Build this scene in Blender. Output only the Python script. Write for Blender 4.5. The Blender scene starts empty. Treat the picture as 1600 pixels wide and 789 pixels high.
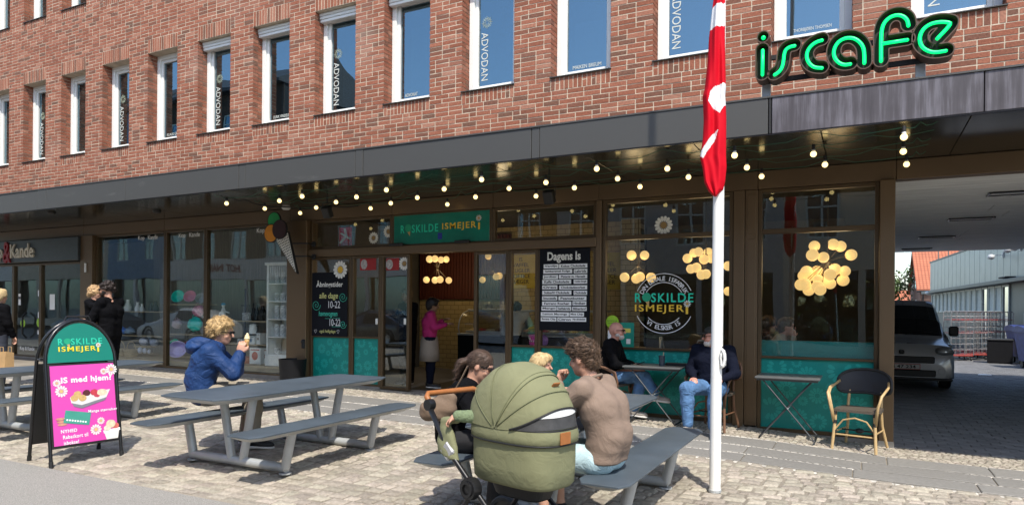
import bpy, bmesh, math, random
import numpy as np
from mathutils import Vector, Matrix, Euler
random.seed(7)
rnd = random.Random(11)
R = math.radians
SC = bpy.context.scene
COL = SC.collection

# ---------------------------------------------------------------- camera
cam = bpy.data.cameras.new('camera'); camo = bpy.data.objects.new('camera', cam); COL.objects.link(camo)
YAW = math.atan(1067.0/2091.0); ROLL = 0.0083; CZ = 1.5; FPX = 1067.0
cam.sensor_width = 36; cam.lens = 36*FPX/1600.0
cam.shift_y = (484.4-394.5)/1600.0
cam.clip_start = 0.05; cam.clip_end = 800
camo.matrix_world = (Matrix.Translation((0,0,CZ)) @ Matrix.Rotation(YAW,4,'Z') @ Matrix.Rotation(R(90),4,'X')
                     @ Matrix.Rotation(ROLL,4,'Z'))
SC.camera = camo
# ---------------------------------------------------------------- sky, sun, exposure
SUN = Vector((0.69,-1.0,1.79)).normalized()           # towards the sun
w = bpy.data.worlds.new('World'); SC.world = w; w.use_nodes = True
nt = w.node_tree; nt.nodes.clear()
sky = nt.nodes.new('ShaderNodeTexSky'); sky.sky_type = 'NISHITA'; sky.sun_disc = False
sky.sun_elevation = math.asin(SUN.z); sky.sun_rotation = math.atan2(SUN.x, SUN.y)
sky.air_density = 1.0; sky.dust_density = 1.2; sky.ozone_density = 1.0
bg = nt.nodes.new('ShaderNodeBackground'); bg.inputs['Strength'].default_value = 0.15
wo = nt.nodes.new('ShaderNodeOutputWorld')
nt.links.new(sky.outputs[0], bg.inputs[0]); nt.links.new(bg.outputs[0], wo.inputs[0])
sl = bpy.data.lights.new('sun','SUN'); sl.energy = 2.8; sl.angle = R(0.7); sl.color = (1.0,0.94,0.85)
so = bpy.data.objects.new('sun', sl); COL.objects.link(so)
so.rotation_euler = SUN.to_track_quat('Z','Y').to_euler(); so.location = (10,-15,25)
SC.view_settings.view_transform = 'Standard'; SC.view_settings.look = 'None'
SC.view_settings.gamma = 1; SC.view_settings.exposure = 0.92; SC.view_settings.use_curve_mapping = False
SC.cycles.max_bounces = 10; SC.cycles.transparent_max_bounces = 24; SC.cycles.glossy_bounces = 4
SC.cycles.sample_clamp_indirect = 6; SC.cycles.caustics_reflective = False; SC.cycles.caustics_refractive = False

# ---------------------------------------------------------------- photo pixel -> real place on a plane (survey helper)
cS, cC = math.sin(YAW), math.cos(YAW)
def uv(px,py):
    dx = px-800; dy = 484.4-py
    return (dx*math.cos(ROLL)-dy*math.sin(ROLL))/FPX, (dy*math.cos(ROLL)+dx*math.sin(ROLL))/FPX
def Wp(px,py,Y):
    u,v = uv(px,py); t = Y/(u*cS+cC); return Vector((t*(u*cC-cS), Y, CZ+v*t))
def Gp(px,py,z=0):
    u,v = uv(px,py); t = (z-CZ)/v; return Vector((t*(u*cC-cS), t*(u*cS+cC), z))
def Tp(px,py,t):
    u,v = uv(px,py); return Vector((t*(u*cC-cS), t*(u*cS+cC), CZ+v*t))
def xw(px,Y=9.2,py=480): return Wp(px,py,Y).x
_zx = [-30,-18.76,-12,-10,-7,-1.2,.35,3,60]; _zz = [.34,.305,.234,.209,.171,.047,-.056,-.08,-.08]
def gz(x,y):
    zw = float(np.interp(x,_zx,_zz))
    if y < 4: return 0.0
    if y < 9.2: return zw*(y-4)/5.2
    if x < .3: return zw
    return zw - min(1,(y-9.2)/8)*0.05 - max(0,min(1,(y-17)/12))*0.06

# ---------------------------------------------------------------- materials
_m = {}
def nodes(name):
    m = bpy.data.materials.new(name); m.use_nodes = True; t = m.node_tree
    return m, t, t.nodes['Principled BSDF'], t.nodes['Material Output']
def N(t,kind,**kw):
    n = t.nodes.new(kind)
    for k,v in kw.items():
        if k.startswith('i_'): n.inputs[k[2:].replace('_',' ')].default_value = v
        else: setattr(n,k,v)
    return n
def mat(name, col, rough=.6, metal=0., var=.12, scale=8., bump=.0, bscale=60., spec=.5, island=0., hue=0., coat=0., stretch=None, sheen=0., fold=0.):
    """procedural material: base colour mottled by noise, optional per-piece variation and bump"""
    if name in _m: return _m[name]
    m,t,b,o = nodes(name); L = t.links.new
    tc = N(t,'ShaderNodeTexCoord'); src = tc.outputs['Object']
    if stretch:
        mp = N(t,'ShaderNodeMapping'); mp.inputs['Scale'].default_value = stretch; L(src,mp.inputs[0]); src = mp.outputs[0]
    nz = N(t,'ShaderNodeTexNoise'); nz.inputs['Scale'].default_value = scale; nz.inputs['Detail'].default_value = 6; L(src,nz.inputs['Vector'])
    mr = N(t,'ShaderNodeMapRange'); mr.inputs['From Min'].default_value=.25; mr.inputs['From Max'].default_value=.75
    mr.inputs['To Min'].default_value = 1-var; mr.inputs['To Max'].default_value = 1+var; L(nz.outputs['Fac'],mr.inputs[0])
    val = mr.outputs[0]
    if island:
        g = N(t,'ShaderNodeNewGeometry'); oi = N(t,'ShaderNodeObjectInfo')
        ad = N(t,'ShaderNodeMath',operation='ADD'); L(g.outputs['Random Per Island'],ad.inputs[0]); L(oi.outputs['Random'],ad.inputs[1])
        fr = N(t,'ShaderNodeMath',operation='FRACT'); L(ad.outputs[0],fr.inputs[0])
        m2 = N(t,'ShaderNodeMapRange'); m2.inputs['To Min'].default_value=1-island; m2.inputs['To Max'].default_value=1+island; L(fr.outputs[0],m2.inputs[0])
        mu = N(t,'ShaderNodeMath',operation='MULTIPLY'); L(val,mu.inputs[0]); L(m2.outputs[0],mu.inputs[1]); val = mu.outputs[0]
    hs = N(t,'ShaderNodeHueSaturation'); hs.inputs['Color'].default_value = (*col,1); L(val,hs.inputs['Value'])
    if hue and island:
        m3 = N(t,'ShaderNodeMath',operation='MULTIPLY_ADD'); m3.inputs[1].default_value=hue; m3.inputs[2].default_value=.5-hue/2
        f2 = N(t,'ShaderNodeMath',operation='MULTIPLY'); f2.inputs[1].default_value=7.31; L(fr.outputs[0],f2.inputs[0])
        f3 = N(t,'ShaderNodeMath',operation='FRACT'); L(f2.outputs[0],f3.inputs[0]); L(f3.outputs[0],m3.inputs[0]); L(m3.outputs[0],hs.inputs['Hue'])
    L(hs.outputs[0],b.inputs['Base Color'])
    b.inputs['Roughness'].default_value = rough; b.inputs['Metallic'].default_value = metal
    b.inputs['Specular IOR Level'].default_value = spec
    if coat: b.inputs['Coat Weight'].default_value = coat; b.inputs['Coat Roughness'].default_value=.08
    if sheen: b.inputs['Sheen Weight'].default_value = sheen
    if fold:
        f1 = N(t,'ShaderNodeTexNoise'); f1.inputs['Scale'].default_value=9; f1.inputs['Detail'].default_value=3; f1.inputs['Distortion'].default_value=1.6; L(src,f1.inputs['Vector'])
        f2 = N(t,'ShaderNodeTexNoise'); f2.inputs['Scale'].default_value=190; L(src,f2.inputs['Vector'])
        fa = N(t,'ShaderNodeMath',operation='MULTIPLY_ADD'); fa.inputs[1].default_value=.05; L(f2.outputs['Fac'],fa.inputs[0]); L(f1.outputs['Fac'],fa.inputs[2])
        bp = N(t,'ShaderNodeBump'); bp.inputs['Strength'].default_value=fold; bp.inputs['Distance'].default_value=.05; L(fa.outputs[0],bp.inputs['Height']); L(bp.outputs[0],b.inputs['Normal'])
    elif bump:
        nb = N(t,'ShaderNodeTexNoise'); nb.inputs['Scale'].default_value = bscale; nb.inputs['Detail'].default_value=5; L(src,nb.inputs['Vector'])
        bp = N(t,'ShaderNodeBump'); bp.inputs['Strength'].default_value = bump; bp.inputs['Distance'].default_value=.01
        L(nb.outputs['Fac'],bp.inputs['Height']); L(bp.outputs[0],b.inputs['Normal'])
    _m[name] = m; return m
def glass(name, tint=(.75,.82,.8), refl=1.0, base=.04, rough=0.0, gcol=(.95,1,1,1)):
    """window pane: clear tinted layer plus fresnel reflection"""
    if name in _m: return _m[name]
    m,t,b,o = nodes(name); L = t.links.new; t.nodes.remove(b)
    tr = N(t,'ShaderNodeBsdfTransparent'); tr.inputs[0].default_value=(*tint,1)
    gl = N(t,'ShaderNodeBsdfGlossy'); gl.inputs['Roughness'].default_value=rough; gl.inputs[0].default_value=gcol
    gm_ = N(t,'ShaderNodeNewGeometry'); dt = N(t,'ShaderNodeVectorMath',operation='DOT_PRODUCT'); L(gm_.outputs['Incoming'],dt.inputs[0]); L(gm_.outputs['Normal'],dt.inputs[1])
    ab_ = N(t,'ShaderNodeMath',operation='ABSOLUTE'); L(dt.outputs['Value'],ab_.inputs[0]); om = N(t,'ShaderNodeMath',operation='SUBTRACT'); om.inputs[0].default_value=1; L(ab_.outputs[0],om.inputs[1])
    pw = N(t,'ShaderNodeMath',operation='POWER'); L(om.outputs[0],pw.inputs[0]); pw.inputs[1].default_value=5
    fr = N(t,'ShaderNodeMath',operation='MULTIPLY_ADD'); L(pw.outputs[0],fr.inputs[0]); fr.inputs[1].default_value=.96; fr.inputs[2].default_value=.04
    # slight waviness of the sheet
    tc = N(t,'ShaderNodeTexCoord'); nz = N(t,'ShaderNodeTexNoise'); nz.inputs['Scale'].default_value=1.1; nz.inputs['Detail'].default_value=1
    L(tc.outputs['Object'],nz.inputs['Vector']); bp = N(t,'ShaderNodeBump'); bp.inputs['Strength'].default_value=.09; bp.inputs['Distance'].default_value=.03
    L(nz.outputs['Fac'],bp.inputs['Height']); L(bp.outputs[0],gl.inputs['Normal'])
    ma = N(t,'ShaderNodeMath',operation='MULTIPLY_ADD'); ma.inputs[1].default_value=refl; ma.inputs[2].default_value=base; ma.use_clamp=True
    L(fr.outputs[0],ma.inputs[0]); mx = N(t,'ShaderNodeMixShader'); L(ma.outputs[0],mx.inputs[0]); L(tr.outputs[0],mx.inputs[1]); L(gl.outputs[0],mx.inputs[2])
    L(mx.outputs[0],o.inputs[0]); _m[name]=m; return m
def emit(name, col, s, var=0):
    if name in _m: return _m[name]
    m,t,b,o = nodes(name); b.inputs['Base Color'].default_value=(*[c*.8 for c in col],1)
    b.inputs['Emission Color'].default_value=(*col,1); b.inputs['Emission Strength'].default_value=s; b.inputs['Roughness'].default_value=.4
    _m[name]=m; return m

# ---------------------------------------------------------------- object helpers
def link(o, parent=None):
    COL.objects.link(o)
    if parent is not None:
        o.parent = parent
    return o
def tag(o, label=None, cat=None, group=None, kind=None):
    if label: o['label']=label
    if cat: o['category']=cat
    if group: o['group']=group
    if kind: o['kind']=kind
    return o
def thing(name, label, cat, loc=(0,0,0), rotz=0, group=None):
    o = bpy.data.objects.new(name,None); COL.objects.link(o); o.location=loc; o.rotation_euler=(0,0,rotz); o.empty_display_size=.1
    return tag(o,label,cat,group)
def copy_tree(o, loc=None, rotz=None, parent=None):
    c = o.copy(); COL.objects.link(c)
    if parent is not None: c.parent = parent
    if loc is not None: c.location = loc
    if rotz is not None: c.rotation_euler = (0,0,rotz)
    for ch in list(o.children): copy_tree(ch, parent=c)
    return c
class MB:
    def __init__(s): s.v=[]; s.f=[]; s.m=[]; s.cur=0
    def add(s, vs, fs, M=None):
        b=len(s.v)
        if M is not None: vs=[M@Vector(p) for p in vs]
        s.v += [tuple(p) for p in vs]; s.f += [tuple(b+i for i in f) for f in fs]; s.m += [s.cur]*len(fs); return s
    def box(s,x0,y0,z0,x1,y1,z1,M=None):
        return s.add([(x0,y0,z0),(x1,y0,z0),(x1,y1,z0),(x0,y1,z0),(x0,y0,z1),(x1,y0,z1),(x1,y1,z1),(x0,y1,z1)],
              [(0,3,2,1),(4,5,6,7),(0,1,5,4),(1,2,6,5),(2,3,7,6),(3,0,4,7)],M)
    def bevbox(s,x0,y0,z0,x1,y1,z1,b=.01,M=None):
        """box with chamfered edges all round"""
        xs=(x0,x1); ys=(y0,y1); zs=(z0,z1); vs=[]; idx={}
        for i in (0,1):
            for j in (0,1):
                for k in (0,1):
                    sx=1 if i==0 else -1; sy=1 if j==0 else -1; sz=1 if k==0 else -1
                    idx[i,j,k,'x']=len(vs); vs.append((xs[i],ys[j]+sy*b,zs[k]+sz*b))
                    idx[i,j,k,'y']=len(vs); vs.append((xs[i]+sx*b,ys[j],zs[k]+sz*b))
                    idx[i,j,k,'z']=len(vs); vs.append((xs[i]+sx*b,ys[j]+sy*b,zs[k]))
        I=lambda *a: idx[a]; fs=[]
        for i in (0,1):
            fs.append((I(i,0,0,'x'),I(i,1,0,'x'),I(i,1,1,'x'),I(i,0,1,'x'))); fs.append((I(0,i,0,'y'),I(1,i,0,'y'),I(1,i,1,'y'),I(0,i,1,'y')))
            fs.append((I(0,0,i,'z'),I(1,0,i,'z'),I(1,1,i,'z'),I(0,1,i,'z')))
            for j in (0,1):
                fs.append((I(i,j,0,'x'),I(i,j,1,'x'),I(i,j,1,'y'),I(i,j,0,'y')))
                fs.append((I(i,0,j,'x'),I(i,1,j,'x'),I(i,1,j,'z'),I(i,0,j,'z')))
                fs.append((I(0,i,j,'y'),I(1,i,j,'y'),I(1,i,j,'z'),I(0,i,j,'z')))
                for k in (0,1): fs.append((I(i,j,k,'x'),I(i,j,k,'y'),I(i,j,k,'z')))
        return s.add(vs,fs,M)
    def prism(s,poly,d0,d1,axis='z',M=None):
        n=len(poly)
        def P(p,d): return {'z':(p[0],p[1],d),'y':(p[0],d,p[1]),'x':(d,p[0],p[1])}[axis]
        return s.add([P(p,d0) for p in poly]+[P(p,d1) for p in poly],
             [tuple(range(n))[::-1],tuple(range(n,2*n))]+[(i,(i+1)%n,n+(i+1)%n,n+i) for i in range(n)],M)
    def tube(s,path,r,n=8,caps=True,M=None,closed=False,flat=1.0):
        path=[Vector(p) for p in path]; rs=r if isinstance(r,(list,tuple)) else [r]*len(path)
        vs=[];fs=[]; up=None; m=len(path)
        for i,p in enumerate(path):
            if closed: d=(path[(i+1)%m]-path[i-1])
            else: d=(path[min(i+1,m-1)]-path[max(i-1,0)])
            d=d.normalized() if d.length>1e-9 else Vector((0,0,1))
            if up is None:
                up=Vector((0,0,1)) if abs(d.z)<.9 else Vector((1,0,0))
            a=(up-d*up.dot(d))
            if a.length<1e-5: a=Vector((1,0,0)).cross(d)
            a.normalize(); up=a; b=d.cross(a)
            for k in range(n):
                t=2*math.pi*k/n; vs.append(p+(a*math.cos(t)*flat+b*math.sin(t))*rs[i])
        for i in range(m if closed else m-1):
            j=(i+1)%m
            for k in range(n):
                k2=(k+1)%n; fs.append((i*n+k,i*n+k2,j*n+k2,j*n+k))
        if caps and not closed: fs.append(tuple(range(n))[::-1]); fs.append(tuple((m-1)*n+k for k in range(n)))
        return s.add(vs,fs,M)
    def lathe(s,prof,n=16,M=None,a0=0,a1=2*math.pi):
        full=abs(a1-a0-2*math.pi)<1e-6; vs=[];fs=[]; q=n if full else n+1
        for r,z in prof:
            for k in range(q):
                t=a0+(a1-a0)*k/n; vs.append((r*math.cos(t),r*math.sin(t),z))
        for i in range(len(prof)-1):
            for k in range(n):
                k2=(k+1)%q; fs.append((i*q+k,i*q+k2,(i+1)*q+k2,(i+1)*q+k))
        return s.add(vs,fs,M)
    def sphere(s,c,r,n=12,m=8,M=None):
        rr=r if isinstance(r,(tuple,list)) else (r,r,r); vs=[];fs=[]
        for i in range(m+1):
            ph=math.pi*i/m
            for k in range(n):
                t=2*math.pi*k/n; vs.append((c[0]+rr[0]*math.sin(ph)*math.cos(t),c[1]+rr[1]*math.sin(ph)*math.sin(t),c[2]-rr[2]*math.cos(ph)))
        for i in range(m):
            for k in range(n):
                k2=(k+1)%n; fs.append((i*n+k,i*n+k2,(i+1)*n+k2,(i+1)*n+k))
        return s.add(vs,fs,M)
    def disc(s,c,r,n=16,M=None,ry=None):   # facing -Y
        ry=ry or r
        return s.add([(c[0]+r*math.cos(2*math.pi*k/n),c[1],c[2]+ry*math.sin(2*math.pi*k/n)) for k in range(n)],[tuple(range(n))],M)
    def mesh(s,name,mats,smooth=False):
        me=bpy.data.meshes.new(name); me.from_pydata(s.v,[],s.f)
        for q in (mats if isinstance(mats,(list,tuple)) else [mats]): me.materials.append(q)
        if any(s.m): me.polygons.foreach_set('material_index',s.m)
        if smooth:
            me.polygons.foreach_set('use_smooth',[True]*len(s.f))
            if smooth is not True: me.set_sharp_from_angle(angle=R(smooth))
        me.update(); return me
    def build(s,name,mats,parent=None,smooth=False,loc=None,rot=None,**tags):
        o=bpy.data.objects.new(name,s.mesh(name,mats,smooth)); link(o,parent)
        if loc is not None: o.location=loc
        if rot is not None: o.rotation_euler=rot
        return tag(o,**tags)
def text_mesh(s, size=.1, bold=0., align='CENTER', width=None, ext=.0015, shear=0, space=1.0, res=3, height=None):
    c=bpy.data.curves.new('lettering','FONT'); c.body=s; c.size=size; c.align_x=align; c.align_y='CENTER'; c.offset=bold; c.extrude=ext
    c.shear=shear; c.space_character=space; c.resolution_u=res
    o=bpy.data.objects.new('tmp',c); me=bpy.data.meshes.new_from_object(o)
    bpy.data.objects.remove(o); bpy.data.curves.remove(c)
    if width and len(me.vertices):
        co=np.empty(len(me.vertices)*3); me.vertices.foreach_get('co',co); co=co.reshape(-1,3)
        x0,x1=co[:,0].min(),co[:,0].max(); k=width/(x1-x0)
        co[:,0]*=k
        if height: co[:,1]=(co[:,1]-(co[:,1].min()+co[:,1].max())/2)*height/(co[:,1].max()-co[:,1].min())
        me.vertices.foreach_set('co',co.ravel())
    return me
def text(name, s, m, parent, loc, rot=(R(90),0,0), **kw):
    me=text_mesh(s,**kw); me.materials.clear(); me.materials.append(m); me.name=name
    o=bpy.data.objects.new(name,me); link(o,parent); o.location=loc; o.rotation_euler=rot; return o
def join_meshes(name, items, parent=None, loc=None, rot=None):
    """items: (mesh, matrix, material) -> one object"""
    bm=bmesh.new(); mats=[]
    for me,M,m in items:
        if m not in mats: mats.append(m)
        n0=len(bm.verts); f0=len(bm.faces); bm.from_mesh(me); bm.verts.ensure_lookup_table(); bm.faces.ensure_lookup_table()
        for v in bm.verts[n0:]: v.co=M@v.co
        for f in bm.faces[f0:]: f.material_index=mats.index(m)
    me=bpy.data.meshes.new(name); bm.to_mesh(me); bm.free()
    for m in mats: me.materials.append(m)
    o=bpy.data.objects.new(name,me); link(o,parent)
    if loc is not None: o.location=loc
    if rot is not None: o.rotation_euler=rot
    return o
def ch(c): return tuple(((x/255)/12.92 if x/255<=.04045 else ((x/255+.055)/1.055)**2.4) for x in c)
# ================================================================ brick building
def brick_material():
    m,t,b,o = nodes('brick'); L=t.links.new
    g=N(t,'ShaderNodeNewGeometry'); oi=N(t,'ShaderNodeObjectInfo')
    ad=N(t,'ShaderNodeMath',operation='ADD'); L(g.outputs['Random Per Island'],ad.inputs[0]); L(oi.outputs['Random'],ad.inputs[1])
    fr=N(t,'ShaderNodeMath',operation='FRACT'); L(ad.outputs[0],fr.inputs[0])
    cr=N(t,'ShaderNodeValToRGB'); e=cr.color_ramp.elements
    e[0].position=0; e[0].color=(.17,.085,.055,1); e[1].position=1; e[1].color=(.37,.175,.115,1)
    for p,c in ((.12,(.20,.085,.055)),(.2,(.245,.088,.05)),(.5,(.29,.103,.06)),(.85,(.325,.125,.075))):
        q=e.new(p); q.color=(*c,1)
    L(fr.outputs[0],cr.inputs[0])
    tc=N(t,'ShaderNodeTexCoord'); src=g.outputs['Position']
    nz=N(t,'ShaderNodeTexNoise'); nz.inputs['Scale'].default_value=45; nz.inputs['Detail'].default_value=6; L(src,nz.inputs['Vector'])
    n2=N(t,'ShaderNodeTexNoise'); n2.inputs['Scale'].default_value=.9; n2.inputs['Detail'].default_value=6; L(src,n2.inputs['Vector'])
    r1=N(t,'ShaderNodeMapRange'); r1.inputs[1].default_value=.3; r1.inputs[2].default_value=.7; r1.inputs[3].default_value=.78; r1.inputs[4].default_value=1.2; L(nz.outputs['Fac'],r1.inputs[0])
    hs=N(t,'ShaderNodeHueSaturation'); L(cr.outputs[0],hs.inputs['Color']); L(r1.outputs[0],hs.inputs['Value'])
    # efflorescence: pale bloom in large weathered patches
    r2=N(t,'ShaderNodeMapRange'); r2.inputs[1].default_value=.56; r2.inputs[2].default_value=.8; r2.inputs[3].default_value=0; r2.inputs[4].default_value=.30; L(n2.outputs['Fac'],r2.inputs[0])
    mx=N(t,'ShaderNodeMix',data_type='RGBA'); L(r2.outputs[0],mx.inputs['Factor']); L(hs.outputs[0],mx.inputs['A']); mx.inputs['B'].default_value=(.42,.33,.27,1)
    L(mx.outputs['Result'],b.inputs['Base Color']); b.inputs['Roughness'].default_value=.85; b.inputs['Specular IOR Level'].default_value=.3
    bp=N(t,'ShaderNodeBump'); bp.inputs['Strength'].default_value=.5; bp.inputs['Distance'].default_value=.006; L(nz.outputs['Fac'],bp.inputs['Height']); L(bp.outputs[0],b.inputs['Normal'])
    return m
M_brick=brick_material()
M_mortar=mat('mortar',(.57,.48,.36),.95,var=.2,scale=6,bump=.4,bscale=90)
M_white=mat('white_paint',(.80,.80,.76),.45,var=.04,scale=3,bump=.03)
M_sill=mat('sill_metal',(.10,.095,.085),.4,.6)
M_bronze=mat('bronze_metal',(.105,.068,.034),.38,.35,var=.12,scale=1.5)
M_bronze2=mat('bronze_panel',(.15,.098,.052),.42,.3,var=.10,scale=1.2)
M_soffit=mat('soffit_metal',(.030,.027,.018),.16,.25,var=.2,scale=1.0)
M_black=mat('black_matt',(.012,.012,.012),.6)
M_blackgl=mat('black_gloss',(.010,.010,.012),.25)
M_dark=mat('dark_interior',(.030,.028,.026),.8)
M_upglass=glass('office_glass',(.22,.36,.45),2.2,.18,gcol=(.62,.88,1,1))
M_glass=glass('shop_glass',(.96,.98,.97),1.15,.01)
M_glassdoor=glass('door_glass',(.70,.72,.70),1.6,.05)
M_zinc=None
def zinc():
    m,t,b,o=nodes('weathered_zinc'); L=t.links.new
    g=N(t,'ShaderNodeTexCoord'); mp=N(t,'ShaderNodeMapping'); mp.inputs['Scale'].default_value=(9,1,.55); L(g.outputs['Object'],mp.inputs[0])
    nz=N(t,'ShaderNodeTexNoise'); nz.inputs['Scale'].default_value=2.2; nz.inputs['Detail'].default_value=8; nz.inputs['Roughness'].default_value=.65; L(mp.outputs[0],nz.inputs['Vector'])
    n2=N(t,'ShaderNodeTexNoise'); n2.inputs['Scale'].default_value=1.4; n2.inputs['Detail'].default_value=5; L(g.outputs['Object'],n2.inputs['Vector'])
    cr=N(t,'ShaderNodeValToRGB'); e=cr.color_ramp.elements; e[0].position=.36; e[0].color=(.052,.046,.050,1); e[1].position=.72; e[1].color=(.24,.23,.26,1)
    q=e.new(.5); q.color=(.085,.077,.084,1)
    ad=N(t,'ShaderNodeMath',operation='MULTIPLY_ADD'); ad.inputs[1].default_value=.45; L(n2.outputs['Fac'],ad.inputs[0])
    m2=N(t,'ShaderNodeMath',operation='MULTIPLY'); m2.inputs[1].default_value=.6; L(nz.outputs['Fac'],m2.inputs[0]); L(m2.outputs[0],ad.inputs[2])
    L(ad.outputs[0],cr.inputs[0]); L(cr.outputs[0],b.inputs['Base Color']); b.inputs['Roughness'].default_value=.5; b.inputs['Metallic'].default_value=.25
    return m
M_zinc=zinc()
def streaky(name,col,rough,metal,amt):
    m,t,b,o=nodes(name); L=t.links.new
    g=N(t,'ShaderNodeTexCoord'); mp=N(t,'ShaderNodeMapping'); mp.inputs['Scale'].default_value=(1.2,1,7); L(g.outputs['Object'],mp.inputs[0])
    nz=N(t,'ShaderNodeTexNoise'); nz.inputs['Scale'].default_value=1.1; nz.inputs['Detail'].default_value=8; nz.inputs['Roughness'].default_value=.7; L(mp.outputs[0],nz.inputs['Vector'])
    r=N(t,'ShaderNodeMapRange'); r.inputs[1].default_value=.62; r.inputs[2].default_value=.80; r.inputs[3].default_value=0; r.inputs[4].default_value=amt; L(nz.outputs['Fac'],r.inputs[0])
    mx=N(t,'ShaderNodeMix',data_type='RGBA'); L(r.outputs[0],mx.inputs['Factor']); mx.inputs['A'].default_value=(*col,1); mx.inputs['B'].default_value=(.32,.31,.29,1)
    L(mx.outputs['Result'],b.inputs['Base Color']); b.inputs['Roughness'].default_value=rough; b.inputs['Metallic'].default_value=metal; return m
M_fascia=streaky('fascia_metal',(.082,.081,.075),.45,.25,.4)

YB=8.67; YW=9.2
building=thing('brick_building','long red brick office block with a dark canopy over its ground floor shops','building',(0,YB,0))
def bb(mb,name,mats,parent=building,**kw):      # build geometry given in world coordinates as child of a thing placed without rotation
    root=parent
    off=Vector((0,0,0)); p=parent
    while p is not None: off+=Vector(p.location); p=p.parent
    mb.v=[(v[0]-off.x,v[1]-off.y,v[2]-off.z) for v in mb.v]
    return mb.build(name,mats,parent,**kw)
def btext(name,s,m,parent,loc,**kw):
    off=Vector((0,0,0)); p=parent
    while p is not None: off+=Vector(p.location); p=p.parent
    return text(name,s,m,parent,Vector(loc)-off,**kw)
C_=1/15.0                    # brick course
XL,XR=-20.2,4.6; K0,K1=55,148
openings=[]                  # (x0, x1, k0, k1)
for fl in (0,1):
    for j in range(-12,5):
        x0=-2.41+1.44*j
        openings.append((x0,x0+.864,71+47*fl,97+47*fl))
opx=sorted({round(o[0],4) for o in openings})
bricks=[]                    # (x0,x1,z0,z1,depth)
def k0_any(cuts,x): return any(op and (abs(a-x)<1e-6 or abs(b-x)<1e-6) for a,b,op in cuts)
r_b=random.Random(5)
for k in range(K0,K1):
    z0=k*C_; z1=z0+C_
    cuts=[]
    for (a,b_,k0,k1) in openings:
        if k0-3<=k<k0 or k0<=k<k1 or k1<=k<k1+4: cuts.append((a,b_,k0<=k<k1))
    cuts.sort(); x=XL; ivs=[]
    for a,b_,_ in cuts:
        ivs.append((x,a)); x=b_
    ivs.append((x,XR))
    ph=[0,.12,.36,.24,.60,.72,.48,.84][(k*3+(k//4))%8]+(.12 if k%2 else 0)
    for (a,b_) in ivs:
        if b_-a<.05: continue
        # pattern edges inside the interval
        ed=[a]; n=math.floor((a-ph)/1.08)-1; pos=ph+n*1.08; seq=(.24,.24,.24,.24,.12); i=0
        while pos<b_:
            if pos>a+.05 and pos<b_-.05 and pos-ed[-1]>.05: ed.append(pos)
            pos+=seq[i%5]; i+=1
        ed.append(b_)
        if k0_any(cuts,a): ed[0]-=.0062
        if k0_any(cuts,b_): ed[-1]+=.0062
        for p,q in zip(ed,ed[1:]): bricks.append([p,q,z0,z1,.108])
    for a,b_,op in cuts:
        if op:               # bricks returning into the reveals
            bricks.append([a-.10,a+.0062,z0,z1,'r']); bricks.append([b_-.0062,b_+.10,z0,z1,'r'])
for (a,b_,k0,k1) in openings:                       # soldier courses under sill and over opening
    n=13; wd=(b_-a)/n
    for i in range(n):
        if r_b.random()<.45:
            bricks.append([a+i*wd,a+(i+1)*wd,(k0-3)*C_,(k0-1.5)*C_,.108]); bricks.append([a+i*wd,a+(i+1)*wd,(k0-1.5)*C_,k0*C_-.02,.108])
        else: bricks.append([a+i*wd,a+(i+1)*wd,(k0-3)*C_,k0*C_-.02,.108])
        bricks.append([a+i*wd,a+(i+1)*wd,k1*C_,(k1+4)*C_,.235])
def brick_shape(x0,x1,z0,z1,d,y=0.,rng=r_b):
    g=.0062; e=.0018; j=lambda: rng.uniform(-e,e)
    X0,X1,Z0,Z1=x0+g,x1-g,z0+g,z1-g
    vs=[(X0+j(),y+j(),Z0+j()),(X1+j(),y+j(),Z0+j()),(X1+j(),y+j(),Z1+j()),(X0+j(),y+j(),Z1+j()),(X0,y+d,Z0),(X1,y+d,Z0),(X1,y+d,Z1),(X0,y+d,Z1)]
    return vs,[(0,1,2,3),(4,5,1,0),(5,6,2,1),(6,7,3,2),(7,4,0,3)]
def project(P):
    d=Vector(P)-Vector((0,0,CZ)); rx=d.x*cC+d.y*cS; F=-d.x*cS+d.y*cC
    return 800+FPX*rx/F, 484.4-FPX*d.z/F, F
def showing(bk):
    x=(bk[0]+bk[1])/2; z=(bk[2]+bk[3])/2; px,py,F=project((x,YB,z))
    if bk[4]=='r' or not(-5<px<1605 and -5<py) : return 0
    if (z-CZ)*7.2/YB+CZ<3.63: return 0        # behind the canopy edge
    return (bk[1]-bk[0])*(bk[3]-bk[2])/F**2
order=sorted(range(len(bricks)),key=lambda i:-showing(bricks[i])); big=set(order[:300])
wall=MB(); bcache={}
for i,bk in enumerate(bricks):
    if i in big:
        key=(round(bk[1]-bk[0],2),round(bk[3]-bk[2],2),r_b.randrange(3))
        if key not in bcache:
            mb=MB(); mb.add(*brick_shape(-key[0]/2,key[0]/2,-key[1]/2,key[1]/2,.1)); bcache[key]=mb.mesh('brick',M_brick)
        o=bpy.data.objects.new('brick',bcache[key]); link(o,building); o.location=((bk[0]+bk[1])/2,r_b.uniform(-.0012,.0012),(bk[2]+bk[3])/2)
        o.scale=((bk[1]-bk[0])/key[0],1,(bk[3]-bk[2])/key[1])
    elif bk[4]=='r': wall.add(*brick_shape(bk[0],bk[1],bk[2],bk[3],.125,.112))
    else: wall.add(*brick_shape(bk[0],bk[1],bk[2],bk[3],bk[4],r_b.uniform(-.0012,.0012)))
wall.build('brick_wall',M_brick,building,kind='stuff')
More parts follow.
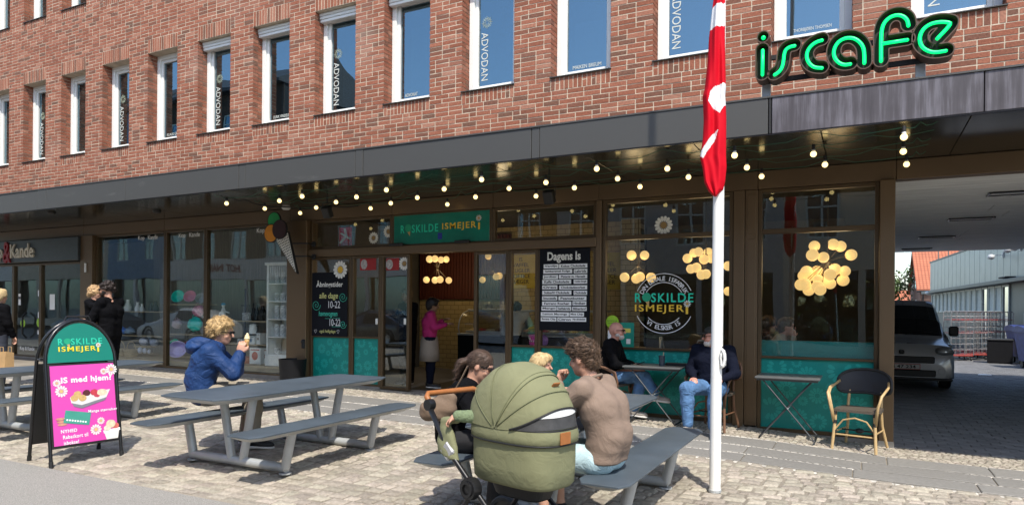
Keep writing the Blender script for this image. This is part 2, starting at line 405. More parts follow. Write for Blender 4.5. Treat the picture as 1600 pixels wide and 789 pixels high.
# mortar bed behind the bricks (walls between openings, 7 mm back), wall core
mo=MB(); yb=YB+.003; zt=K1*C_; zb=K0*C_
bands=[(K0,68,False),(68,101,True),(101,115,False),(115,148,True)]
for (ka,kb,has) in bands:
    if not has: mo.box(XL,yb,ka*C_,XR,yb+.22,kb*C_); continue
    k0=ka+3; k1=kb-4
    mo.box(XL,yb,ka*C_,XR,yb+.22,k0*C_-.02); mo.box(XL,yb,k1*C_,XR,yb+.22,kb*C_)
    x=XL
    for a in opx:
        mo.box(x,yb,k0*C_-.02,a-.008,yb+.23,k1*C_); x=a+.864+.008
    mo.box(x,yb,k0*C_-.02,XR,yb+.23,k1*C_)
bb(mo,'mortar_joints',M_mortar)
core=MB(); core.box(XL,YB+.9,3.7,XR,YB+6,zt); core.box(XL,YB+.24,zt-.02,XR,YB+6,zt+.15); core.box(XR-.3,YB+.24,3.4,XR,YB+6,zt)
core.box(XL,YB+.24,3.4,XL+.3,YB+6,zt)
bb(core,'office_interior',M_dark)
# office windows
M_blind=mat('office_blind',(.22,.25,.26),.8)
M_vinyl=mat('white_vinyl',(.60,.63,.58),.5,var=.03); M_vinylg=mat('pale_green_vinyl',(.62,.70,.52),.5,var=.03)
def aster(size,mb=None):
    mb=mb or MB()
    for q in range(8):
        Mx=Matrix.Rotation(q*math.pi/4,4,'Y')
        mb.box(-.008*size,-.001,.10*size,.008*size,.001,.46*size,Mx)
        for s in (-1,1): mb.box(-.008*size,-.001,0,.008*size,.001,.20*size,Mx@Matrix.Translation((0,0,.22*size))@Matrix.Rotation(s*.75,4,'Y'))
    return mb
names={-3:'ADVOKAT',-1:'MAIKEN BREUM',1:'THORBJØRN THOMSEN',-5:'ULRIK VINDELEV',-7:'KLAUS GREVE'}
for (a,b_,k0,k1) in openings:
    j=round((a+2.41)/1.44); z0=k0*C_; z1=k1*C_; fl=0 if k0==71 else 1
    px,py,F=project((a+.4,YB,z0))
    mb=MB(); y=YB+.20; top=z1
    fw=.085
    mb.bevbox(a+.004,y,z0,a+fw,y+.12,top,.004); mb.bevbox(b_-fw,y,z0,b_-.004,y+.12,top,.004)
    mb.bevbox(a+fw,y,z0,b_-fw,y+.12,z0+.06,.004); mb.bevbox(a+fw,y,top-fw,b_-fw,y+.12,top-.002,.004)
    s=.055                                                     # sash
    mb.bevbox(a+fw,y+.035,z0+.06,a+fw+s,y+.1,top-fw,.006); mb.bevbox(b_-fw-s,y+.035,z0+.06,b_-fw,y+.1,top-fw,.006)
    mb.bevbox(a+fw+s,y+.035,z0+.06,b_-fw-s,y+.1,z0+.06+s,.006); mb.bevbox(a+fw+s,y+.035,top-fw-s,b_-fw-s,y+.1,top-fw,.006)
    wn=bb(mb,'window',M_white)
    g=MB(); g.box(a+fw+s,y+.07,z0+.06+s,b_-fw-s,y+.078,top-fw-s); bb(g,'pane',M_upglass,wn)
    bl=MB(); bl.box(a+fw+s-.01,y+.35,z0+.06,b_-fw-s+.01,y+.355,top-.02-(.8 if (j%3) else .35)); 
    if j>=-6: bb(bl,'blind',M_blind,wn)
    sm=MB(); sm.prism([(YB-.028,z0-.022),(YB-.028,z0-.012),(YB+.21,z0+.004),(YB+.21,z0-.016)],a-.01,b_+.01,'x'); bb(sm,'sill',M_sill,wn)
    if fl==0 and j in (-6,-5,-4,-3):
        sb=MB(); zt2=z1-.003
        for q in range(3): sb.bevbox(a+.006,YB+.09+.012*q,zt2-.05*(q+1),b_-.006,YB+.20,zt2-.05*q-.004,.004)
        bb(sb,'blind_box',M_white,wn)
    if fl==0:
        yy=y+.066
        if j%2==0:
            t=btext('lettering','ADVODAN',M_vinyl,wn,(a+.235,yy,z0+.20+.36),rot=(R(90),R(90),0),size=.16,width=.72,height=.115,ext=.0006)
            ab=aster(.2); ab.v=[(v[0]+a+.27,v[1]+yy,v[2]+z0+.20+.72+.15) for v in ab.v]; bb(ab,'flower_mark',M_vinylg,wn)
        elif j in names:
            wd={'ADVOKAT':.24}.get(names[j],.42)
            btext('lettering',names[j],M_vinyl,wn,(a+.20+wd/2 + (0.02),yy,z0+.175),size=.05,width=wd,height=.052,ext=.0006)
# ---------------------------------------------------------------- canopy
YF=7.2; ZF0,ZF1=3.27,3.625
xs=[-20.2,-15.9,-13.484,-13.2,-10.923-.0,-8.261,-8.128,-6.055,-5.925,-3.44,-3.333,-.83,-.80,.952,2.75,4.6]
for a,b_ in zip(xs,xs[1:]):
    mb=MB(); g=.004; dy=r_b.uniform(-.004,.004)
    mb.bevbox(a+g,YF+dy,ZF0,b_-g,YF+.05+dy,ZF1,.003)
    mt=M_zinc if a>=-.81 else (M_black if a==-.83 else M_fascia)
    bb(mb,'fascia_panel',mt)
cap=MB(); cap.box(XL,YF-.012,ZF1+.001,4.6,YF+.09,ZF1+.018); bb(cap,'fascia_cap',M_fascia)
rf=MB(); rf.box(XL,YF+.055,ZF1-.05,4.6,YB+.1,ZF1-.005); bb(rf,'canopy_roof',mat('roofing_felt',(.08,.08,.075),.9,bump=.3))
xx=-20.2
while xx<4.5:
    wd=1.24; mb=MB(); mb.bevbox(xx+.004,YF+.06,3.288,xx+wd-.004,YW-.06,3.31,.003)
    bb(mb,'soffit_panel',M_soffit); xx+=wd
lip=MB(); lip.box(XL,YF+.002,ZF0-.012,4.6,YF+.06,ZF0-.002); bb(lip,'canopy_edge_trim',M_blackgl)
# beam at the shopfront head
xx=XL
for b_ in (-15.3,-12.6,-9.15,-6.9,-5.0,-3.3,-1.17,.36,2.5,4.6):
    mb=MB(); mb.bevbox(xx+.003,YW-.07,3.06,b_-.003,YW+.12,3.284,.004); bb(mb,'beam_cladding',M_bronze2); xx=b_
up=MB(); up.box(XL,YW+.125,3.07,.34,YW+.3,3.6); bb(up,'lintel',M_dark)
# ---------------------------------------------------------------- shopfront
M_teal=mat('teal_vinyl',(.004,.255,.215),.38,var=.05,scale=2); M_teal2=mat('teal_vinyl_light',(.02,.37,.31),.38,var=.05)
M_tealdeep=mat('teal_sign',(.003,.20,.135),.3)
M_green=mat('logo_green',(.02,.72,.46),.5,var=.03); M_yellow=mat('logo_yellow',(.95,.60,.05),.5,var=.03); M_cone=mat('logo_cone',(.62,.40,.15),.6,var=.1,scale=40)
M_pureyellow=mat('bright_yellow',(.85,.70,.03),.5,var=.02)
M_petal=mat('petal_white',(.80,.79,.72),.5,var=.03); M_eye=mat('daisy_eye',(.70,.36,.05),.5)
def daisy(mb,cx,cz,r,y,n=12,hole=.32,rot=0.):
    for q in range(n):
        a=2*math.pi*q/n+rot; ca,sa=math.cos(a),math.sin(a); pts=[]
        for (u_,v_) in ((hole*1.18,0),(.55,.13),(.85,.17),(1.0,.07),(1.0,-.07),(.85,-.17),(.55,-.13)):
            pts.append((cx+r*(u_*ca-v_*sa),y,cz+r*(u_*sa+v_*ca)))
        mb.add(pts,[tuple(range(7))[::-1]])
    return mb
def ring(mb,cx,cz,r0,r1,y,n=20,a0=0,a1=2*math.pi):
    vs=[];fs=[]
    for q in range(n+1):
        a=a0+(a1-a0)*q/n; vs+= [(cx+r0*math.cos(a),y,cz+r0*math.sin(a)),(cx+r1*math.cos(a),y,cz+r1*math.sin(a))]
    for q in range(n): fs.append((2*q,2*q+1,2*q+3,2*q+2))
    return mb.add(vs,[f[::-1] for f in fs])
def daisies(x0,x1,z0,z1,seed,y):
    rg=random.Random(seed); mb=MB(); placed=[]; H=z1-z0
    for tries in range(900):
        big_=rg.random(); r=rg.choice([.145,.12,.10] if tries<150 else [.075,.06] if tries<500 else [.032,.028])
        r*=min(1,(H/.85))
        cx=rg.uniform(x0+r*.4,x1-r*.4); cz=rg.uniform(z0+r*.5,z1-r*.5)
        if all((cx-a)**2+(cz-b)**2>(r+c+.018)**2 for a,b,c in placed): placed.append((cx,cz,r))
        if len(placed)>(x1-x0)*H*21: break
    for cx,cz,r in placed:
        if cx-r<x0 or cx+r>x1 or cz-r<z0 or cz+r>z1:
            t=MB(); daisy(t,cx,cz,r,y,rot=rg.random())
            for f in t.f:
                if all(x0<t.v[i][0]<x1 and z0<t.v[i][2]<z1 for i in f): mb.add([t.v[i] for i in f],[tuple(range(len(f)))])
        elif r<.04: ring(mb,cx,cz,r*.35,r,y,10)
        else: daisy(mb,cx,cz,r,y,rot=rg.random()); ring(mb,cx,cz,r*.30,r*.42,y-.0004,14)
    return mb
bayn=[0]
def bay(x0,x1,zb,zt,bars=(),dado=None,fw=.045,gm=None,name='shop_window',gl=True):
    """window bay: frame > panes (+ printed dado panel)"""
    gm=gm or M_glass; ya,yb_=YW-.045,YW+.045; mb=MB(); bayn[0]+=1
    mb.bevbox(x0,ya,zb,x0+fw,yb_,zt,.004); mb.bevbox(x1-fw,ya,zb,x1,yb_,zt,.004)
    mb.bevbox(x0+fw,ya,zb,x1-fw,yb_,zb+fw,.004); mb.bevbox(x0+fw,ya,zt-fw,x1-fw,yb_,zt,.004)
    zs=[zb+fw]
    if dado: mb.bevbox(x0+fw,ya+.005,dado,x1-fw,yb_-.005,dado+.03,.003); zs+=[dado,dado+.03]
    for z in bars: mb.bevbox(x0+fw,ya,z-.03,x1-fw,yb_,z+.03,.004); zs+=[z-.03,z+.03]
    zs.append(zt-fw); fr=bb(mb,name,M_bronze)
    for q in range(0,len(zs),2):
        p=MB(); p.box(x0+fw,YW-.004,zs[q],x1-fw,YW+.004,zs[q+1])
        if dado and q==0:
            bb(p,'dado_panel',M_teal,fr)
            d=daisies(x0+fw+.01,x1-fw-.01,zs[0]+.01,zs[1]-.01,bayn[0]*7,YW-.0055); bb(d,'daisy_print',M_teal2,fr,kind='stuff')
        elif gl: bb(p,'pane',gm,fr)
    return fr
bays={}
gl_='shop_window'
for nm,x0,x1,zb in (('k0',-20.0,-18.13,.31),('k1',-18.13,-17.0,.30),('k2',-17.0,-15.34,.30)):
    bays[nm]=bay(x0,x1,zb,2.5,name='glass_door' if nm!='k2' else gl_)
bays['k3']=bay(-14.9,-12.6,.28,3.055); bays['k4']=bay(-12.595,-11.41,.27,3.055); bays['k5']=bay(-11.405,-9.17,.25,3.055)
bays['a1']=bay(-8.69,-7.77,.20,2.40,dado=1.0); bays['a2']=bay(-7.765,-7.14,.19,2.40,dado=1.0)
bays['u1']=bay(-8.69,-6.92,2.54,3.055); bays['u2']=bay(-6.915,-5.03,2.54,3.055); bays['u3']=bay(-5.025,-3.34,2.54,3.055)
bays['d1']=bay(-7.135,-6.56,.17,2.40,name='sliding_door',gm=M_glassdoor); bays['d2']=bay(-5.34,-4.74,.14,2.40,name='sliding_door',gm=M_glassdoor)
bays['a3']=bay(-4.735,-4.25,.11,2.40,dado=.95); bays['a4']=bay(-4.245,-3.34,.10,2.40,dado=.95)
bays['big']=bay(-3.25,-1.47,.06,3.055,bars=(2.52,),dado=.97,fw=.05); bays['w5']=bay(-1.165,.19,.005,3.055,bars=(2.52,),dado=.92,fw=.045)
hd=MB(); hd.bevbox(-8.70,YW-.10,2.405,-3.33,YW+.06,2.535,.006); bb(hd,'door_header',M_bronze2)
for x in (-6.75,-5.5):
    s_=MB(); s_.bevbox(x-.13,YW-.17,2.53,x+.13,YW-.101,2.575,.01); s_.sphere((x+.06,YW-.172,2.55),.008,8,5); bb(s_,'door_sensor',M_black)
# piers and columns
for (a,b_,y0,z0) in ((-15.335,-14.905,9.08,.27),(-9.165,-8.70,9.06,.2),(-3.335,-3.255,9.12,.08)):
    mb=MB(); mb.bevbox(a,y0,z0,b_,YW+.15,3.056,.006); bb(mb,'pier',M_bronze2)
cl=MB(); cl.bevbox(-1.465,9.13,.02,-1.33,YW+.2,3.056,.005); cl.bevbox(-1.325,9.15,.02,-1.17,YW+.2,3.056,.005)
cl.bevbox(-1.30,9.145,2.49,-1.195,9.16,3.0,.004); cl.bevbox(-1.30,9.145,.1,-1.195,9.16,2.43,.004); bb(cl,'column',M_bronze2)
cl=MB(); cl.bevbox(.194,9.06,-.06,.352,YW+.3,3.056,.008); bb(cl,'column',M_bronze2)
pl=MB(); pl.box(.190,9.055,-.075,.358,YW+.31,.012); bb(pl,'column_foot',mat('concrete',(.33,.31,.27),.9,bump=.3))
# plinths under the windows
for (a,b_,zt_) in ((-20.0,-15.34,.31),(-14.9,-9.17,.27),(-8.69,-7.14,.20),(-7.135,-4.74,.15),(-4.735,-3.255,.10),(-3.25,-1.17,.06),(-1.165,.19,.005)):
    mb=MB(); mb.box(a,YW-.05,-.2,b_,YW+.3,zt_-.001); bb(mb,'plinth',mat('plinth_stone',(.25,.23,.20),.9,bump=.3))
# small lock box, alarm and mail details on the brown pier
for (px,py,w_,h_) in ((474,537,.07,.16),):
    p=Wp(px,py,9.05); mb=MB(); mb.bevbox(p.x-w_/2,9.03,p.z-h_/2,p.x+w_/2,9.06,p.z+h_/2,.01); mb.sphere((p.x,9.025,p.z+.04),.03,10,6); bb(mb,'lock_fitting',M_black)
p=Wp(421,422,9.05) if False else Vector((-15.12,9.07,2.35)); mb=MB(); mb.bevbox(p.x-.03,9.055,p.z-.1,p.x+.03,9.08,p.z+.1,.008); bb(mb,'door_bell',M_white)

# small dish downlights in the left part of the soffit
for px,py in ((447,325),(80,332),(245,330)):
    q=Gp(px,py,3.28); mb=MB(); mb.lathe([(.0,-.035),(.055,-.035),(.075,-.012),(.078,.004)],16); mb.v=[(v[0]+q.x,v[1]+q.y,v[2]+3.283) for v in mb.v]; bb(mb,'downlight',M_white if px==447 else M_black,smooth=30)

# ---------------------------------------------------------------- rooms behind the glass
M_floor=mat('dark_floor',(.05,.045,.04),.35,var=.2,scale=4); M_wood=mat('pale_wood',(.42,.30,.17),.5,var=.15,scale=5,stretch=(1,1,8))
def tile_mat(name,c1,c2,mort,w_=.20,h_=.10):
    m,t,b,o=nodes(name); L=t.links.new; tc=N(t,'ShaderNodeTexCoord'); mp=N(t,'ShaderNodeMapping'); mp.inputs['Rotation'].default_value=(R(90),0,0); L(tc.outputs['Object'],mp.inputs[0])
    br=N(t,'ShaderNodeTexBrick'); br.inputs['Color1'].default_value=(*c1,1); br.inputs['Color2'].default_value=(*c2,1); br.inputs['Mortar'].default_value=(*mort,1)
    br.inputs['Scale'].default_value=1; br.inputs['Mortar Size'].default_value=.006; br.inputs['Brick Width'].default_value=w_; br.inputs['Row Height'].default_value=h_
    L(mp.outputs[0],br.inputs[0]); L(br.outputs[0],b.inputs['Base Color']); b.inputs['Roughness'].default_value=.25
    bp=N(t,'ShaderNodeBump'); bp.inputs['Strength'].default_value=.3; bp.inputs['Distance'].default_value=.004; bp.invert=True; L(br.outputs['Fac'],bp.inputs['Height']); L(bp.outputs[0],b.inputs['Normal']); return m
M_tile=tile_mat('metro_tiles',(.50,.39,.19),(.44,.34,.16),(.22,.17,.09))
M_tileg=tile_mat('grey_metro_tiles',(.36,.34,.28),(.33,.31,.25),(.15,.14,.12))
rm=MB(); rm.box(-19.9,9.26,.0,.30,14.6,.14); bb(rm,'floor',M_floor)
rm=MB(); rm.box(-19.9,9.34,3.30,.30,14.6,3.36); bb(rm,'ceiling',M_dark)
rm=MB(); rm.box(-9.15,13.2,.14,-3.9,13.35,3.3); bb(rm,'tiled_wall',M_tile)
for q_ in ((-4.1,14.4,.14,.30,14.5,3.3),(-9.25,9.3,.14,-9.16,13.3,3.3),(.22,9.55,.0,.30,14.4,3.3),(-19.9,12.2,.14,-9.25,12.3,3.3),(-19.95,9.3,.1,-19.9,12.3,3.3)):
    rm=MB(); rm.box(*q_); bb(rm,'inner_wall',mat('inner_wall_paint',(.10,.095,.085),.8) if q_[0]>-9.3 else mat('shop_wall_paint',(.16,.155,.14),.8))
rm=MB(); rm.box(-4.2,12.9,.14,-3.8,13.19,3.3); bb(rm,'tiled_pier',M_tileg)
# ================================================================ ground
M_bed=mat('joint_sand',(.27,.235,.185),.95,var=.75,scale=.4,bump=.5,bscale=120)
M_sett=mat('granite_sett',(.335,.298,.240),.9,var=.30,scale=22,bump=1.0,bscale=45,island=.24,hue=.03,spec=.2)
M_slab=mat('granite_slab',(.215,.205,.185),.8,var=.14,scale=30,bump=.25,bscale=120,island=.10)
M_asph=mat('asphalt',(.30,.285,.255),.95,var=.42,scale=120,bump=.8,bscale=160,spec=.2)
M_block=mat('concrete_block',(.15,.15,.15),.75,var=.2,scale=6,bump=.3,bscale=80,island=.18)
M_blockbed=mat('block_joint',(.06,.058,.055),.95)
def sheet(name,xs,ys,dz,m,kind='structure',zf=gz):
    mb=MB(); nx=len(xs)
    for y in ys:
        for x in xs: mb.v.append((x,y,zf(x,y)+dz))
    for j in range(len(ys)-1):
        for i in range(nx-1): mb.f.append((j*nx+i,j*nx+i+1,(j+1)*nx+i+1,(j+1)*nx+i)); mb.m.append(0)
    return mb.build(name,m,None,kind=kind) if kind else mb
xsg=[-400,-100,-30,-24,-18.76,-15,-12,-10,-7,-4,-1.2,.35,3,8,20,60,400]
sheet('ground',xsg,[-400,-60,-20,-8,0,3.7,5,7,9.2,9.35,13,17.2,22,29,45,100,500],-.03,mat('far_ground',(.22,.21,.19),.9,var=.2,scale=.6,bump=.2))
sheet('road',xsg[2:-2],[-6.5,-2,0,3.70],-.002,M_asph)
paving=sheet('paving',[-26,-24,-18.76,-15,-12,-10,-7,-4,-1.2,.35,3,8],[3.70,4,5,6,7,8,9.2],-.010,M_bed)
def stone(x0,y0,x1,y1,h,rg,z=None,inset=.016,drop=.010,jit=.007):
    """one paving stone: low dome top with worn edges"""
    j=lambda: rg.uniform(-jit,jit)
    c=[(x0+j(),y0+j()),(x1+j(),y0+j()),(x1+j(),y1+j()),(x0+j(),y1+j())]
    mx=sum(p[0] for p in c)/4; my=sum(p[1] for p in c)/4; sx=(x1-x0)/2; sy=(y1-y0)/2
    zz=[ (gz(p[0],p[1]) if z is None else z)+h for p in c]
    vs=[(p[0],p[1],q-.035) for p,q in zip(c,zz)]+[(p[0],p[1],q-drop) for p,q in zip(c,zz)]
    vs+=[(mx+(p[0]-mx)*(1-inset/sx),my+(p[1]-my)*(1-inset/sy),q+rg.uniform(-.002,.002)) for p,q in zip(c,zz)]
    vs.append((mx,my,sum(zz)/4+.003))
    fs=[(i,(i+1)%4,4+(i+1)%4,4+i) for i in range(4)]+[(4+i,4+(i+1)%4,8+(i+1)%4,8+i) for i in range(4)]+[(8+i,8+(i+1)%4,12) for i in range(4)]
    return vs,fs,(mx,my,sum(zz)/4)
rg=random.Random(3); stones=[]
y=3.72
while y<7.02:
    d=rg.uniform(.10,.15); x=-2.15*(y+d)-.6+rg.uniform(0,.1); xe=.27*y+.35
    while x<xe:
        wd=rg.uniform(.10,.19)
        g=.016
        yo=.012*math.sin(x*2.1+y*1.3)
        stones.append((x+g*.5,y+g*.5+yo,x+wd-g*.5,y+d-g*.5+yo,rg.uniform(-.004,.004))); x+=wd
    y+=d
y=8.42                                     # fine mosaic by the wall
while y<9.10:
    d=rg.uniform(.055,.07); x=-15; xe=2.2
    while x<xe:
        wd=rg.uniform(.055,.085); stones.append((x+.004,y+.004,x+wd-.004,y+d-.004,rg.uniform(-.003,.002))); x+=wd
    y+=d
def vis(x,y):
    px,py,F=project((x,y,gz(x,y)))
    if F<.5 or not(-2<px<1602 and py<792): return 0
    return 1/F**3
idx=sorted(range(len(stones)),key=lambda i:-vis(stones[i][0]/2+stones[i][2]/2,stones[i][1]/2+stones[i][3]/2)*(stones[i][2]-stones[i][0]))
bigs=set(idx[:300]); mass=MB(); variants=[]
for q in range(12):
    vs,fs,_=stone(-.066,-.052,.066,.052,0,rg,z=0,jit=.006); mb=MB(); mb.add(vs,fs); variants.append(mb.mesh('sett',M_sett))
for i,s_ in enumerate(stones):
    small=s_[3]-s_[1]<.07
    if i in bigs:
        cx,cy=(s_[0]+s_[2])/2,(s_[1]+s_[3])/2; o=bpy.data.objects.new('sett',rg.choice(variants)); link(o,paving)
        o.location=(cx,cy,gz(cx,cy)+s_[4]); o.scale=((s_[2]-s_[0])/.132,(s_[3]-s_[1])/.104,1)
        o.rotation_euler=(rg.uniform(-.02,.02),rg.uniform(-.02,.02),rg.uniform(-.03,.03))
    else:
        vs,fs,_=stone(*s_[:4],s_[4]-(0.004 if small else 0),rg,inset=.010 if small else .016,drop=.006 if small else .010,jit=.003 if small else .007); mass.add(vs,fs)
mo_=mass.build('setts',M_sett,paving,kind='stuff')
# three rows of long granite slabs
for (ya,yb_) in ((7.10,7.44),(7.50,7.86),(7.93,8.36)):
    x=-15+rg.uniform(0,.5)
    while x<2.3:
        wd=rg.choice([.9,1.0,1.1,1.2]); mb=MB(); x1=min(x+wd,2.6); zc=gz((x+x1)/2,(ya+yb_)/2)
        vs,fs,_=stone(x+.006,ya,x1-.006,yb_,.002,rg,inset=.008,drop=.004,jit=.003); mb.add(vs,fs); mb.build('paving_slab',M_slab,paving); x=x1
# rough chips packed between the slab rows
mb=MB()
for (ya,yb_) in ((7.02,7.09),(7.445,7.495),(7.865,7.925),(8.365,8.415)):
    x=-15
    while x<2.3:
        wd=rg.uniform(.04,.08); mb.add(*stone(x,ya+rg.uniform(0,.01),x+wd-.006,yb_-rg.uniform(0,.01),-.004,rg,inset=.008,drop=.005,jit=.003)[:2]); x+=wd
mb.build('stone_chips',mat('pale_chips',(.50,.47,.41),.9,var=.2,island=.2,bump=.4),paving,kind='stuff')
# passage paving
passage=sheet('passage_paving',[-.3,.30,1.2,2,3,5.2,9,14],[9.16,9.5,10.5,12,14,17.2,20,23,26,29,33,60],-.012,M_blockbed)
rows=[]; y=9.17; r=0; blocks=[]
while y<30:
    x=.36-(.12 if r%2 else 0); d=.155
    while x<min(5.1 if y<20.2 else 9,.19*y+.6):
        wd=.235; x0=max(x,.36)
        if x+wd-x0>.04 and x>.02*y-.2: blocks.append((x0+.003,y+.003,x+wd-.003,y+d-.003,rg.uniform(-.003,.003)))
        x+=wd
    y+=d; r+=1
blocks.sort(key=lambda b:-vis((b[0]+b[2])/2,b[1])); mass=MB(); bv=[]
for q in range(6):
    vs,fs,_=stone(-.114,-.0745,.114,.0745,0,rg,z=0,inset=.007,drop=.005,jit=.002); mb=MB(); mb.add(vs,fs); bv.append(mb.mesh('paving_block',M_block))
for i,b_ in enumerate(blocks):
    if i<300:
        cx,cy=(b_[0]+b_[2])/2,(b_[1]+b_[3])/2; o=bpy.data.objects.new('paving_block',rg.choice(bv)); link(o,passage); o.location=(cx,cy,gz(cx,cy)+b_[4]); o.scale=((b_[2]-b_[0])/.229,1,1)
    else:
        vs,fs,_=stone(*b_[:4],b_[4],rg,inset=.007,drop=.005,jit=.002); mass.add(vs[4:],[tuple(q-4 for q in f) for f in fs[4:]])
mass.build('paving_blocks',M_block,passage,kind='stuff')

# ================================================================ passage through the building
M_ceil=mat('ceiling_plank',(.82,.84,.83),.5,.0,var=.15,scale=2,stretch=(.6,6,1))
M_grey=mat('grey_cladding',(.13,.15,.145),.5,.3,var=.08,scale=2)
r2=random.Random(8); y=9.33
while y<20.2:
    x=.36 if y<14.7 else -.24; off=r2.uniform(1.2,3.0); d=.66
    for (a,b_) in ((x,x+off),(x+off,5.2)):
        mb=MB(); mb.bevbox(a+.004,y+.004,3.068,b_-.004,min(y+d,20.2)-.004,3.09,.004); bb(mb,'ceiling_panel',M_ceil)
    y+=d
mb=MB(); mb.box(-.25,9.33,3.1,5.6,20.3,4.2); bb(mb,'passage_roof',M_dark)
M_lamp=mat('lamp_lens',(.55,.56,.55),.3); 
for px,py in ((1590,301),(1517,342),(1463,370.5),(1432,389)):
    q=Gp(px,py,3.06); fr=MB()
    fr.bevbox(q.x-.32,q.y-.14,3.045,q.x+.32,q.y-.11,3.067,.003); fr.bevbox(q.x-.32,q.y+.11,3.045,q.x+.32,q.y+.14,3.067,.003)
    fr.bevbox(q.x-.32,q.y-.11,3.045,q.x-.29,q.y+.11,3.067,.003); fr.bevbox(q.x+.29,q.y-.11,3.045,q.x+.32,q.y+.11,3.067,.003)
    f=bb(fr,'recessed_lamp',M_blackgl); l=MB(); l.box(q.x-.288,q.y-.108,3.056,q.x+.288,q.y+.108,3.066); bb(l,'lens',M_lamp,f)
mb=MB(); mb.box(.303,9.52,-.3,.345,14.7,3.06); bb(mb,'passage_wall',mat('passage_wall_paint',(.55,.55,.53),.8,bump=.1))
mb=MB(); mb.box(5.2,9.15,-.3,5.6,20.2,3.28); bb(mb,'passage_wall',mat('passage_wall_pale',(.6,.6,.58),.8,bump=.1))
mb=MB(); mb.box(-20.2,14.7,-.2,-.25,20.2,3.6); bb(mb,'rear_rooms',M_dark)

# ================================================================ yard behind: annex
M_annexg=glass('annex_glass',(.35,.42,.45),1.6,.30)
ann=thing('annex_building','low grey panel clad annex with a row of narrow windows beyond the passage','building',(5.76,33.2,-.2))
ang=math.atan2(52.6-33.2,4.04-5.76)      # runs away from the street
def aloc(s,d,z): return (s,d,z)
A=Matrix.Rotation(ang,4,'Z'); Ai=A
def ab(mb,name,m,**kw):                  # annex local: s along wall (away), d>0 = outside? use d<0 outside
    mb.v=[tuple(A@Vector(v)) for v in mb.v]; return mb.build(name,m,ann,**kw)
# in local frame x=along the wall away from the street, y=left of that = towards the yard (-X world)
mb=MB(); mb.box(-14,-8,0,19.5,-.10,5.0); ab(mb,'wall',M_grey)
M_panel=mat('annex_panel',(.30,.335,.325),.4,.3,var=.10,scale=1.5)
s=-14
while s<19.4:
    mb=MB(); mb.bevbox(s+.02,-.10,3.12,min(s+1.0,19.5)-.02,-.04,5.03,.01); ab(mb,'cladding_panel',M_panel); s+=1.0
mb=MB(); mb.bevbox(-14,-.1,2.98,19.6,.45,3.14,.01); ab(mb,'ledge',M_grey)
mb=MB(); mb.bevbox(-14,-.12,5.02,19.6,.0,5.10,.01); ab(mb,'roof_edge',M_grey)
s=2.2; i=0
M_curt=mat('pale_screen',(.50,.56,.55),.6); 
while s<19:
    w_=1.0; tall=i in (0,3); zb=.2 if tall else 1.78
    mb=MB(); 
    for (a,b_,c,d) in ((s,s+.08,zb,2.97),(s+w_-.08,s+w_,zb,2.97),(s+.08,s+w_-.08,zb,zb+.08),(s+.08,s+w_-.08,2.88,2.97)): mb.bevbox(a,-.10,c,b_,-.03,d,.008)
    wn=ab(mb,'window',mat('grey_frame',(.42,.47,.46),.4,.3)); 
    g=MB(); g.box(s+.08,-.085,zb+.08,s+w_-.08,-.08,2.88); ab(g,'pane',M_annexg if tall else M_curt).parent=wn
    s+=w_+.12; i+=1
mb=MB()
for (a,b_,c,d) in ((.0,.12,.2,2.5),(1.1,1.22,.2,2.5),(.12,1.1,2.4,2.5)): mb.bevbox(a-2.2,-.10,c,b_-2.2,-.03,d,.008)
dr=ab(mb,'door',mat('grey_frame',(.3,.3,.3))); g=MB(); g.box(-2.08,-.09,.2,-1.1,-.08,2.4); ab(g,'door_leaf',mat('navy_door',(.03,.05,.10),.4)).parent=dr
for s_,z_ in ((3.0,4.25),(.6,4.35),(-.3,4.35)):
    cmt=MB(); cmt.bevbox(s_-.05,-.04,z_-.1,s_+.05,.02,z_+.15,.01); cmt.box(s_-.02,.02,z_,s_+.02,.4,z_+.03); cmt.sphere((s_,.42,z_-.05),(.14,.14,.12),10,6); ab(cmt,'security_camera',M_lamp,smooth=40)
mb=MB(); mb.bevbox(1.2,-.04,3.2,2.2,.35,3.27,.02); ab(mb,'floodlight',M_black); mb=MB(); mb.bevbox(-.2,-.10,1.15,.05,-.0,1.75,.01); ab(mb,'switch_box',M_lamp)
mb=MB(); mb.sphere((17.5,.3,3.0),(.45,.3,.14),12,6); ab(mb,'wall_lamp',M_lamp,smooth=True)
for s_ in (4,7,10,13,16,19):
    mb=MB(); mb.tube([(s_,-.4,5.0),(s_,-.4,5.9)],.03,6); ab(mb,'rail_post',M_grey)
mb=MB(); mb.tube([(3,-.4,5.9),(19.4,-.4,5.9)],.03,6); ab(mb,'roof_rail',mat('red_rail',(.45,.12,.08)))

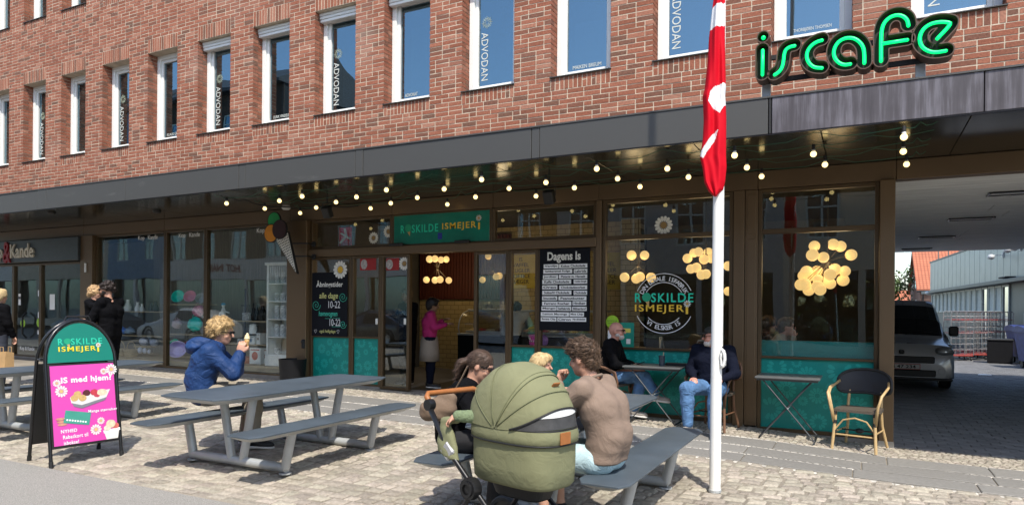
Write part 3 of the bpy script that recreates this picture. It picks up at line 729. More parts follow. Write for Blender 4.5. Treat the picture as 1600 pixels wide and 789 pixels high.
# gabled brick house, lower red roof, trees
def roof_mat(name,c):
    m,t,b,o=nodes(name); L=t.links.new; tc=N(t,'ShaderNodeTexCoord'); wv=N(t,'ShaderNodeTexWave'); wv.bands_direction='X'; wv.inputs['Scale'].default_value=1.1; L(tc.outputs['Object'],wv.inputs[0])
    w2=N(t,'ShaderNodeTexWave'); w2.bands_direction='Y'; w2.inputs['Scale'].default_value=.9; L(tc.outputs['Object'],w2.inputs[0])
    mu=N(t,'ShaderNodeMath',operation='MULTIPLY'); L(wv.outputs['Fac'],mu.inputs[0]); L(w2.outputs['Fac'],mu.inputs[1])
    cr=N(t,'ShaderNodeValToRGB'); cr.color_ramp.elements[0].color=(c[0]*.55,c[1]*.5,c[2]*.5,1); cr.color_ramp.elements[1].color=(*c,1); cr.color_ramp.elements[0].position=0; cr.color_ramp.elements[1].position=.45; L(mu.outputs[0],cr.inputs[0])
    nz=N(t,'ShaderNodeTexNoise'); nz.inputs['Scale'].default_value=1.5; L(tc.outputs['Object'],nz.inputs['Vector'])
    hs=N(t,'ShaderNodeHueSaturation'); L(cr.outputs[0],hs.inputs['Color']); mr=N(t,'ShaderNodeMapRange'); mr.inputs[3].default_value=.75; mr.inputs[4].default_value=1.25; L(nz.outputs['Fac'],mr.inputs[0]); L(mr.outputs[0],hs.inputs['Value'])
    L(hs.outputs[0],b.inputs['Base Color']); b.inputs['Roughness'].default_value=.8; return m
M_roof=roof_mat('clay_tiles',(.50,.17,.085)); M_dbrick=mat('brown_brick',(.20,.12,.09),.9,var=.3,scale=2.5)
def gable_house(name,label,x0,x1,y0,y1,ze,zr,z0=-.3,wins=True):
    h=thing(name,label,'house',(x0,y0,z0)); L_=x1-x0; D=y1-y0; E=ze-z0; Rr=zr-z0
    mb=MB(); mb.prism([(0,0),(D,0),(D,E),(D/2,Rr-.1),(0,E)],0,L_,'x'); mb.build('wall',M_dbrick,h)
    sl=(Rr-E)/(D/2)
    for sgn in (0,1):
        mb=MB(); o_=.4
        pts=[(-o_,E-o_*sl),(D/2,Rr),(D/2,Rr+.22),(-o_,E-o_*sl+.22)] if not sgn else [(D+o_,E-o_*sl),(D/2,Rr),(D/2,Rr+.22),(D+o_,E-o_*sl+.22)]
        mb.prism(pts,-.3,L_+.3,'x'); mb.build('roof_slope',M_roof,h)
    mb=MB(); mb.tube([(-.3,-.55,E-o_*sl),(L_+.3,-.55,E-o_*sl)],.09,6); mb.tube([(.25,-.15,E-.3),(.25,-.15,0)],.06,6); mb.build('gutter',M_black,h)
    if wins:
        for wy in (D*.32,D*.62):
            for wz in (E*.45,E*1.05):
                mb=MB(); mb.bevbox(-.06,wy,wz,.02,wy+.9,wz+1.3,.01); f=mb.build('window',M_white,h); g=MB(); g.box(-.075,wy+.1,wz+.1,-.061,wy+.8,wz+1.2); g.build('pane',M_upglass,f)
    return h
gable_house('brick_house','brown brick gable ended house with steep orange tiled roof behind the annex',5.0,17,75,89,3.8,7.8)
gable_house('low_house','low building with plain red tiled roof left of the gabled house',2.0,6.2,95,104,1.6,4.2,wins=False)
# trees
M_bark=mat('bark',(.10,.075,.05),.9,bump=.6); 
def leaf_mat(name,c,v=.35):
    m=mat(name,c,.6,var=.1,island=v,hue=.05); return m
def tree(name,label,x,y,z0,h,r,seed,m,n=2200,ls=.35,group=None):
    t=thing(name,label,'tree',(x,y,z0),0,group); rg=random.Random(seed)
    tb=MB(); tb.tube([(0,0,0),(.05*h*.1,0,h*.25),(0,.02*h,h*.5),(.02*h,0,h*.8)],[h*.035,h*.026,h*.018,h*.006],8)
    cl=[]
    for q in range(14):
        a=rg.uniform(0,6.28); zz=h*rg.uniform(.3,.75); ln=r*rg.uniform(.5,.95); e=Vector((math.cos(a)*ln,math.sin(a)*ln,zz+h*rg.uniform(.05,.2)))
        tb.tube([(0,0,zz),e*.5+Vector((0,0,zz*.5)),e],[h*.012,h*.008,h*.003],5); cl.append((e,r*rg.uniform(.28,.45)))
    for q in range(8): cl.append((Vector((rg.uniform(-.4,.4)*r,rg.uniform(-.4,.4)*r,h*rg.uniform(.6,.95))),r*rg.uniform(.3,.45)))
    tb.build('trunk',M_bark,t,smooth=True)
    lf=MB()
    for q in range(n):
        c,cr=rg.choice(cl); d=Vector((rg.gauss(0,1),rg.gauss(0,1),rg.gauss(0,.8))).normalized()*cr*rg.uniform(.5,1.1)
        p=c+d; s_=ls*rg.uniform(.6,1.3); Mx=Matrix.Translation(p)@Euler((rg.uniform(0,6),rg.uniform(0,6),rg.uniform(0,6))).to_matrix().to_4x4()
        lf.add([(-s_*.5,0,0),(0,-s_*.25,.02),(s_*.5,0,0),(0,s_*.25,.02)],[(0,1,2,3)],Mx)
    lf.build('crown',m,t,kind='stuff'); return t
M_leaf=leaf_mat('leaf',(.075,.115,.03)); M_leaf2=leaf_mat('leaf_yellow',(.16,.17,.03))
tree('leafy_tree','light green leafy tree rising behind the low red roof beside the bronze column',2.3,82,-.3,6.9,3.0,4,M_leaf,2200,.36)
tree('leafy_tree','dark green tree reflected in the annex windows at the back of the yard',-4.5,44,-.3,8,4,9,M_leaf2,1500,.4)

# ================================================================ other side of the street (seen mirrored in the shop glass)
M_render={'brown':mat('dark_brown_brick',(.085,.055,.04),.9,var=.3,scale=3),'cream':mat('cream_render',(.62,.56,.44),.9,var=.08,scale=1),'blue':mat('blue_render',(.22,.34,.46),.9,var=.08,scale=1),'white':mat('white_render',(.72,.71,.67),.9,var=.06,scale=1),'grey':mat('grey_render',(.42,.42,.40),.9,var=.08,scale=1)}
M_greyroof=mat('slate_roof',(.10,.09,.09),.7)
M_frame2=mat('window_frame_pale',(.62,.70,.66),.5)
def street_house(label,x0,x1,col,zg,floors=2,step=2.1,sign=None,signcol=None,upper=None):
    h=thing('street_house',label,'building',(x0,-7.0,zg),0,'buildings on the far side of the street'); L_=x1-x0; H=3.9+2.9*(floors-1)
    mb=MB(); mb.box(0,-8,3.1,L_,-.12,H); mb.box(0,-8,0,L_,-.6,3.1); mb.build('wall_core',M_dark,h)
    # rendered wall with real window holes
    n=int(L_/step); st=L_/n; lw=MB(); lw.box(0,-.13,2.9,L_,.012,3.99); lw.build('shop_band',M_render[col],h); wl=MB(); wl.box(0,-.12,3.0,L_,0,4.0)
    for f in range(floors-1):
        zb=4.0+2.9*f; zt_=zb+1.6; 
        for i in range(n):
            a=i*st; wx=(st-1.05)/2
            wl.box(a,-.12,zb,a+wx,0,zt_); wl.box(a+wx+1.05,-.12,zb,a+st,0,zt_)
            wd=MB(); 
            for (p,q,u_,v_) in ((0,.07,0,1.6),(.98,1.05,0,1.6),(.07,.98,0,.07),(.07,.98,1.53,1.6),(.49,.56,.07,1.53),(.07,.98,1.05,1.10)): wd.box(a+wx+p,-.09,zb+u_,a+wx+q,-.03,zb+v_)
            w_=wd.build('window',M_frame2,h); g=MB(); g.box(a+wx+.07,-.07,zb+.07,a+wx+.98,-.065,zb+1.53); g.build('pane',M_upglass,w_)
        wl.box(0,-.12,zt_,L_,0,zb+2.9)
    wl.build('wall',M_render[upper or col],h)
    sf=MB(); sf.box(0,-.12,0,.35,0,3.0); sf.box(L_-.35,-.12,0,L_,0,3.0); sf.box(0,-.12,0,L_,0.02,.45); nb=max(1,int(L_/2.4))
    for i in range(1,nb): sf.box(i*L_/nb-.1,-.12,.45,i*L_/nb+.1,0,3.0)
    sf.build('shopfront',M_render[col] if col!='blue' else M_white,h)
    g=MB(); g.box(.35,-.3,.45,L_-.35,-.29,3.0); g.build('shop_pane',M_upglass,h)
    rf=MB(); rf.prism([(-8.3,H-.2),(.45,H-.1),(.45,H+.05),(-3.8,H+2.4),(-8.3,H)],-.05,L_+.05,'x'); rf.build('roof',M_greyroof,h)
    if sign: text('lettering',sign,signcol or M_black,h,(L_/2,.03,3.45),rot=(R(90),0,R(180)),size=.55,bold=.02)
street_house('cream rendered house with paired casement windows across the street',-2.4,7.5,'cream',0,2,2.2)
street_house('grey rendered house across the street opposite the ice cream shop door',-11,-2.4,'grey',0,2,2.1)
street_house('white shopfront with red nail salon sign under a dark brick upper floor',-35,-25.5,'white',.1,4,2.0,'HOT NAILS',mat('dark_red',(.25,.02,.03)),upper='brown')
street_house('dark brick house with pale windows across the street left of the grey house',-25.5,-11,'white',.1,2,2.1,upper='brown')
street_house('pale blue rendered house across the street',-40,-35,'blue',.2,4,2.3)
street_house('cream house beyond the blue one across the street',-50,-40,'cream',.3,4,2.4)
street_house('white house at the far left across the street',-64,-50,'white',.3,4,2.3)
# ================================================================ street furniture
M_steel=mat('galvanised_steel',(.44,.46,.46),.42,.25,var=.12,scale=6,bump=.05)
M_hpl=mat('slate_laminate',(.068,.088,.106),.48,var=.28,scale=2.6,bump=.04,bscale=30)
M_hpledge=mat('laminate_edge',(.02,.02,.022),.5)
def slab_poly(x0,x1,y0,y1,c):
    return [(x0+c*.5,y0),(x1-c*.5,y0),(x1,y0+c),(x1,y1-c),(x1-c*.5,y1),(x0+c*.5,y1),(x0,y1-c),(x0,y0+c)]
def picnic_table(x,y,label):
    z=gz(x,y)
    t=thing('picnic_table',label,'picnic table',(x,y,z),0,'steel picnic tables on the paving')
    def board(name,x0,x1,zt,c):
        mb=MB(); P=slab_poly(x0,x1,-1.17,1.17,c); Q=slab_poly(x0+.03,x1-.03,-1.12,1.12,c)
        n=8; vs=[(p[0],p[1],zt-.013) for p in P]+[(p[0],p[1],zt-.003) for p in P]+[(p[0]+(.003 if p[0]<(x0+x1)/2 else -.003),p[1]*.998,zt) for p in P]
        mb.add(vs,[tuple(range(2*n,3*n)),tuple(range(n))[::-1]]+[(i,(i+1)%n,n+(i+1)%n,n+i) for i in range(n)]+[(n+i,n+(i+1)%n,2*n+(i+1)%n,2*n+i) for i in range(n)])
        mb.build(name,M_hpl,t)
        mb=MB(); lo=[(p[0],p[1],zt-.055) for p in slab_poly(x0+.07,x1-.07,-1.08,1.08,c)]; hi=[(p[0]*1,p[1],zt-.0135) for p in slab_poly(x0+.004,x1-.004,-1.165,1.165,c)]
        mb.add(lo+hi,[tuple(range(n))[::-1],tuple(range(n,2*n))]+[(i,(i+1)%n,n+(i+1)%n,n+i) for i in range(n)])
        mb.build(name+'_frame',M_steel,t)
    board('tabletop',-.40,.40,.70,.14); board('bench',-.80,-.46,.42,.10); board('bench',.46,.80,.42,.10)
    for yy in (-.62,.56):
        mb=MB(); mb.tube([(-.62,yy,.055),(.62,yy,.055)],.042,12); mb.build('ground_bar',M_steel,t,smooth=40)
        for s in (-1,1):
            mb=MB(); mb.tube([(s*.60,yy,.05),(s*.68,yy,.375)],.042,12); mb.build('bench_leg',M_steel,t,smooth=40)
            mb=MB(); mb.tube([(s*.075,yy,.07),(s*.20,yy,.655)],.040,12); mb.build('table_leg',M_steel,t,smooth=40)
            mb=MB(); mb.lathe([(0,.0),(.055,.0),(.055,.012),(0,.012)],10,Matrix.Translation((s*.60,yy,0))); mb.build('foot_plate',M_steel,t)
    return t
picnic_table(-5.15,5.12,'grey steel picnic table where the boy in the blue jacket sits')
picnic_table(-9.0,5.12,'grey steel picnic table farthest left behind the pink ice cream board')
picnic_table(-2.05,5.15,'grey steel picnic table at the front behind the green pram')
# ---- flag pole and flag
FP=Gp(1117,768,.012)
pole=thing('flag_pole','tall white tapered flag pole standing on the paving left of the empty rattan chair','flag pole',(FP.x,FP.y,gz(FP.x,FP.y)))
mb=MB(); mb.tube([(0,0,0),(0.01,0,3),(.02,0,8.5)],[.046,.042,.022],20); mb.build('pole',M_white,pole,smooth=40)
mb=MB(); mb.lathe([(0,.0),(.052,.0),(.052,.02),(0,.02)],16); mb.build('base_ring',M_steel,pole)
mb=MB(); mb.tube([(.047,-.02,1.18),(.075,-.03,1.16),(.078,-.02,1.05),(.05,-.02,1.03)],.008,6); mb.build('cleat',M_steel,pole)
rp=thing('rope_coil','white halyard rope knotted round the cleat on the flag pole','rope',(FP.x,FP.y,gz(FP.x,FP.y)))
mb=MB(); rr=random.Random(2)
for q in range(5):
    pts=[(.060+.014*math.cos(a)+rr.uniform(-.004,.004),-.030+rr.uniform(-.01,.01)-.004*q,1.11+(.055+.004*q)*math.sin(a)+rr.uniform(-.008,.008)) for a in [k*math.pi/6 for k in range(12)]]
    mb.tube(pts,.010,6,closed=True)
mb.build('coil',M_white,rp,smooth=True)
mb=MB(); mb.tube([(.045,.03,1.2),(.045,.035,4),(.04,.03,8.3)],.004,5); mb.build('halyard',M_white,rp)
M_flagr=mat('flag_red',(.58,.0,.012),.7,var=.05,scale=6,spec=.2); M_flagw=mat('flag_white',(.78,.78,.78),.6,var=.03)
def make_flag():
    t=thing('flag','red flag with a white cross hanging limp around the white pole','flag',(FP.x,FP.y,gz(FP.x,FP.y)))
    # outline (px, from the photo) of left and right edges by height -> folded cloth around the pole
    def zof(py): return Tp(1117,py,5.65).z-gz(FP.x,FP.y)
    prof=[(-260,1108,1129),(-120,1108,1129),(0,1110.5,1128),(20,1108,1128),(60,1104,1128),(100,1102,1129),(140,1098,1130),(152,1095,1129),(165,1096,1130),(190,1097,1131),(215,1096,1131),(232,1094,1131),(246,1092,1131),(262,1096,1132),(285,1099,1130),(298,1105,1127),(308,1114,1118)]
    k=5.65/FPX; vs=[];fs=[];ms=[]; nu=110; rows=[]
    ysamp=np.concatenate([np.linspace(-260,0,20),np.linspace(2,308,210)])
    PO=[[(1100,56),(1105,52),(1126,47),(1132,44),(1132,8),(1125,12),(1112,15),(1104,22)],[(1104,162),(1107,148),(1112,141),(1127,135),(1133,136),(1133,165),(1126,172),(1121,181),(1113,175)],[(1119,206),(1115,221),(1096.5,249),(1090,243),(1100.6,227),(1110,214)]]
    def inpoly(x,y,P):
        c=False; n=len(P)
        for i in range(n):
            a,b=P[i],P[i-1]
            if (a[1]>y)!=(b[1]>y) and x<(b[0]-a[0])*(y-a[1])/(b[1]-a[1])+a[0]: c=not c
        return c
    for py in ysamp:
        l=np.interp(py,[p[0] for p in prof],[p[1] for p in prof]); r=np.interp(py,[p[0] for p in prof],[p[2] for p in prof])
        x0=(l-1118.5)*k; x1=(r-1118.5)*k; z=zof(py); rows.append(z)
        D=.088+.012*math.sin(py*.02)
        for i in range(nu):
            a=2*math.pi*i/nu; u_=(1-math.cos(a))/2
            x=x0+(x1-x0)*u_; fold=math.sin(u_*9+py*.018)*.016+math.sin(u_*17-py*.03)*.007
            yv=(-1 if a<math.pi else 1)*(abs(math.sin(a))**.6)*D*(1-.15*u_)+fold*abs(math.sin(a))
            vs.append((x,yv-.012,z))
    def white(px,py):
        return any(inpoly(px,py,P) for P in PO)
    m=len(rows)
    for j in range(m-1):
        for i in range(nu):
            i2=(i+1)%nu; fs.append((j*nu+i,j*nu+i2,(j+1)*nu+i2,(j+1)*nu+i))
            x=(vs[j*nu+i][0]+vs[j*nu+i2][0])/2; ms.append(1 if white(1118.5+x/k,(ysamp[j]+ysamp[j+1])/2) and i<nu/2 else 0)
    fs.append(tuple((m-1)*nu+i for i in range(nu)))
    ms.append(0)
    # image-horizontal axis -> world: rotate by camera yaw so that x is across the view at that place
    Mx=Matrix.Rotation(YAW-.29,4,'Z')
    mb=MB(); mb.v=[tuple(Mx@Vector(v)) for v in vs]; mb.f=fs; mb.m=ms; mb.build('cloth',[M_flagr,M_flagw],t,smooth=True)
    # loose lower corner curling over
    mb=MB(); pts=[]
    for j in range(9):
        s=j/8; py=262+s*44
        for i in range(7):
            u_=i/6; px=1099+s*6+(1117-1099+8*(1-s))*u_*(1-.35*s); pts.append(tuple(Mx@Vector(((px-1118.5)*k,-.075+.02*math.cos(u_*3)-.02*s*(1-s)*4*.5,zof(py+ (u_-.5)*18*s)))))
    for j in range(8):
        for i in range(6): mb.f.append((j*7+i,j*7+i+1,(j+1)*7+i+1,(j+1)*7+i)); mb.m.append(0)
    mb.v=pts
make_flag()
# ---- bistro tables, chairs
M_gun=mat('gunmetal',(.085,.088,.09),.4,.5); M_ttop=mat('bistro_top',(.115,.12,.12),.4,.1,var=.1)
def bistro(p0,p1,label,w_=.60):
    cx,cy=(p0.x+p1.x)/2,(p0.y+p1.y)/2; z=gz(cx,cy); t=thing('bistro_table',label,'bistro table',(cx,cy,z),0,'folding bistro tables by the shop window')
    L_=abs(p1.x-p0.x)/2; W_=w_/2
    mb=MB(); mb.bevbox(-L_,-W_,.712,L_,W_,.735,.006); mb.build('tabletop',M_ttop,t)
    mb=MB(); mb.box(-L_+.02,-W_+.02,.69,L_-.02,-W_+.04,.712); mb.box(-L_+.02,W_-.04,.69,L_-.02,W_-.02,.712); mb.build('rail',M_gun,t)
    for s,yy in ((1,-W_+.06),(-1,-W_+.085),(1,W_-.085),(-1,W_-.06)):
        mb=MB(); mb.tube([(-s*.27,yy,.70),(s*.30,yy,.015)],.012,8,flat=.7); mb.build('leg',M_gun,t)
    for xx in (-.30,.30): 
        mb=MB(); mb.tube([(xx,-W_+.06,.02),(xx,W_-.06,.02)],.011,6); mb.build('floor_bar',M_black,t)
    mb=MB(); mb.tube([(0.01,-W_+.04,.375),(0.01,W_-.04,.375)],.008,6); mb.build('pivot',M_steel,t)
    return t
bt1=bistro(Vector((-2.72,8.75,0)),Vector((-1.98,8.75,0)),'folding bistro table with a dark tumbler on it between the two seated men')
bt2=bistro(Vector((-1.10,8.72,0)),Vector((-.40,8.72,0)),'bare folding bistro table beside the empty rattan chair')
M_bamboo=mat('bamboo',(.52,.36,.17),.45,var=.18,scale=14,stretch=(1,1,.4)); M_bamdark=mat('brown_rattan',(.17,.085,.045),.5,var=.2,scale=12)
M_mesh=mat('black_sling',(.018,.020,.026),.55,var=.1,scale=60); M_bind=mat('black_binding',(.015,.015,.015),.6)
M_weave=mat('brown_weave',(.10,.08,.06),.6,var=.3,scale=70,bump=.4)
def bistro_chair(name,label,x,y,rz,cane,back,group=None):
    t=thing(name,label,'chair',(x,y,gz(x,y)),rz,group)    # faces local -Y
    mb=MB(); P=[(-.21,-.22),(.21,-.22),(.235,-.05),(.20,.20),(-.20,.20),(-.235,-.05)]; mb.prism(P,.425,.455,'z'); mb.build('seat',M_weave,t)
    for s in (-1,1):
        mb=MB(); mb.tube([(s*.225,-.24,0),(s*.205,-.20,.30),(s*.20,-.19,.43)],[.016,.017,.017],8); mb.build('leg',cane,t,smooth=40)
        mb=MB(); mb.tube([(s*.22,.29,0),(s*.18,.22,.25),(s*.175,.20,.45),(s*.17,.235,.60),(s*.16,.26,.70)],.016,8); mb.build('leg',cane,t,smooth=40)
        for dd in (0,.032):
            mb=MB(); mb.tube([(s*(.205+dd*.3),-.205,.30),(s*(.235+dd*.3),-.235-dd*.6,.50),(s*(.27+dd*.2),-.20-dd,.62+dd*.3),(s*(.285+dd*.2),-.09,.672+dd*.4),(s*.28,.05,.70),(s*.255,.16,.735+dd*.3)],.0135,8); mb.build('armrest',cane,t,smooth=True)
        mb=MB(); mb.tube([(s*.205,-.20,.22),(s*.12,-.20,.335),(0,-.20,.365)],.009,6); mb.build('brace',cane,t)
        mb=MB(); mb.tube([(s*.20,-.2,.20),(s*.19,.225,.20)],.009,6); mb.build('stretcher',cane,t)
        for zz in (.20,.31,.41): 
            mb=MB(); mb.tube([(s*.2045,-.203,zz-.018),(s*.204,-.201,zz+.018)],.021,8); mb.build('binding',M_bind,t)
    mb=MB(); mb.tube([(-.205,-.2,.17),(.205,-.2,.17)],.009,6); mb.build('stretcher',cane,t)
    mb=MB(); mb.sphere((0,.0,.20),(.05,.04,.03),8,6); mb.tube([(-.19,.01,.20),(.19,.01,.20)],.008,6); mb.build('cross_stretcher',M_bind,t)
    # rounded curved back: sling panel inside a bound rim
    n=28; rim=[]
    for q in range(n):
        a=2*math.pi*q/n; ca,sa=math.cos(a),math.sin(a)
        e=.62; u_=math.copysign(abs(ca)**e,ca)*.285; v_=math.copysign(abs(sa)**e,sa)*.135
        yy=.275-1.25*u_*u_+.10*v_; rim.append((u_,yy,.745+v_-(.04*(u_/.285)**2)))
    mb=MB(); mb.tube(rim,.016,8,closed=True); mb.build('back_rim',M_bind if back is M_mesh else cane,t,smooth=True)
    mb=MB(); c_=(0,.275,.745); vs=[c_]+[(p[0],p[1],p[2]) for p in rim]
    mid=[(p[0]*.5,.275-1.25*(p[0]*.5)**2+.1*(p[2]-.745)*.5,.745+(p[2]-.745)*.5) for p in rim]; vs+=mid
    mb.add(vs,[(0,1+n+q,1+n+(q+1)%n) for q in range(n)]+[(1+n+q,1+q,1+(q+1)%n,1+n+(q+1)%n) for q in range(n)]); 
    mb.add([(v[0],v[1]+.006,v[2]) for v in vs],[(0,1+n+(q+1)%n,1+n+q) for q in range(n)]+[(1+n+q,1+n+(q+1)%n,1+(q+1)%n,1+q) for q in range(n)]); mb.build('back_sling',back,t,smooth=True)
    return t
bistro_chair('rattan_chair','empty bamboo armchair with a round black mesh back right of the bare bistro table',.0,8.66,R(-14),M_bamboo,M_mesh)
bistro_chair('rattan_chair','brown cane armchair under the man in the dark cap',-1.62,8.72,R(-10),M_bamdark,M_weave)
bistro_chair('rattan_chair','brown cane armchair under the bald man in sunglasses',-3.0,8.78,R(80),M_bamdark,M_weave)
# things on the bistro table
q=Vector((-2.28,8.74,gz(-2.3,8.7)+.737)); g=thing('glass_tumbler','dark tumbler holding a straw on the left bistro table','glass',q)
mb=MB(); mb.lathe([(.0,.002),(.036,.002),(.042,.13),(.038,.13),(.033,.012),(0,.012)],16); mb.build('cup',mat('smoked_glass',(.05,.07,.09),.15),g,smooth=40)
mb=MB(); mb.tube([(0.01,0,.02),(.02,.01,.175)],.006,6); mb.build('straw',mat('wood_straw',(.5,.4,.25),.6),g)
mb=MB(); mb.bevbox(-.14,-.05,0,.14,.05,.035,.01); tag(mb.build('ashtray_box',M_black,None,loc=(-2.12,8.86,gz(-2.1,8.8)+.737)),'flat black case lying behind the tumbler on the bistro table','case')
# ---- litter bin
q=Vector((-8.80,8.86,gz(-8.80,8.86))); t=thing('planter_bin','round black bin standing against the brown pier left of the opening hours board','bin',q)
mb=MB(); mb.lathe([(0,0),(.205,0),(.235,.42),(.238,.44),(.225,.44),(.215,.38),(0,.38)],28); mb.build('bin_body',mat('black_plastic',(.010,.010,.011),.6,spec=.2),t,smooth=40)
# ---- hanging ice cream cone sign
def cone_sign():
    Y=8.80; t=thing('cone_sign','flat ice cream cone sign with three scoops projecting from the brown pier','sign',(Wp(462,380,Y).x+.1,Y,2.9)); ox=t.location
    yr=R(18)
    def P(px,py): 
        p=Wp(px,py,Y); return (p.x-ox.x, p.z-ox.z)
    def disc_(name,px,py,r,m,dy):
        c=P(px,py); mb=MB(); n=24; mb.prism([(c[0]+r*math.cos(2*math.pi*k/n),c[1]+r*math.sin(2*math.pi*k/n)) for k in range(n)][::-1],dy-.02,dy+.02,'y'); mb.build(name,m,t)
        mb=MB(); n=24; mb.prism([(c[0]+(r+.016)*math.cos(2*math.pi*k/n),c[1]+(r+.016)*math.sin(2*math.pi*k/n)) for k in range(n)][::-1],dy-.012,dy+.012,'y'); mb.build('black_outline',M_black,t)
    disc_('scoop',429,345,.140,mat('scoop_green',(.02,.32,.08),.4),.0)
    disc_('scoop',426,365,.150,mat('scoop_orange',(.75,.28,.02),.4),-.026)
    disc_('scoop',441,359,.155,mat('scoop_brown',(.035,.008,.006),.4),-.052)
    a,b_,c=P(432,374),P(451,364),P(464,425)
    mb=MB(); mb.prism([a,c,b_],-.030,.03,'y'); mb.build('wafer',mat('wafer_white',(.70,.68,.60),.5),t)
    mb=MB(); mid=((a[0]+b_[0]+c[0])/3,(a[1]+b_[1]+c[1])/3); mb.prism([(p[0]+(p[0]-mid[0])*.12,p[1]+(p[1]-mid[1])*.08) for p in (a,c,b_)],-.022,.022,'y'); mb.build('black_outline',M_black,t)
    mb=MB()
    for f in np.linspace(.05,.93,15):
        l=(a[0]+(c[0]-a[0])*f,a[1]+(c[1]-a[1])*f); r=(b_[0]+(c[0]-b_[0])*f,b_[1]+(c[1]-b_[1])*f); ln=r[0]-l[0]; n=max(1,int(ln/.032))
        for q in range(n):
            u_=(q+.5)/n; x=l[0]+ln*u_; z=l[1]+(r[1]-l[1])*u_; mb.box(x-.009,-.0325,z-.011,x+.009,-.0305,z+.011,None)
    mb.build('wafer_pattern',M_black,t,kind='stuff')
    for pz in (P(462,380)[1],P(464,400)[1]):
        mb=MB(); mb.tube([(P(452,380)[0],0,pz),(P(474,380)[0],.10,pz),(P(474,380)[0],.26,pz)],.012,6); mb.lathe([(0,0),(.05,0),(.05,.02),(0,.02)],10,Matrix.Translation((P(474,380)[0],.262,pz))@Matrix.Rotation(R(90),4,'X')); mb.build('bracket',M_black,t)
cone_sign()
# ---- string lights
M_wire=mat('green_wire',(.012,.10,.05),.5); M_bulb=emit('warm_bulb',(1.0,.74,.30),1.5); M_neck=mat('bulb_neck',(.75,.75,.7),.3)
rows={7.37:('frontmost string of warm bulbs along the canopy edge',[]),7.69:('second string of warm bulbs from the canopy edge',[]),8.04:('middle string of warm bulbs under the canopy',[]),8.32:('fourth string of warm bulbs from the canopy edge',[]),8.67:('rearmost string of warm bulbs closest to the shop window',[])}
BL=[(354,318),(413.7,326),(436.5,314),(472,307),(469,333),(494,324.5),(525,316),(557,308),(579,325.7),(603.7,297),(610.6,317.7),(652,309),(694,295.6),(699,319.5),(752.5,280.8),(795.4,294.5),(743,308),(837.5,306.6),(853,285.4),(897.5,293.7),(932.4,264),(965,279.4),(1000,292),(1042.7,263.7),(1075.7,277),(1167,262),(1190,276),(1147.8,243),(1271,241),(1289,257.5),(1412.4,214.5),(1411.4,237),(1416.5,257)]
for px,py in BL:
    p=Gp(px,py,3.12); k=min(rows,key=lambda y:abs(y-p.y)); rows[k][1].append(p)
bulbme=None
for yy,(lab,ps) in rows.items():
    ps.sort(key=lambda p:p.x); t=thing('light_string',lab,'string lights',(0,yy,3.25),0,'strings of warm bulbs under the canopy')
    pts=[]; x=-8.6 if ps[0].x>-8.6 else ps[0].x-.2; ends=[Vector((x,yy,3.26))]+[Vector((p.x,p.y,3.21)) for p in ps]+[Vector((.62,yy,3.265))]
    nodes_=[]
    for a,b_ in zip(ends,ends[1:]):
        for k in range(6):
            s=k/6; q_=a.lerp(b_,s); hook=3.262 if abs(s-.5)<.01 else q_.z-.02*math.sin(math.pi*((s*2)%1)); nodes_.append((q_.x,q_.y-yy,hook-3.25))
    nodes_.append((ends[-1].x,ends[-1].y-yy,ends[-1].z-3.25)); mb=MB(); mb.tube(nodes_,.0038,5); mb.build('cable',M_wire,t)
    for p in ps:
        if bulbme is None:
            s1=MB(); s1.lathe([(0,.10),(.016,.10),(.019,.045),(.0,.045)],10); sock=s1.mesh('socket',M_bind)
            s2=MB(); s2.lathe([(0,.045),(.018,.045),(.020,.025),(.014,.022),(0,.022)],12); neck=s2.mesh('neck',M_neck,True)
            s3=MB(); s3.sphere((0,0,0),.031,14,9); bulbme=s3.mesh('bulb',M_bulb,True)
        o=bpy.data.objects.new('bulb',bulbme); link(o,t); o.location=(p.x,p.y-yy,3.12-3.25)
        for nm,me in (('socket',sock),('neck',neck)): c=bpy.data.objects.new(nm,me); link(c,o)
# dark tangled feed cable at the left end
mb=MB(); pts=[Gp(344,306,3.26),Gp(352,312,3.2),Gp(363,309,3.22),Gp(378,314,3.21),Gp(400,318,3.2),Gp(425,322,3.2),Gp(460,325,3.2),Gp(500,330,3.22),Gp(540,327,3.25)]
pts=[Gp(a,b,3.22+.02*math.sin(a)) for a,b in ((344,305),(352,311),(362,309),(374,314),(382,312),(400,319),(425,323),(452,324),(480,327),(508,322),(540,324),(560,322))]
mb.tube(pts,.009,6); ob=mb.build('feed_cable',M_bind,None,smooth=True); tag(ob,'thick black cable sagging under the canopy at the left end of the bulb strings','cable')
# spotlights / loudspeakers hung under the canopy near the windows
def speaker(px,py,label):
    p=Gp(px,py,3.02); t=thing('floodlight',label,'spotlight',(p.x,p.y,3.02))
    mb=MB(); mb.bevbox(-.07,-.06,-.10,.07,.06,.08,.015,Matrix.Rotation(R(25),4,'X')); mb.build('lamp_head',M_black,t)
    mb=MB(); mb.tube([(-.09,0,0),(-.09,0,.14),(.09,0,.14),(.09,0,0)],.008,6); mb.tube([(0,0,.14),(0,0,.26)],.014,6); mb.build('bracket',M_black,t)
speaker(858,307,'black spotlight hanging from the canopy above the menu board')
speaker(511,331,'black spotlight hanging from the canopy above the opening hours board')
p=Gp(885,303,3.2); mb=MB(); mb.bevbox(-.12,-.05,-.03,.12,.05,.04,.01); mb.build('junction_box',M_black,None,loc=(p.x,p.y,3.23)); tag(bpy.data.objects['junction_box'],'small black junction box under the canopy right of the spotlight','box')

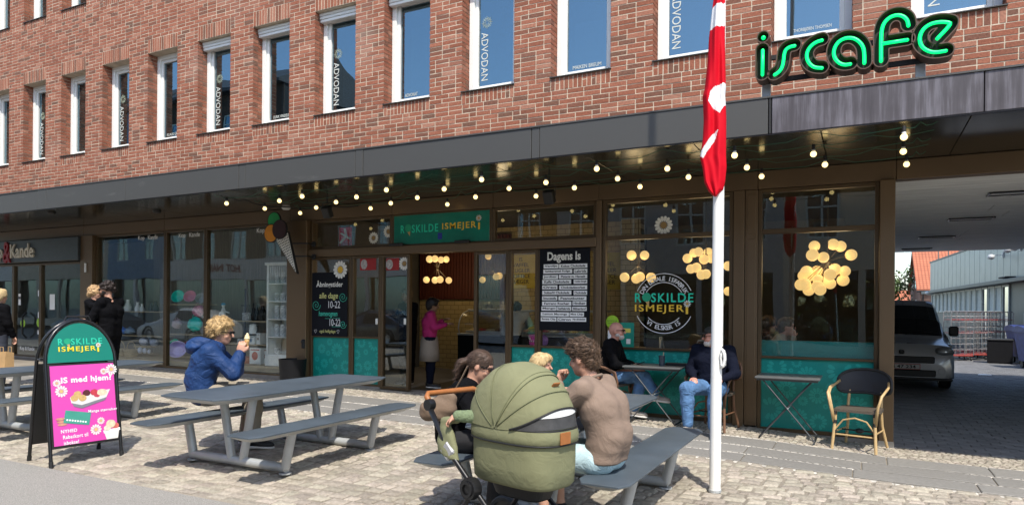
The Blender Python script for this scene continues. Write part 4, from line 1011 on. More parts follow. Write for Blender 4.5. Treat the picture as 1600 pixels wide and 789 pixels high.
# ================================================================ signs
def sdf_strokes(strokes,res,pad):
    P=np.concatenate([np.array(s) for s in strokes]); x0,y0=P.min(0)-pad; x1,y1=P.max(0)+pad
    nx=int((x1-x0)/res)+2; ny=int((y1-y0)/res)+2; X,Y=np.meshgrid(x0+np.arange(nx)*res,y0+np.arange(ny)*res)
    D=np.full(X.shape,9.)
    for s in strokes:
        for (ax,ay),(bx,by) in zip(s,s[1:]):
            dx,dy=bx-ax,by-ay; l2=dx*dx+dy*dy+1e-12; t=np.clip(((X-ax)*dx+(Y-ay)*dy)/l2,0,1); D=np.minimum(D,np.hypot(X-ax-t*dx,Y-ay-t*dy))
    return X,Y,D
def clip_band(mb,X,Y,D,lo,hi,ydepth,walls=None):
    """planar region lo<D<hi at depth ydepth; walls=(d0,d1) also extrudes the boundary at hi and lo"""
    ny,nx=D.shape
    mask=(D<hi+.02)&(D>lo-.02)
    for j in range(ny-1):
        for i in range(nx-1):
            if not mask[j,i]: continue
            for tri in (((j,i),(j,i+1),(j+1,i+1)),((j,i),(j+1,i+1),(j+1,i))):
                poly=[(X[a],Y[a],D[a]) for a in tri]
                for sign,lim in ((1,hi),(-1,lo)):
                    if lim<=0 and sign==-1: continue
                    out=[]; n=len(poly); cuts=[]
                    for k in range(n):
                        p,q=poly[k],poly[(k+1)%n]; ip=sign*(p[2]-lim)<=0; iq=sign*(q[2]-lim)<=0
                        if ip: out.append(p)
                        if ip!=iq:
                            s=(lim-p[2])/(q[2]-p[2]); c=(p[0]+(q[0]-p[0])*s,p[1]+(q[1]-p[1])*s,lim); out.append(c); cuts.append(c)
                    poly=out
                    if walls and len(cuts)==2:
                        mb.add([(cuts[0][0],walls[0],cuts[0][1]),(cuts[1][0],walls[0],cuts[1][1]),(cuts[1][0],walls[1],cuts[1][1]),(cuts[0][0],walls[1],cuts[0][1])],[(0,1,2,3)])
                    if len(poly)<3: break
                if len(poly)>=3 and ydepth is not None: mb.add([(p[0],ydepth,p[1]) for p in poly],[tuple(range(len(poly)))])
def arc(cx,cy,rx,ry,a0,a1,n=14): return [(cx+rx*math.cos(R(a0+(a1-a0)*k/n)),cy-ry*math.sin(R(a0+(a1-a0)*k/n))) for k in range(n+1)]
def neon():
    Y=7.32; t=thing('neon_sign','green neon letters reading iscafe in brown channel boxes on top of the canopy','sign',(-.1,Y,3.63)); ox=t.location
    P=lambda pts:[ (Wp(x,y,Y).x-ox.x,Wp(x,y,Y).z-ox.z) for x,y in pts]
    M_rim=mat('channel_brown',(.10,.060,.042),.5,.2); M_in=mat('channel_black',(.012,.012,.012),.7); M_neon=emit('green_neon',(.0,.80,.16),1.0)
    L_={ 'letter_i':[[(1192.5,81),(1192,119)]],
         'letter_dot':[[(1193.6,61.5),(1193.6,61.6)]],
         'letter_s':[[(1242,74),(1235,75.5),(1229,79),(1226,85),(1224.5,100),(1222,109),(1217.5,115),(1211,119)]],
         'letter_c':[[(1284.5,65.5),(1277,67.5),(1269,72.5),(1263,80),(1260.5,88),(1262,97),(1267,104),(1274,108),(1284.5,108.5)]],
         'letter_a':[[(1328.5,102.5),(1320,104),(1311,101),(1304,93),(1302.5,83),(1306,73),(1313,65.5),(1323,61.5),(1334,62),(1343,67.5),(1349,76),(1350.5,87),(1350.5,101)]],
         'letter_f':[[(1419,43),(1417.5,34),(1411,28),(1402,26),(1391,29),(1382,37),(1377.5,48),(1376.5,65),(1376.5,98)],[(1378,71),(1417,65)]],
         'letter_e':[[(1464,63),(1486,40),(1480,37.5),(1467,37),(1453,40),(1442,48),(1436.5,59),(1437,70),(1442,78),(1452,83.5),(1463,84.5),(1477,82)]] }
    for nm,strokes in L_.items():
        S=[]
        for s in strokes:
            q=P(s); 
            if len(q)>3:           # smooth the polyline
                for _ in range(2):
                    r_=[q[0]]
                    for a,b_ in zip(q,q[1:]): r_+=[(a[0]*.75+b_[0]*.25,a[1]*.75+b_[1]*.25),(a[0]*.25+b_[0]*.75,a[1]*.25+b_[1]*.75)]
                    r_.append(q[-1]); q=r_
            S.append(q)
        if nm=='letter_e': c_=P([(1464,63),(1486,40)]); S=[S[0]]
        RR=.068 if nm!='letter_dot' else .062
        X,Yg,D=sdf_strokes(S,.011,RR+.03)
        mb=MB(); clip_band(mb,X,Yg,D,-1,RR,.02,(.0-.07,.10)); clip_band(mb,X,Yg,D,RR-.010,RR,-.07); clip_band(mb,X,Yg,D,-1,RR-.010,None,(-.07,.018)); bx=mb.build(nm,M_rim,t)
        mb=MB(); clip_band(mb,X,Yg,D,-1,RR-.011,.012); mb.build('channel_floor',M_in,bx)
        for q in S:
            mb=MB(); pts=[(a[0],-.035,a[1]) for a in q]
            if nm=='letter_dot': mb.sphere((q[0][0],-.035,q[0][1]),.022,12,8)
            else:
                mb.tube(pts,.0165,8); mb.sphere(pts[0],.0165,8,6); mb.sphere(pts[-1],.0165,8,6)
            mb.build('neon_tube',M_neon,bx,smooth=True)
    a,b_=P([(1200,87),(1445,52)]); mb=MB(); 
    for ya,yb_ in (((1195,84),(1450,50.5)),((1195,123),(1450,87.5))):
        a,b_=P([ya,yb_]); z=(a[1]+b_[1])/2
        mb=MB(); mb.bevbox(a[0],.10,z-.025,b_[0],.13,z+.025,.004); mb.build('rail',M_black,t)
    for px in (1195,1440):
        a=P([(px,110)])[0]; top=P([(px,123 if px<1300 else 88)])[0][1]; mb=MB(); mb.bevbox(a[0]-.042,.135,-.005,a[0]+.042,.17,top+.02,.004); mb.build('post',M_steel,t)
neon()
# ---- shop sign board of the neighbour
bd=thing('shop_sign','dark grey shop sign with cream lettering and red ampersand over the left doors','sign',(-17.6,9.02,2.52))
mb=MB(); mb.bevbox(-2.4,0,0,2.28,.12,.52,.01); mb.build('board',mat('sign_grey',(.045,.055,.060),.4),bd)
M_cream=mat('cream_letters',(.72,.68,.58),.5); M_red=mat('dark_red_letters',(.30,.01,.02),.5)
text('lettering','Kande',M_cream,bd,(.13,-.012,.27),size=.42,width=.96,height=.33,bold=.006,ext=.02)
text('ampersand','&',M_red,bd,(-.50,-.016,.25),size=.62,bold=.004,ext=.02,width=.30,height=.50)
text('lettering','Kop',M_cream,bd,(-1.0,-.012,.235),size=.42,width=.62,height=.40,bold=.006,ext=.02)
M_wt=mat('white_letters',(.92,.92,.90),.5,var=.02)
for x,b_ in ((-13.2,'k3'),(-11.93,'k4'),(-9.75,'k5')):
    btext('lettering','Kop   Kande',M_wt,bays[b_],(x,YW-.008,2.93),size=.15,width=.62,height=.115,bold=.001,ext=.0005)
for x,b_ in ((-17.8,'k0'),(-16.55,'k2')):
    btext('lettering','Kop & Kande',M_wt,bays['k1' if b_=='k0' else b_],(x+.3,YW-.05,.50),size=.12,width=.6,bold=.001,ext=.0005)
rg=random.Random(4)
def sticker(mb_col,x,z,w_,h_,parent,name='sticker',round_=False):
    mb=MB()
    if round_: mb.disc((x,YW-.0065,z),w_/2,18)
    else: mb.box(x-w_/2,YW-.0065,z-h_/2,x+w_/2,YW-.005,z+h_/2)
    return bb(mb,name,mb_col,parent)
M_lime=mat('lime_sticker',(.35,.62,.03),.5)
for px,py,w_,h_,m in ((31,463,.10,.13,M_wt),(31,470,.10,.2,M_wt),(62,458,.12,.14,M_wt),(62,492,.12,.14,M_wt),(82,465,.2,.16,M_wt),(82,477,.2,.2,M_wt),(62,504,.22,.22,M_lime),(36,505,.2,.2,M_lime),(61,519,.10,.1,M_wt)):
    p=Wp(px,py,YW); sticker(m,p.x,p.z,w_,h_,bays['k1'] if px<62 else bays['k2'],round_=(m is M_lime))
mb=MB(); p=Wp(37,530,9.1); mb.tube([(p.x,9.16,.75),(p.x+.02,9.06,.85),(p.x+.02,9.06,1.25),(p.x,9.16,1.35)],.022,8); bb(mb,'door_handle',M_black,bays['k1'])
# ---- logo builder: local x right, z up, facing -Y
def logo(parent,cx,cy,cz,w_,stack=True,off=None,rim=False,ylw=None,dep=.0008,col1=None):
    """two word logo with an ice cream for the O and a daisy for the dot"""
    g_=col1 or M_green; yl=ylw or M_yellow; yy=cy
    def T(s,x0,x1,z0,z1,m,lay=0): 
        me=text_mesh(s,size=.2,bold=.003,ext=dep,res=3,space=1.2)
        co=np.empty(len(me.vertices)*3); me.vertices.foreach_get('co',co); co=co.reshape(-1,3); ax,bx=co[:,0].min(),co[:,0].max(); ay,by=co[:,1].min(),co[:,1].max()
        co[:,0]=x0+(co[:,0]-ax)/(bx-ax)*(x1-x0); co[:,1]=z0+(co[:,1]-ay)/(by-ay)*(z1-z0); me.vertices.foreach_set('co',co.ravel()); me.materials.clear(); me.materials.append(m)
        o=bpy.data.objects.new('lettering',me); link(o,parent); o.location=(cx,yy-lay,cz); o.rotation_euler=(R(90),0,0); return o
    u=w_
    def cone(x,z,s):
        mb=MB(); mb.prism([(x-.55*s,z-.55*s),(x+.62*s,z-.45*s),(x+.55*s,z-2.1*s)],-.0012,0,'y'); o=mb.build('wafer_mark',M_cone,parent,loc=(cx,yy,cz))
        mb=MB(); mb.disc((x,-.0018,z),s,20); mb.build('scoop_mark',mat('scoop_mark_green',(.015,.38,.20),.5),parent,loc=(cx,yy,cz))
    def dz(x,z,s):
        mb=MB(); daisy(mb,x,z,s,-.003,n=10,hole=.2); mb.build('daisy_mark',M_petal,parent,loc=(cx,yy,cz)); mb=MB(); mb.disc((x,-.0035,z),s*.32,12); mb.build('daisy_centre',M_eye,parent,loc=(cx,yy,cz))
    if stack:
        h=.155*u
        T('R',-.5*u,-.385*u,.02*u,.02*u+h,g_); T('SKILDE',-.215*u,.5*u,.02*u,.02*u+h,g_); T('ISMEJER',-.5*u,.345*u,-.02*u-h,-.02*u,yl); T('I',.375*u,.415*u,-.02*u-h,-.05*u,yl)
        cone(-.295*u,.105*u,.078*u); dz(.40*u,-.005*u,.06*u)
    else:
        h=.085*u
        T('R',-.5*u,-.45*u,-h/2,h/2,g_); T('SKILDE',-.355*u,-.02*u,-h/2,h/2,g_); T('ISMEJER',.03*u,.44*u,-h/2,h/2,yl); T('I',.462*u,.482*u,-h/2,h*.32,yl)
        cone(-.402*u,h*.12,.042*u); dz(.47*u,h*.85,.032*u)
def wlogo(parent,cx,cz,w_,**kw):
    off=Vector((0,0,0)); p=parent
    while p is not None: off+=Vector(p.location); p=p.parent
    logo(parent,cx-off.x,YW-.007-off.y,cz-off.z,w_,**kw)
# green light box in the upper light
gs=thing('shop_sign','green sign panel with green and orange lettering above the sliding doors','sign',(-5.97,9.165,2.795))
mb=MB(); mb.bevbox(-.90,-.015,-.235,.90,.0,.235,.004); mb.build('board',M_tealdeep,gs)
logo(gs,0.0,-.0175,.01,1.52,stack=False)
p=Wp(688,369,9.16); mb=MB(); mb.box(p.x-gs.location.x-.04,-.018,p.z-2.795-.05,p.x-gs.location.x+.04,-.016,p.z-2.795+.05); mb.build('blue_mark',mat('blue_mark',(.02,.04,.35),.5),gs)
# round logo on the big window
c=Wp(1037,474,YW); wlogo(bays['big'],c.x,c.z,.80)
def arc_text(parent,s,cx,cz,r,a0,a1,size,m,inward=False):
    items=[]; n=len(s)
    for k,chh in enumerate(s):
        if chh==' ': continue
        a=a0+(a1-a0)*k/(n-1); me=text_mesh(chh,size=size,bold=.001,ext=.0006,res=2)
        Mx=Matrix.Translation((cx+r*math.cos(R(a)),YW-.007,cz+r*math.sin(R(a))))@Matrix.Rotation(R(-(a-90) if not inward else -(a+90)),4,'Y')@Matrix.Rotation(R(90),4,'X')
        items.append((me,Mx,m))
    off=Vector((0,0,0)); p=parent
    while p is not None: off+=Vector(p.location); p=p.parent
    join_meshes('ring_lettering',[(a,Matrix.Translation(-off)@b,c_) for a,b,c_ in items],parent)
arc_text(bays['big'],'DIN LOKALE ISFABRIK',c.x,c.z,.335,152,28,.085,M_wt); arc_text(bays['big'],'VI ELSKER IS',c.x,c.z,.335,232,308,.085,M_wt,True)
mb=MB()
for (r0,a0,a1) in ((.405,25,155),(.285,32,148),(.405,205,335),(.285,222,318)): ring(mb,c.x,c.z,r0-.0045,r0+.0045,YW-.007,30,R(a0),R(a1))
bb(mb,'ring_lines',M_wt,bays['big'])
# other prints on the big window
def dz_on(parent,px,py,r,eye=None):
    c=Wp(px,py,YW); mb=MB(); daisy(mb,c.x,c.z,r,YW-.006,n=14,hole=.3); bb(mb,'daisy_print',M_petal,parent); mb=MB(); mb.disc((c.x,YW-.0065,c.z),r*.36,16); bb(mb,'daisy_centre',eye or mat('straw_eye',(.35,.22,.08),.6),parent)
dz_on(bays['big'],1037,352,.125)
cc=Wp(957,503,YW); sticker(M_lime,cc.x,cc.z,.19,.19,bays['big'],round_=True); btext('lettering','ROSKILDE\nHANDEL',mat('dark_green_ink',(.03,.12,.03)),bays['big'],(cc.x,YW-.0075,cc.z),size=.032,ext=.0004)
sticker(M_wt,Wp(958,526,YW).x,Wp(958,527,YW).z,.15,.20,bays['big'])
ps=Wp(980,523,YW); sticker(mat('poster_green',(.01,.26,.18),.5),ps.x,ps.z,.20,.34,bays['big'],'poster'); sticker(mat('poster_yellow',(.75,.62,.12),.5),ps.x,ps.z+.06,.10,.06,bays['big'],'poster_patch').location.y-=.002
sticker(M_petal,ps.x+.02,ps.z-.09,.06,.07,bays['big'],'poster_patch').location.y-=.002
# ---- chalk boards
M_board=mat('board_black',(.005,.006,.010),.65,spec=.2); M_chalky=mat('chalk_yellow',(.70,.68,.25),.6); M_chalkg=mat('chalk_green',(.05,.55,.38),.6); M_chalkw=mat('chalk_white',(.75,.76,.76),.6)
ob=thing('opening_hours_board','black opening hours board with a white daisy above the teal panel left of the doors','notice board',(-8.23,9.145,1.73))
mb=MB(); mb.bevbox(-.40,-.008,-.71,.40,.005,.40,.002); mb.build('board',M_board,ob)
mb=MB(); daisy(mb,.24,.44,.155,-.012,n=14,hole=.3); mb.build('daisy_print',M_petal,ob); mb=MB(); mb.disc((.24,-.0125,.44),.06,16); mb.build('daisy_centre',mat('yolk',(.75,.45,.04),.5),ob)
def T2(s,x,z,wd,h,m,bold=.0,par=ob,shear=0): return text('lettering',s,m,par,(x,-.0095,z),size=.15,width=wd,height=h,bold=bold,ext=.0006,shear=shear)
T2('Åbningstider',.0,.19,.60,.14,M_petal,.003); T2('alle dage',-.02,-.02,.42,.13,M_chalky,.001,shear=.1); T2('10-22',.10,-.16,.26,.12,M_chalkw); T2('havnevognen',-.03,-.33,.42,.12,M_chalkg,.001,shear=.1)
T2('10-22',.12,-.47,.24,.12,M_chalkw); T2('også helligdage',-.04,-.63,.36,.07,M_chalky,shear=.15)
mb=MB(); mb.box(-.10,-.0095,-.405,.05,-.009,-.40); mb.box(.08,-.0095,-.395,.24,-.009,-.39); mb.box(.06,-.0095,-.545,.24,-.009,-.54); mb.build('underline',M_chalkg,ob)
def spiral(x,z,r,par,m,turns=2.0):
    mb=MB(); pts=[(x+r*k/26*math.cos(k/26*turns*6.28),-.010,z+r*k/26*math.sin(k/26*turns*6.28)) for k in range(27)]; mb.tube(pts,.004,4); mb.build('chalk_swirl',m,par)
for x,z,r in ((-.30,-.17,.10),(.30,-.03,.09),(.31,-.50,.075)): spiral(x,z,r,ob,M_chalkg)
for x in (-.31,.20):
    mb=MB(); mb.tube([(x,-.01,-.66),(x-.03,-.01,-.61),(x-.012,-.01,-.595),(x,-.01,-.615),(x+.012,-.01,-.595),(x+.03,-.01,-.61)],.003,4,closed=True); mb.build('chalk_heart',M_chalkw,par:=ob)
mn=thing('menu_board','tall black menu board listing ice cream flavours on white strips right of the doors','menu board',(-3.81,9.145,1.80)); mw=.405
mb=MB(); mb.bevbox(-.40,-.008,-.59,.385,.005,.595,.002); mb.build('board',M_board,mn)
text('lettering','Dagens Is',M_petal,mn,(-.02,-.0095,.47),size=.2,width=.52,height=.16,bold=.006,ext=.0006)
FL=[['Vanilje','Kokos Chokolade'],['Saltkaramel Fudge','Lakrids'],['Jordbær','Pistacie m. Havsalt'],['Kaffe Chokolade','Cookie Dough'],['Oreo','Chokoladesorbet'],['Sukkerfri Chokolade','Chokolade'],['Stracciatella','Peanutbutter'],['Ferrero Rocher','Hindbær'],['Mango','Saltlakrids','Blåbærland'],['Lemon Marengs','Mint Chip'],['Banana Chip','Citron','Ny afvekslet']]
SP=[[(-.335,-.10),(-.09,.345)],[(-.34,.115),(.14,.345)],[(-.345,-.105),(-.09,.345)],[(-.355,.10),(.14,.345)],[(-.355,-.115),(-.085,.345)],[(-.355,.105),(.14,.345)],[(-.355,-.115),(-.095,.335)],[(-.355,.105),(.125,.335)],[(-.365,-.125),(-.115,.105),(.12,.34)],[(-.375,.07),(.08,.30)],[(-.375,-.125),(-.11,.115),(.115,.335)]]
for i,(ws,sp) in enumerate(zip(FL,SP)):
    zz=.345-i*.0775
    for wd,(a,b_) in zip(ws,sp):
        k=rg.uniform(-.004,.004); mb=MB(); mb.box(a,-.0125,zz-.030+k,b_,-.0085,zz+.030+k); st=mb.build('flavour_strip',M_wt,mn)
        text('lettering',wd,M_black,st,((a+b_)/2,-.0132,zz+k),size=.05,width=(b_-a)*.86,height=.036,bold=.0012,ext=.0004)
# blue-purple bag print below the menu board etc.
# ================================================================ A-board
def aboard():
    a=Gp(80,730,0); b_=Gp(190,711,.005); mid=(a+b_)/2; hw=(b_-a).length/2; d=(b_-a).normalized(); rz=math.atan2(d.y,d.x)
    t=thing('pavement_sign','black A frame pavement sign with a pink ice cream poster under a teal arched header','pavement sign',(mid.x,mid.y,gz(mid.x,mid.y)),rz)
    M_tube=mat('black_tube',(.012,.012,.013),.25); H=1.35; W_=hw; lean=math.atan2(.20,1.30)
    for sgn,nm in ((1,'front'),(-1,'rear')):
        Mx=Matrix.Translation((0,0 if sgn>0 else .48,0))@Matrix.Rotation(-lean*sgn,4,'X')
        pts=[(-W_,0,0.0),(-W_,0,.97)]+[(-W_*math.cos(q*math.pi/16),0,.97+(H+.03-.97)*math.sin(q*math.pi/16)) for q in range(1,16)]+[(W_,0,.97),(W_,0,0)]
        mb=MB(); mb.tube([Mx@Vector(p) for p in pts],.0165,10); mb.build('tube_frame',M_tube,t,smooth=40)
        mb=MB(); mb.bevbox(-W_+.01,-.012,.16,W_-.01,.012,.955,.004,Mx); mb.build('panel',M_black,t)
        for s in (-1,1): mb=MB(); mb.tube([Mx@Vector((s*W_,0,-.005)),Mx@Vector((s*W_,0,.05))],.021,8); mb.build('rubber_foot',M_black,t)
        if sgn>0:
            mb=MB(); ar=[(-W_+.02,.97)]+[(-(W_-.02)*math.cos(q*math.pi/20),.97+(H-.0-.97)*math.sin(q*math.pi/20)) for q in range(1,20)]+[(W_-.02,.97)]
            mb.prism(ar[::-1],-.006,.006,'y',Mx); mb.build('header',mat('header_teal',(.005,.21,.15),.45,var=.03),t)
            pass
            mb=MB(); mb.box(-W_+.03,-.0165,.185,W_-.03,-.0125,.94,Mx); po=mb.build('poster',mat('poster_pink',(.72,.075,.42),.4,var=.015),t)
            # everything printed on the face, as children of one flat print carrier
            e=thing('print','', '', (0,0,0)); 
            for k_ in ('label','category'): 
                if k_ in e: del e[k_]
            e.parent=t; e.matrix_local=Mx; e.name='print_layer'
            logo(e,0.0,-.0085,1.13,.40,ylw=M_pureyellow,col1=mat('bright_green',(.03,.60,.38),.5))
            WT=M_wt; yy=-.0185
            def tx(s,x,z,wd,h,m=WT,bold=.004): text('lettering',s,m,e,(x,yy,z),size=.1,width=wd,height=h,bold=bold*.45,ext=.0005,space=1.08)
            tx('IS med hjem?',.03,.79,.46,.075,bold=.007); tx('Mange størrelser',.16,.475,.27,.035,bold=.003)
            tx('NYHED',-.155,.315,.14,.032,bold=.004); tx('Rabatkort til',-.10,.26,.22,.036,bold=.003); tx('isbokse!',-.14,.205,.13,.036,bold=.003)
            for x,z,r in ((.265,.875,.055),(.19,.86,.032),(-.235,.775,.035),(-.20,.695,.055),(.135,.375,.035),(.085,.295,.052)):
                mb=MB(); daisy(mb,x,z,r,yy,n=12,hole=.25); mb.build('daisy_print',M_petal,e); mb=MB(); mb.disc((x,yy-.001,z),r*.3,12); mb.build('daisy_centre',mat('yolk2',(.72,.50,.20),.5),e)
            def blob(x,z,rx,rz_,c,k,rough_=.7):
                mb=MB(); n=14; rq=random.Random(k); mb.add([(x+rx*math.cos(q*6.283/n)*rq.uniform(.9,1.05),yy-.0004*(k%7)-.0004,z+rz_*math.sin(q*6.283/n)*rq.uniform(.9,1.05)) for q in range(n)],[tuple(range(n))]); return mb.build('printed_scoop',mat('scoop_%d'%(int(c[0]*100)+int(c[1]*10)),c,.6,var=.2,scale=40),e)
            # printed ice tray
            mb=MB(); mb.prism([(-.13,.63),(.24,.68),(.20,.60),(-.04,.545),(-.12,.575)][::-1],yy-.0005,yy,'y'); mb.build('printed_tray',mat('tray_white',(.75,.73,.68),.5),e)
            mb=MB(); mb.prism([(-.115,.575),(-.03,.548),(.20,.602),(.185,.575),(-.03,.515),(-.10,.54)][::-1],yy-.0012,yy-.0006,'y'); mb.build('printed_tray',mat('tray_grey',(.22,.22,.25),.5),e)
            k=1
            for x,z,c in ((-.06,.655,(.62,.42,.16)),(.02,.66,(.10,.02,.02)),(.09,.66,(.55,.05,.07)),(.15,.655,(.75,.65,.45)),(-.09,.62,(.62,.42,.16)),(-.02,.615,(.60,.40,.15)),(.045,.63,(.12,.03,.03)),(.115,.64,(.58,.06,.10)),(.175,.655,(.75,.68,.5))): blob(x,z,.036,.032,c,k); k+=1
            # printed card held by fingers
            Mc=Matrix.Rotation(R(12),4,'Y'); mb=MB(); mb.box(-.115,yy-.0008,-.06,.115,yy-.0002,.06,Matrix.Translation((-.075,0,.43))@Mc); mb.build('printed_card',mat('card_teal',(.06,.32,.24),.5),e)
            mb=MB()
            for q in range(8): mb.disc((-.165+q*.023,yy-.0015,.42-q*.0055),.009,8)
            mb.build('stamp_dots',M_wt,e,kind='stuff'); tx('RABATKORT',-.06,.452,.13,.022,bold=.001); 
            for q in range(3): blob(-.225+.008*q,.435-q*.027,.040,.013,(.60,.28,.20),20+q)
            # printed cup with scoops
            mb=MB(); mb.prism([(.155,.27),(.305,.285),(.285,.185),(.178,.185)][::-1],yy-.0010,yy-.0004,'y'); mb.build('printed_cup',M_petal,e)
            mb=MB(); mb.prism([(.15,.275),(.31,.29),(.31,.262),(.155,.247)][::-1],yy-.0016,yy-.0011,'y'); mb.build('printed_cup',M_wt,e)
            blob(.19,.295,.035,.03,(.75,.70,.55),31); blob(.27,.31,.035,.03,(.60,.15,.12),32); blob(.225,.335,.045,.04,(.75,.66,.28),33)
            tx('ROSKILDE',.232,.235,.095,.022,M_black,.002); tx('ISMEJERI',.232,.208,.085,.020,M_black,.002)
    mb=MB(); mb.bevbox(-W_-.02,-.0,.985,-W_+.02,.48,1.0,.003); mb.v=[(v[0],.20+v[1]*.15,v[2]) for v in mb.v]; mb.build('hinge_bar',M_tube,t)
    mb=MB(); mb.tube([(W_,.19,.99),(W_,.29,.99)],.012,6); mb.build('hinge_bar',M_tube,t)
    mb=MB(); mb.tube([(-.12,.235,1.36),(-.10,.235,1.40),(.10,.235,1.40),(.12,.235,1.36)],.009,6); mb.build('carry_handle',M_tube,t)
    return t
AB=aboard()
# ================================================================ smooth-union field modelling (people, pram, soft things)
class F:
    """list of primitives, smooth-unioned, turned into one continuous mesh by surface nets"""
    def __init__(s,k=.03): s.p=[]; s.k=k; s.cuts=[]; s.sub=[]; s.noise=None
    def cap(s,a,b,ra,rb=None,k=None): s.p.append(('c',np.array(a,float),np.array(b,float),ra,rb if rb is not None else ra,k)); return s
    def chain(s,pts,rs,k=None):
        for i in range(len(pts)-1): s.cap(pts[i],pts[i+1],rs[i],rs[i+1],k)
        return s
    def ell(s,c,r,Rm=None,k=None): s.p.append(('e',np.array(c,float),np.array(r,float),np.array(Rm,float) if Rm is not None else np.eye(3),None,k)); return s
    def cut(s,pt,n): s.cuts.append((np.array(pt,float),np.array(n,float)/np.linalg.norm(n))); return s      # keeps the side away from n
    def dist(s,prim,P):
        if prim[0]=='c':
            _,a,b,ra,rb,_k=prim; ab=b-a; L=ab@ab+1e-12; t=np.clip(((P-a)@ab)/L,0,1); return np.linalg.norm(P-a-t[...,None]*ab,axis=-1)-(ra+(rb-ra)*t)
        _,c,r,Rm,_,_k=prim; q=(P-c)@Rm; k0=np.linalg.norm(q/r,axis=-1); k1=np.linalg.norm(q/(r*r),axis=-1)+1e-9; return k0*(k0-1)/k1
    def mesh(s,name,m,res=.009,parent=None,loc=None):
        lo=np.full(3,9e9); hi=-lo
        for p in s.p:
            if p[0]=='c':
                r=max(p[3],p[4]); lo=np.minimum(lo,np.minimum(p[1],p[2])-r); hi=np.maximum(hi,np.maximum(p[1],p[2])+r)
            else:
                e=np.sqrt(((p[3]*p[2])**2).sum(1)); lo=np.minimum(lo,p[1]-e); hi=np.maximum(hi,p[1]+e)
        pad=res*3+(.02 if s.noise else .008); lo-=pad; hi+=pad; n=np.ceil((hi-lo)/res).astype(int)+1
        ax=[lo[i]+np.arange(n[i])*res for i in range(3)]; D=np.full(n,.12)
        for p in s.p:
            k=p[5] if p[5] is not None else s.k
            if p[0]=='c': r=max(p[3],p[4]); a=np.minimum(p[1],p[2])-r-k-.03; b=np.maximum(p[1],p[2])+r+k+.03
            else: e=np.sqrt(((p[3]*p[2])**2).sum(1)); a=p[1]-e-k-.03; b=p[1]+e+k+.03
            i0=np.maximum(0,((a-lo)/res).astype(int)); i1=np.minimum(n,((b-lo)/res).astype(int)+2)
            sl=tuple(slice(i0[i],i1[i]) for i in range(3))
            G=np.stack(np.meshgrid(ax[0][sl[0]],ax[1][sl[1]],ax[2][sl[2]],indexing='ij'),-1)
            d=s.dist(p,G); o=D[sl]; h=np.clip(.5+.5*(o-d)/k,0,1) if k>0 else (o>d)*1.
            D[sl]=o*(1-h)+d*h-(k*h*(1-h) if k>0 else 0)
        G=None
        if s.sub or s.cuts or s.noise:
            G=np.stack(np.meshgrid(*ax,indexing='ij'),-1)
            if s.noise: D=D+s.noise(G)
            for p in s.sub:
                d=-s.dist(p,G); k=p[5] or .008; h=np.clip(.5-.5*(D-d)/k,0,1); D=D*(1-h)+d*h+k*h*(1-h)
            for pt,nn in s.cuts: D=np.maximum(D,(G-pt)@nn)
        # surface nets
        S=D<0; nx,ny,nz=n
        c=np.zeros((nx-1,ny-1,nz-1),int)
        for i in (0,1):
            for j in (0,1):
                for k in (0,1): c+=S[i:nx-1+i,j:ny-1+j,k:nz-1+k]
        act=(c>0)&(c<8); ids=-np.ones(act.shape,int); ids[act]=np.arange(act.sum()); I=np.argwhere(act)
        acc=np.zeros((len(I),3)); cnt=np.zeros(len(I))
        for (a,b) in [((0,0,0),(1,0,0)),((0,1,0),(1,1,0)),((0,0,1),(1,0,1)),((0,1,1),(1,1,1)),((0,0,0),(0,1,0)),((1,0,0),(1,1,0)),((0,0,1),(0,1,1)),((1,0,1),(1,1,1)),((0,0,0),(0,0,1)),((1,0,0),(1,0,1)),((0,1,0),(0,1,1)),((1,1,0),(1,1,1))]:
            a=np.array(a); b=np.array(b); da=D[tuple((I+a).T)]; db=D[tuple((I+b).T)]; x=(da<0)!=(db<0)
            t=np.where(x,da/np.where(x,da-db,1),0); acc+=np.where(x[:,None],a+(b-a)*t[:,None],0); cnt+=x
        V=lo+(I+acc/cnt[:,None])*res; quads=[]
        for axd in range(3):
            u_,v_=[(1,2),(2,0),(0,1)][axd]
            sl0=[slice(1,-1)]*3; sl0[axd]=slice(0,-1); sl1=[slice(1,-1)]*3; sl1[axd]=slice(1,None)
            s0=S[tuple(sl0)]; s1=S[tuple(sl1)]; E_=np.argwhere(s0!=s1)
            if not len(E_): continue
            flip=s0[tuple(E_.T)]; base=E_.copy(); 
            for q in range(3):
                if q!=axd: base[:,q]+=1
            def cell(du,dv):
                c2=base.copy(); c2[:,u_]-=du; c2[:,v_]-=dv; return ids[tuple(c2.T)]
            Q=np.stack([cell(1,1),cell(0,1),cell(0,0),cell(1,0)],1); Q[~flip]=Q[~flip][:,::-1]; quads.append(Q)
        Q=np.concatenate(quads); Q=Q[(Q>=0).all(1)]
        me=bpy.data.meshes.new(name); me.vertices.add(len(V)); me.vertices.foreach_set('co',V.ravel()); me.loops.add(len(Q)*4); me.loops.foreach_set('vertex_index',Q.ravel().astype(np.int32))
        me.polygons.add(len(Q)); me.polygons.foreach_set('loop_start',np.arange(len(Q),dtype=np.int32)*4); me.polygons.foreach_set('loop_total',np.full(len(Q),4,np.int32))
        me.polygons.foreach_set('use_smooth',[True]*len(Q)); me.update(calc_edges=True); me.validate(); me.materials.append(m)
        o=bpy.data.objects.new(name,me); link(o,parent); 
        if loc is not None: o.location=loc
        return o
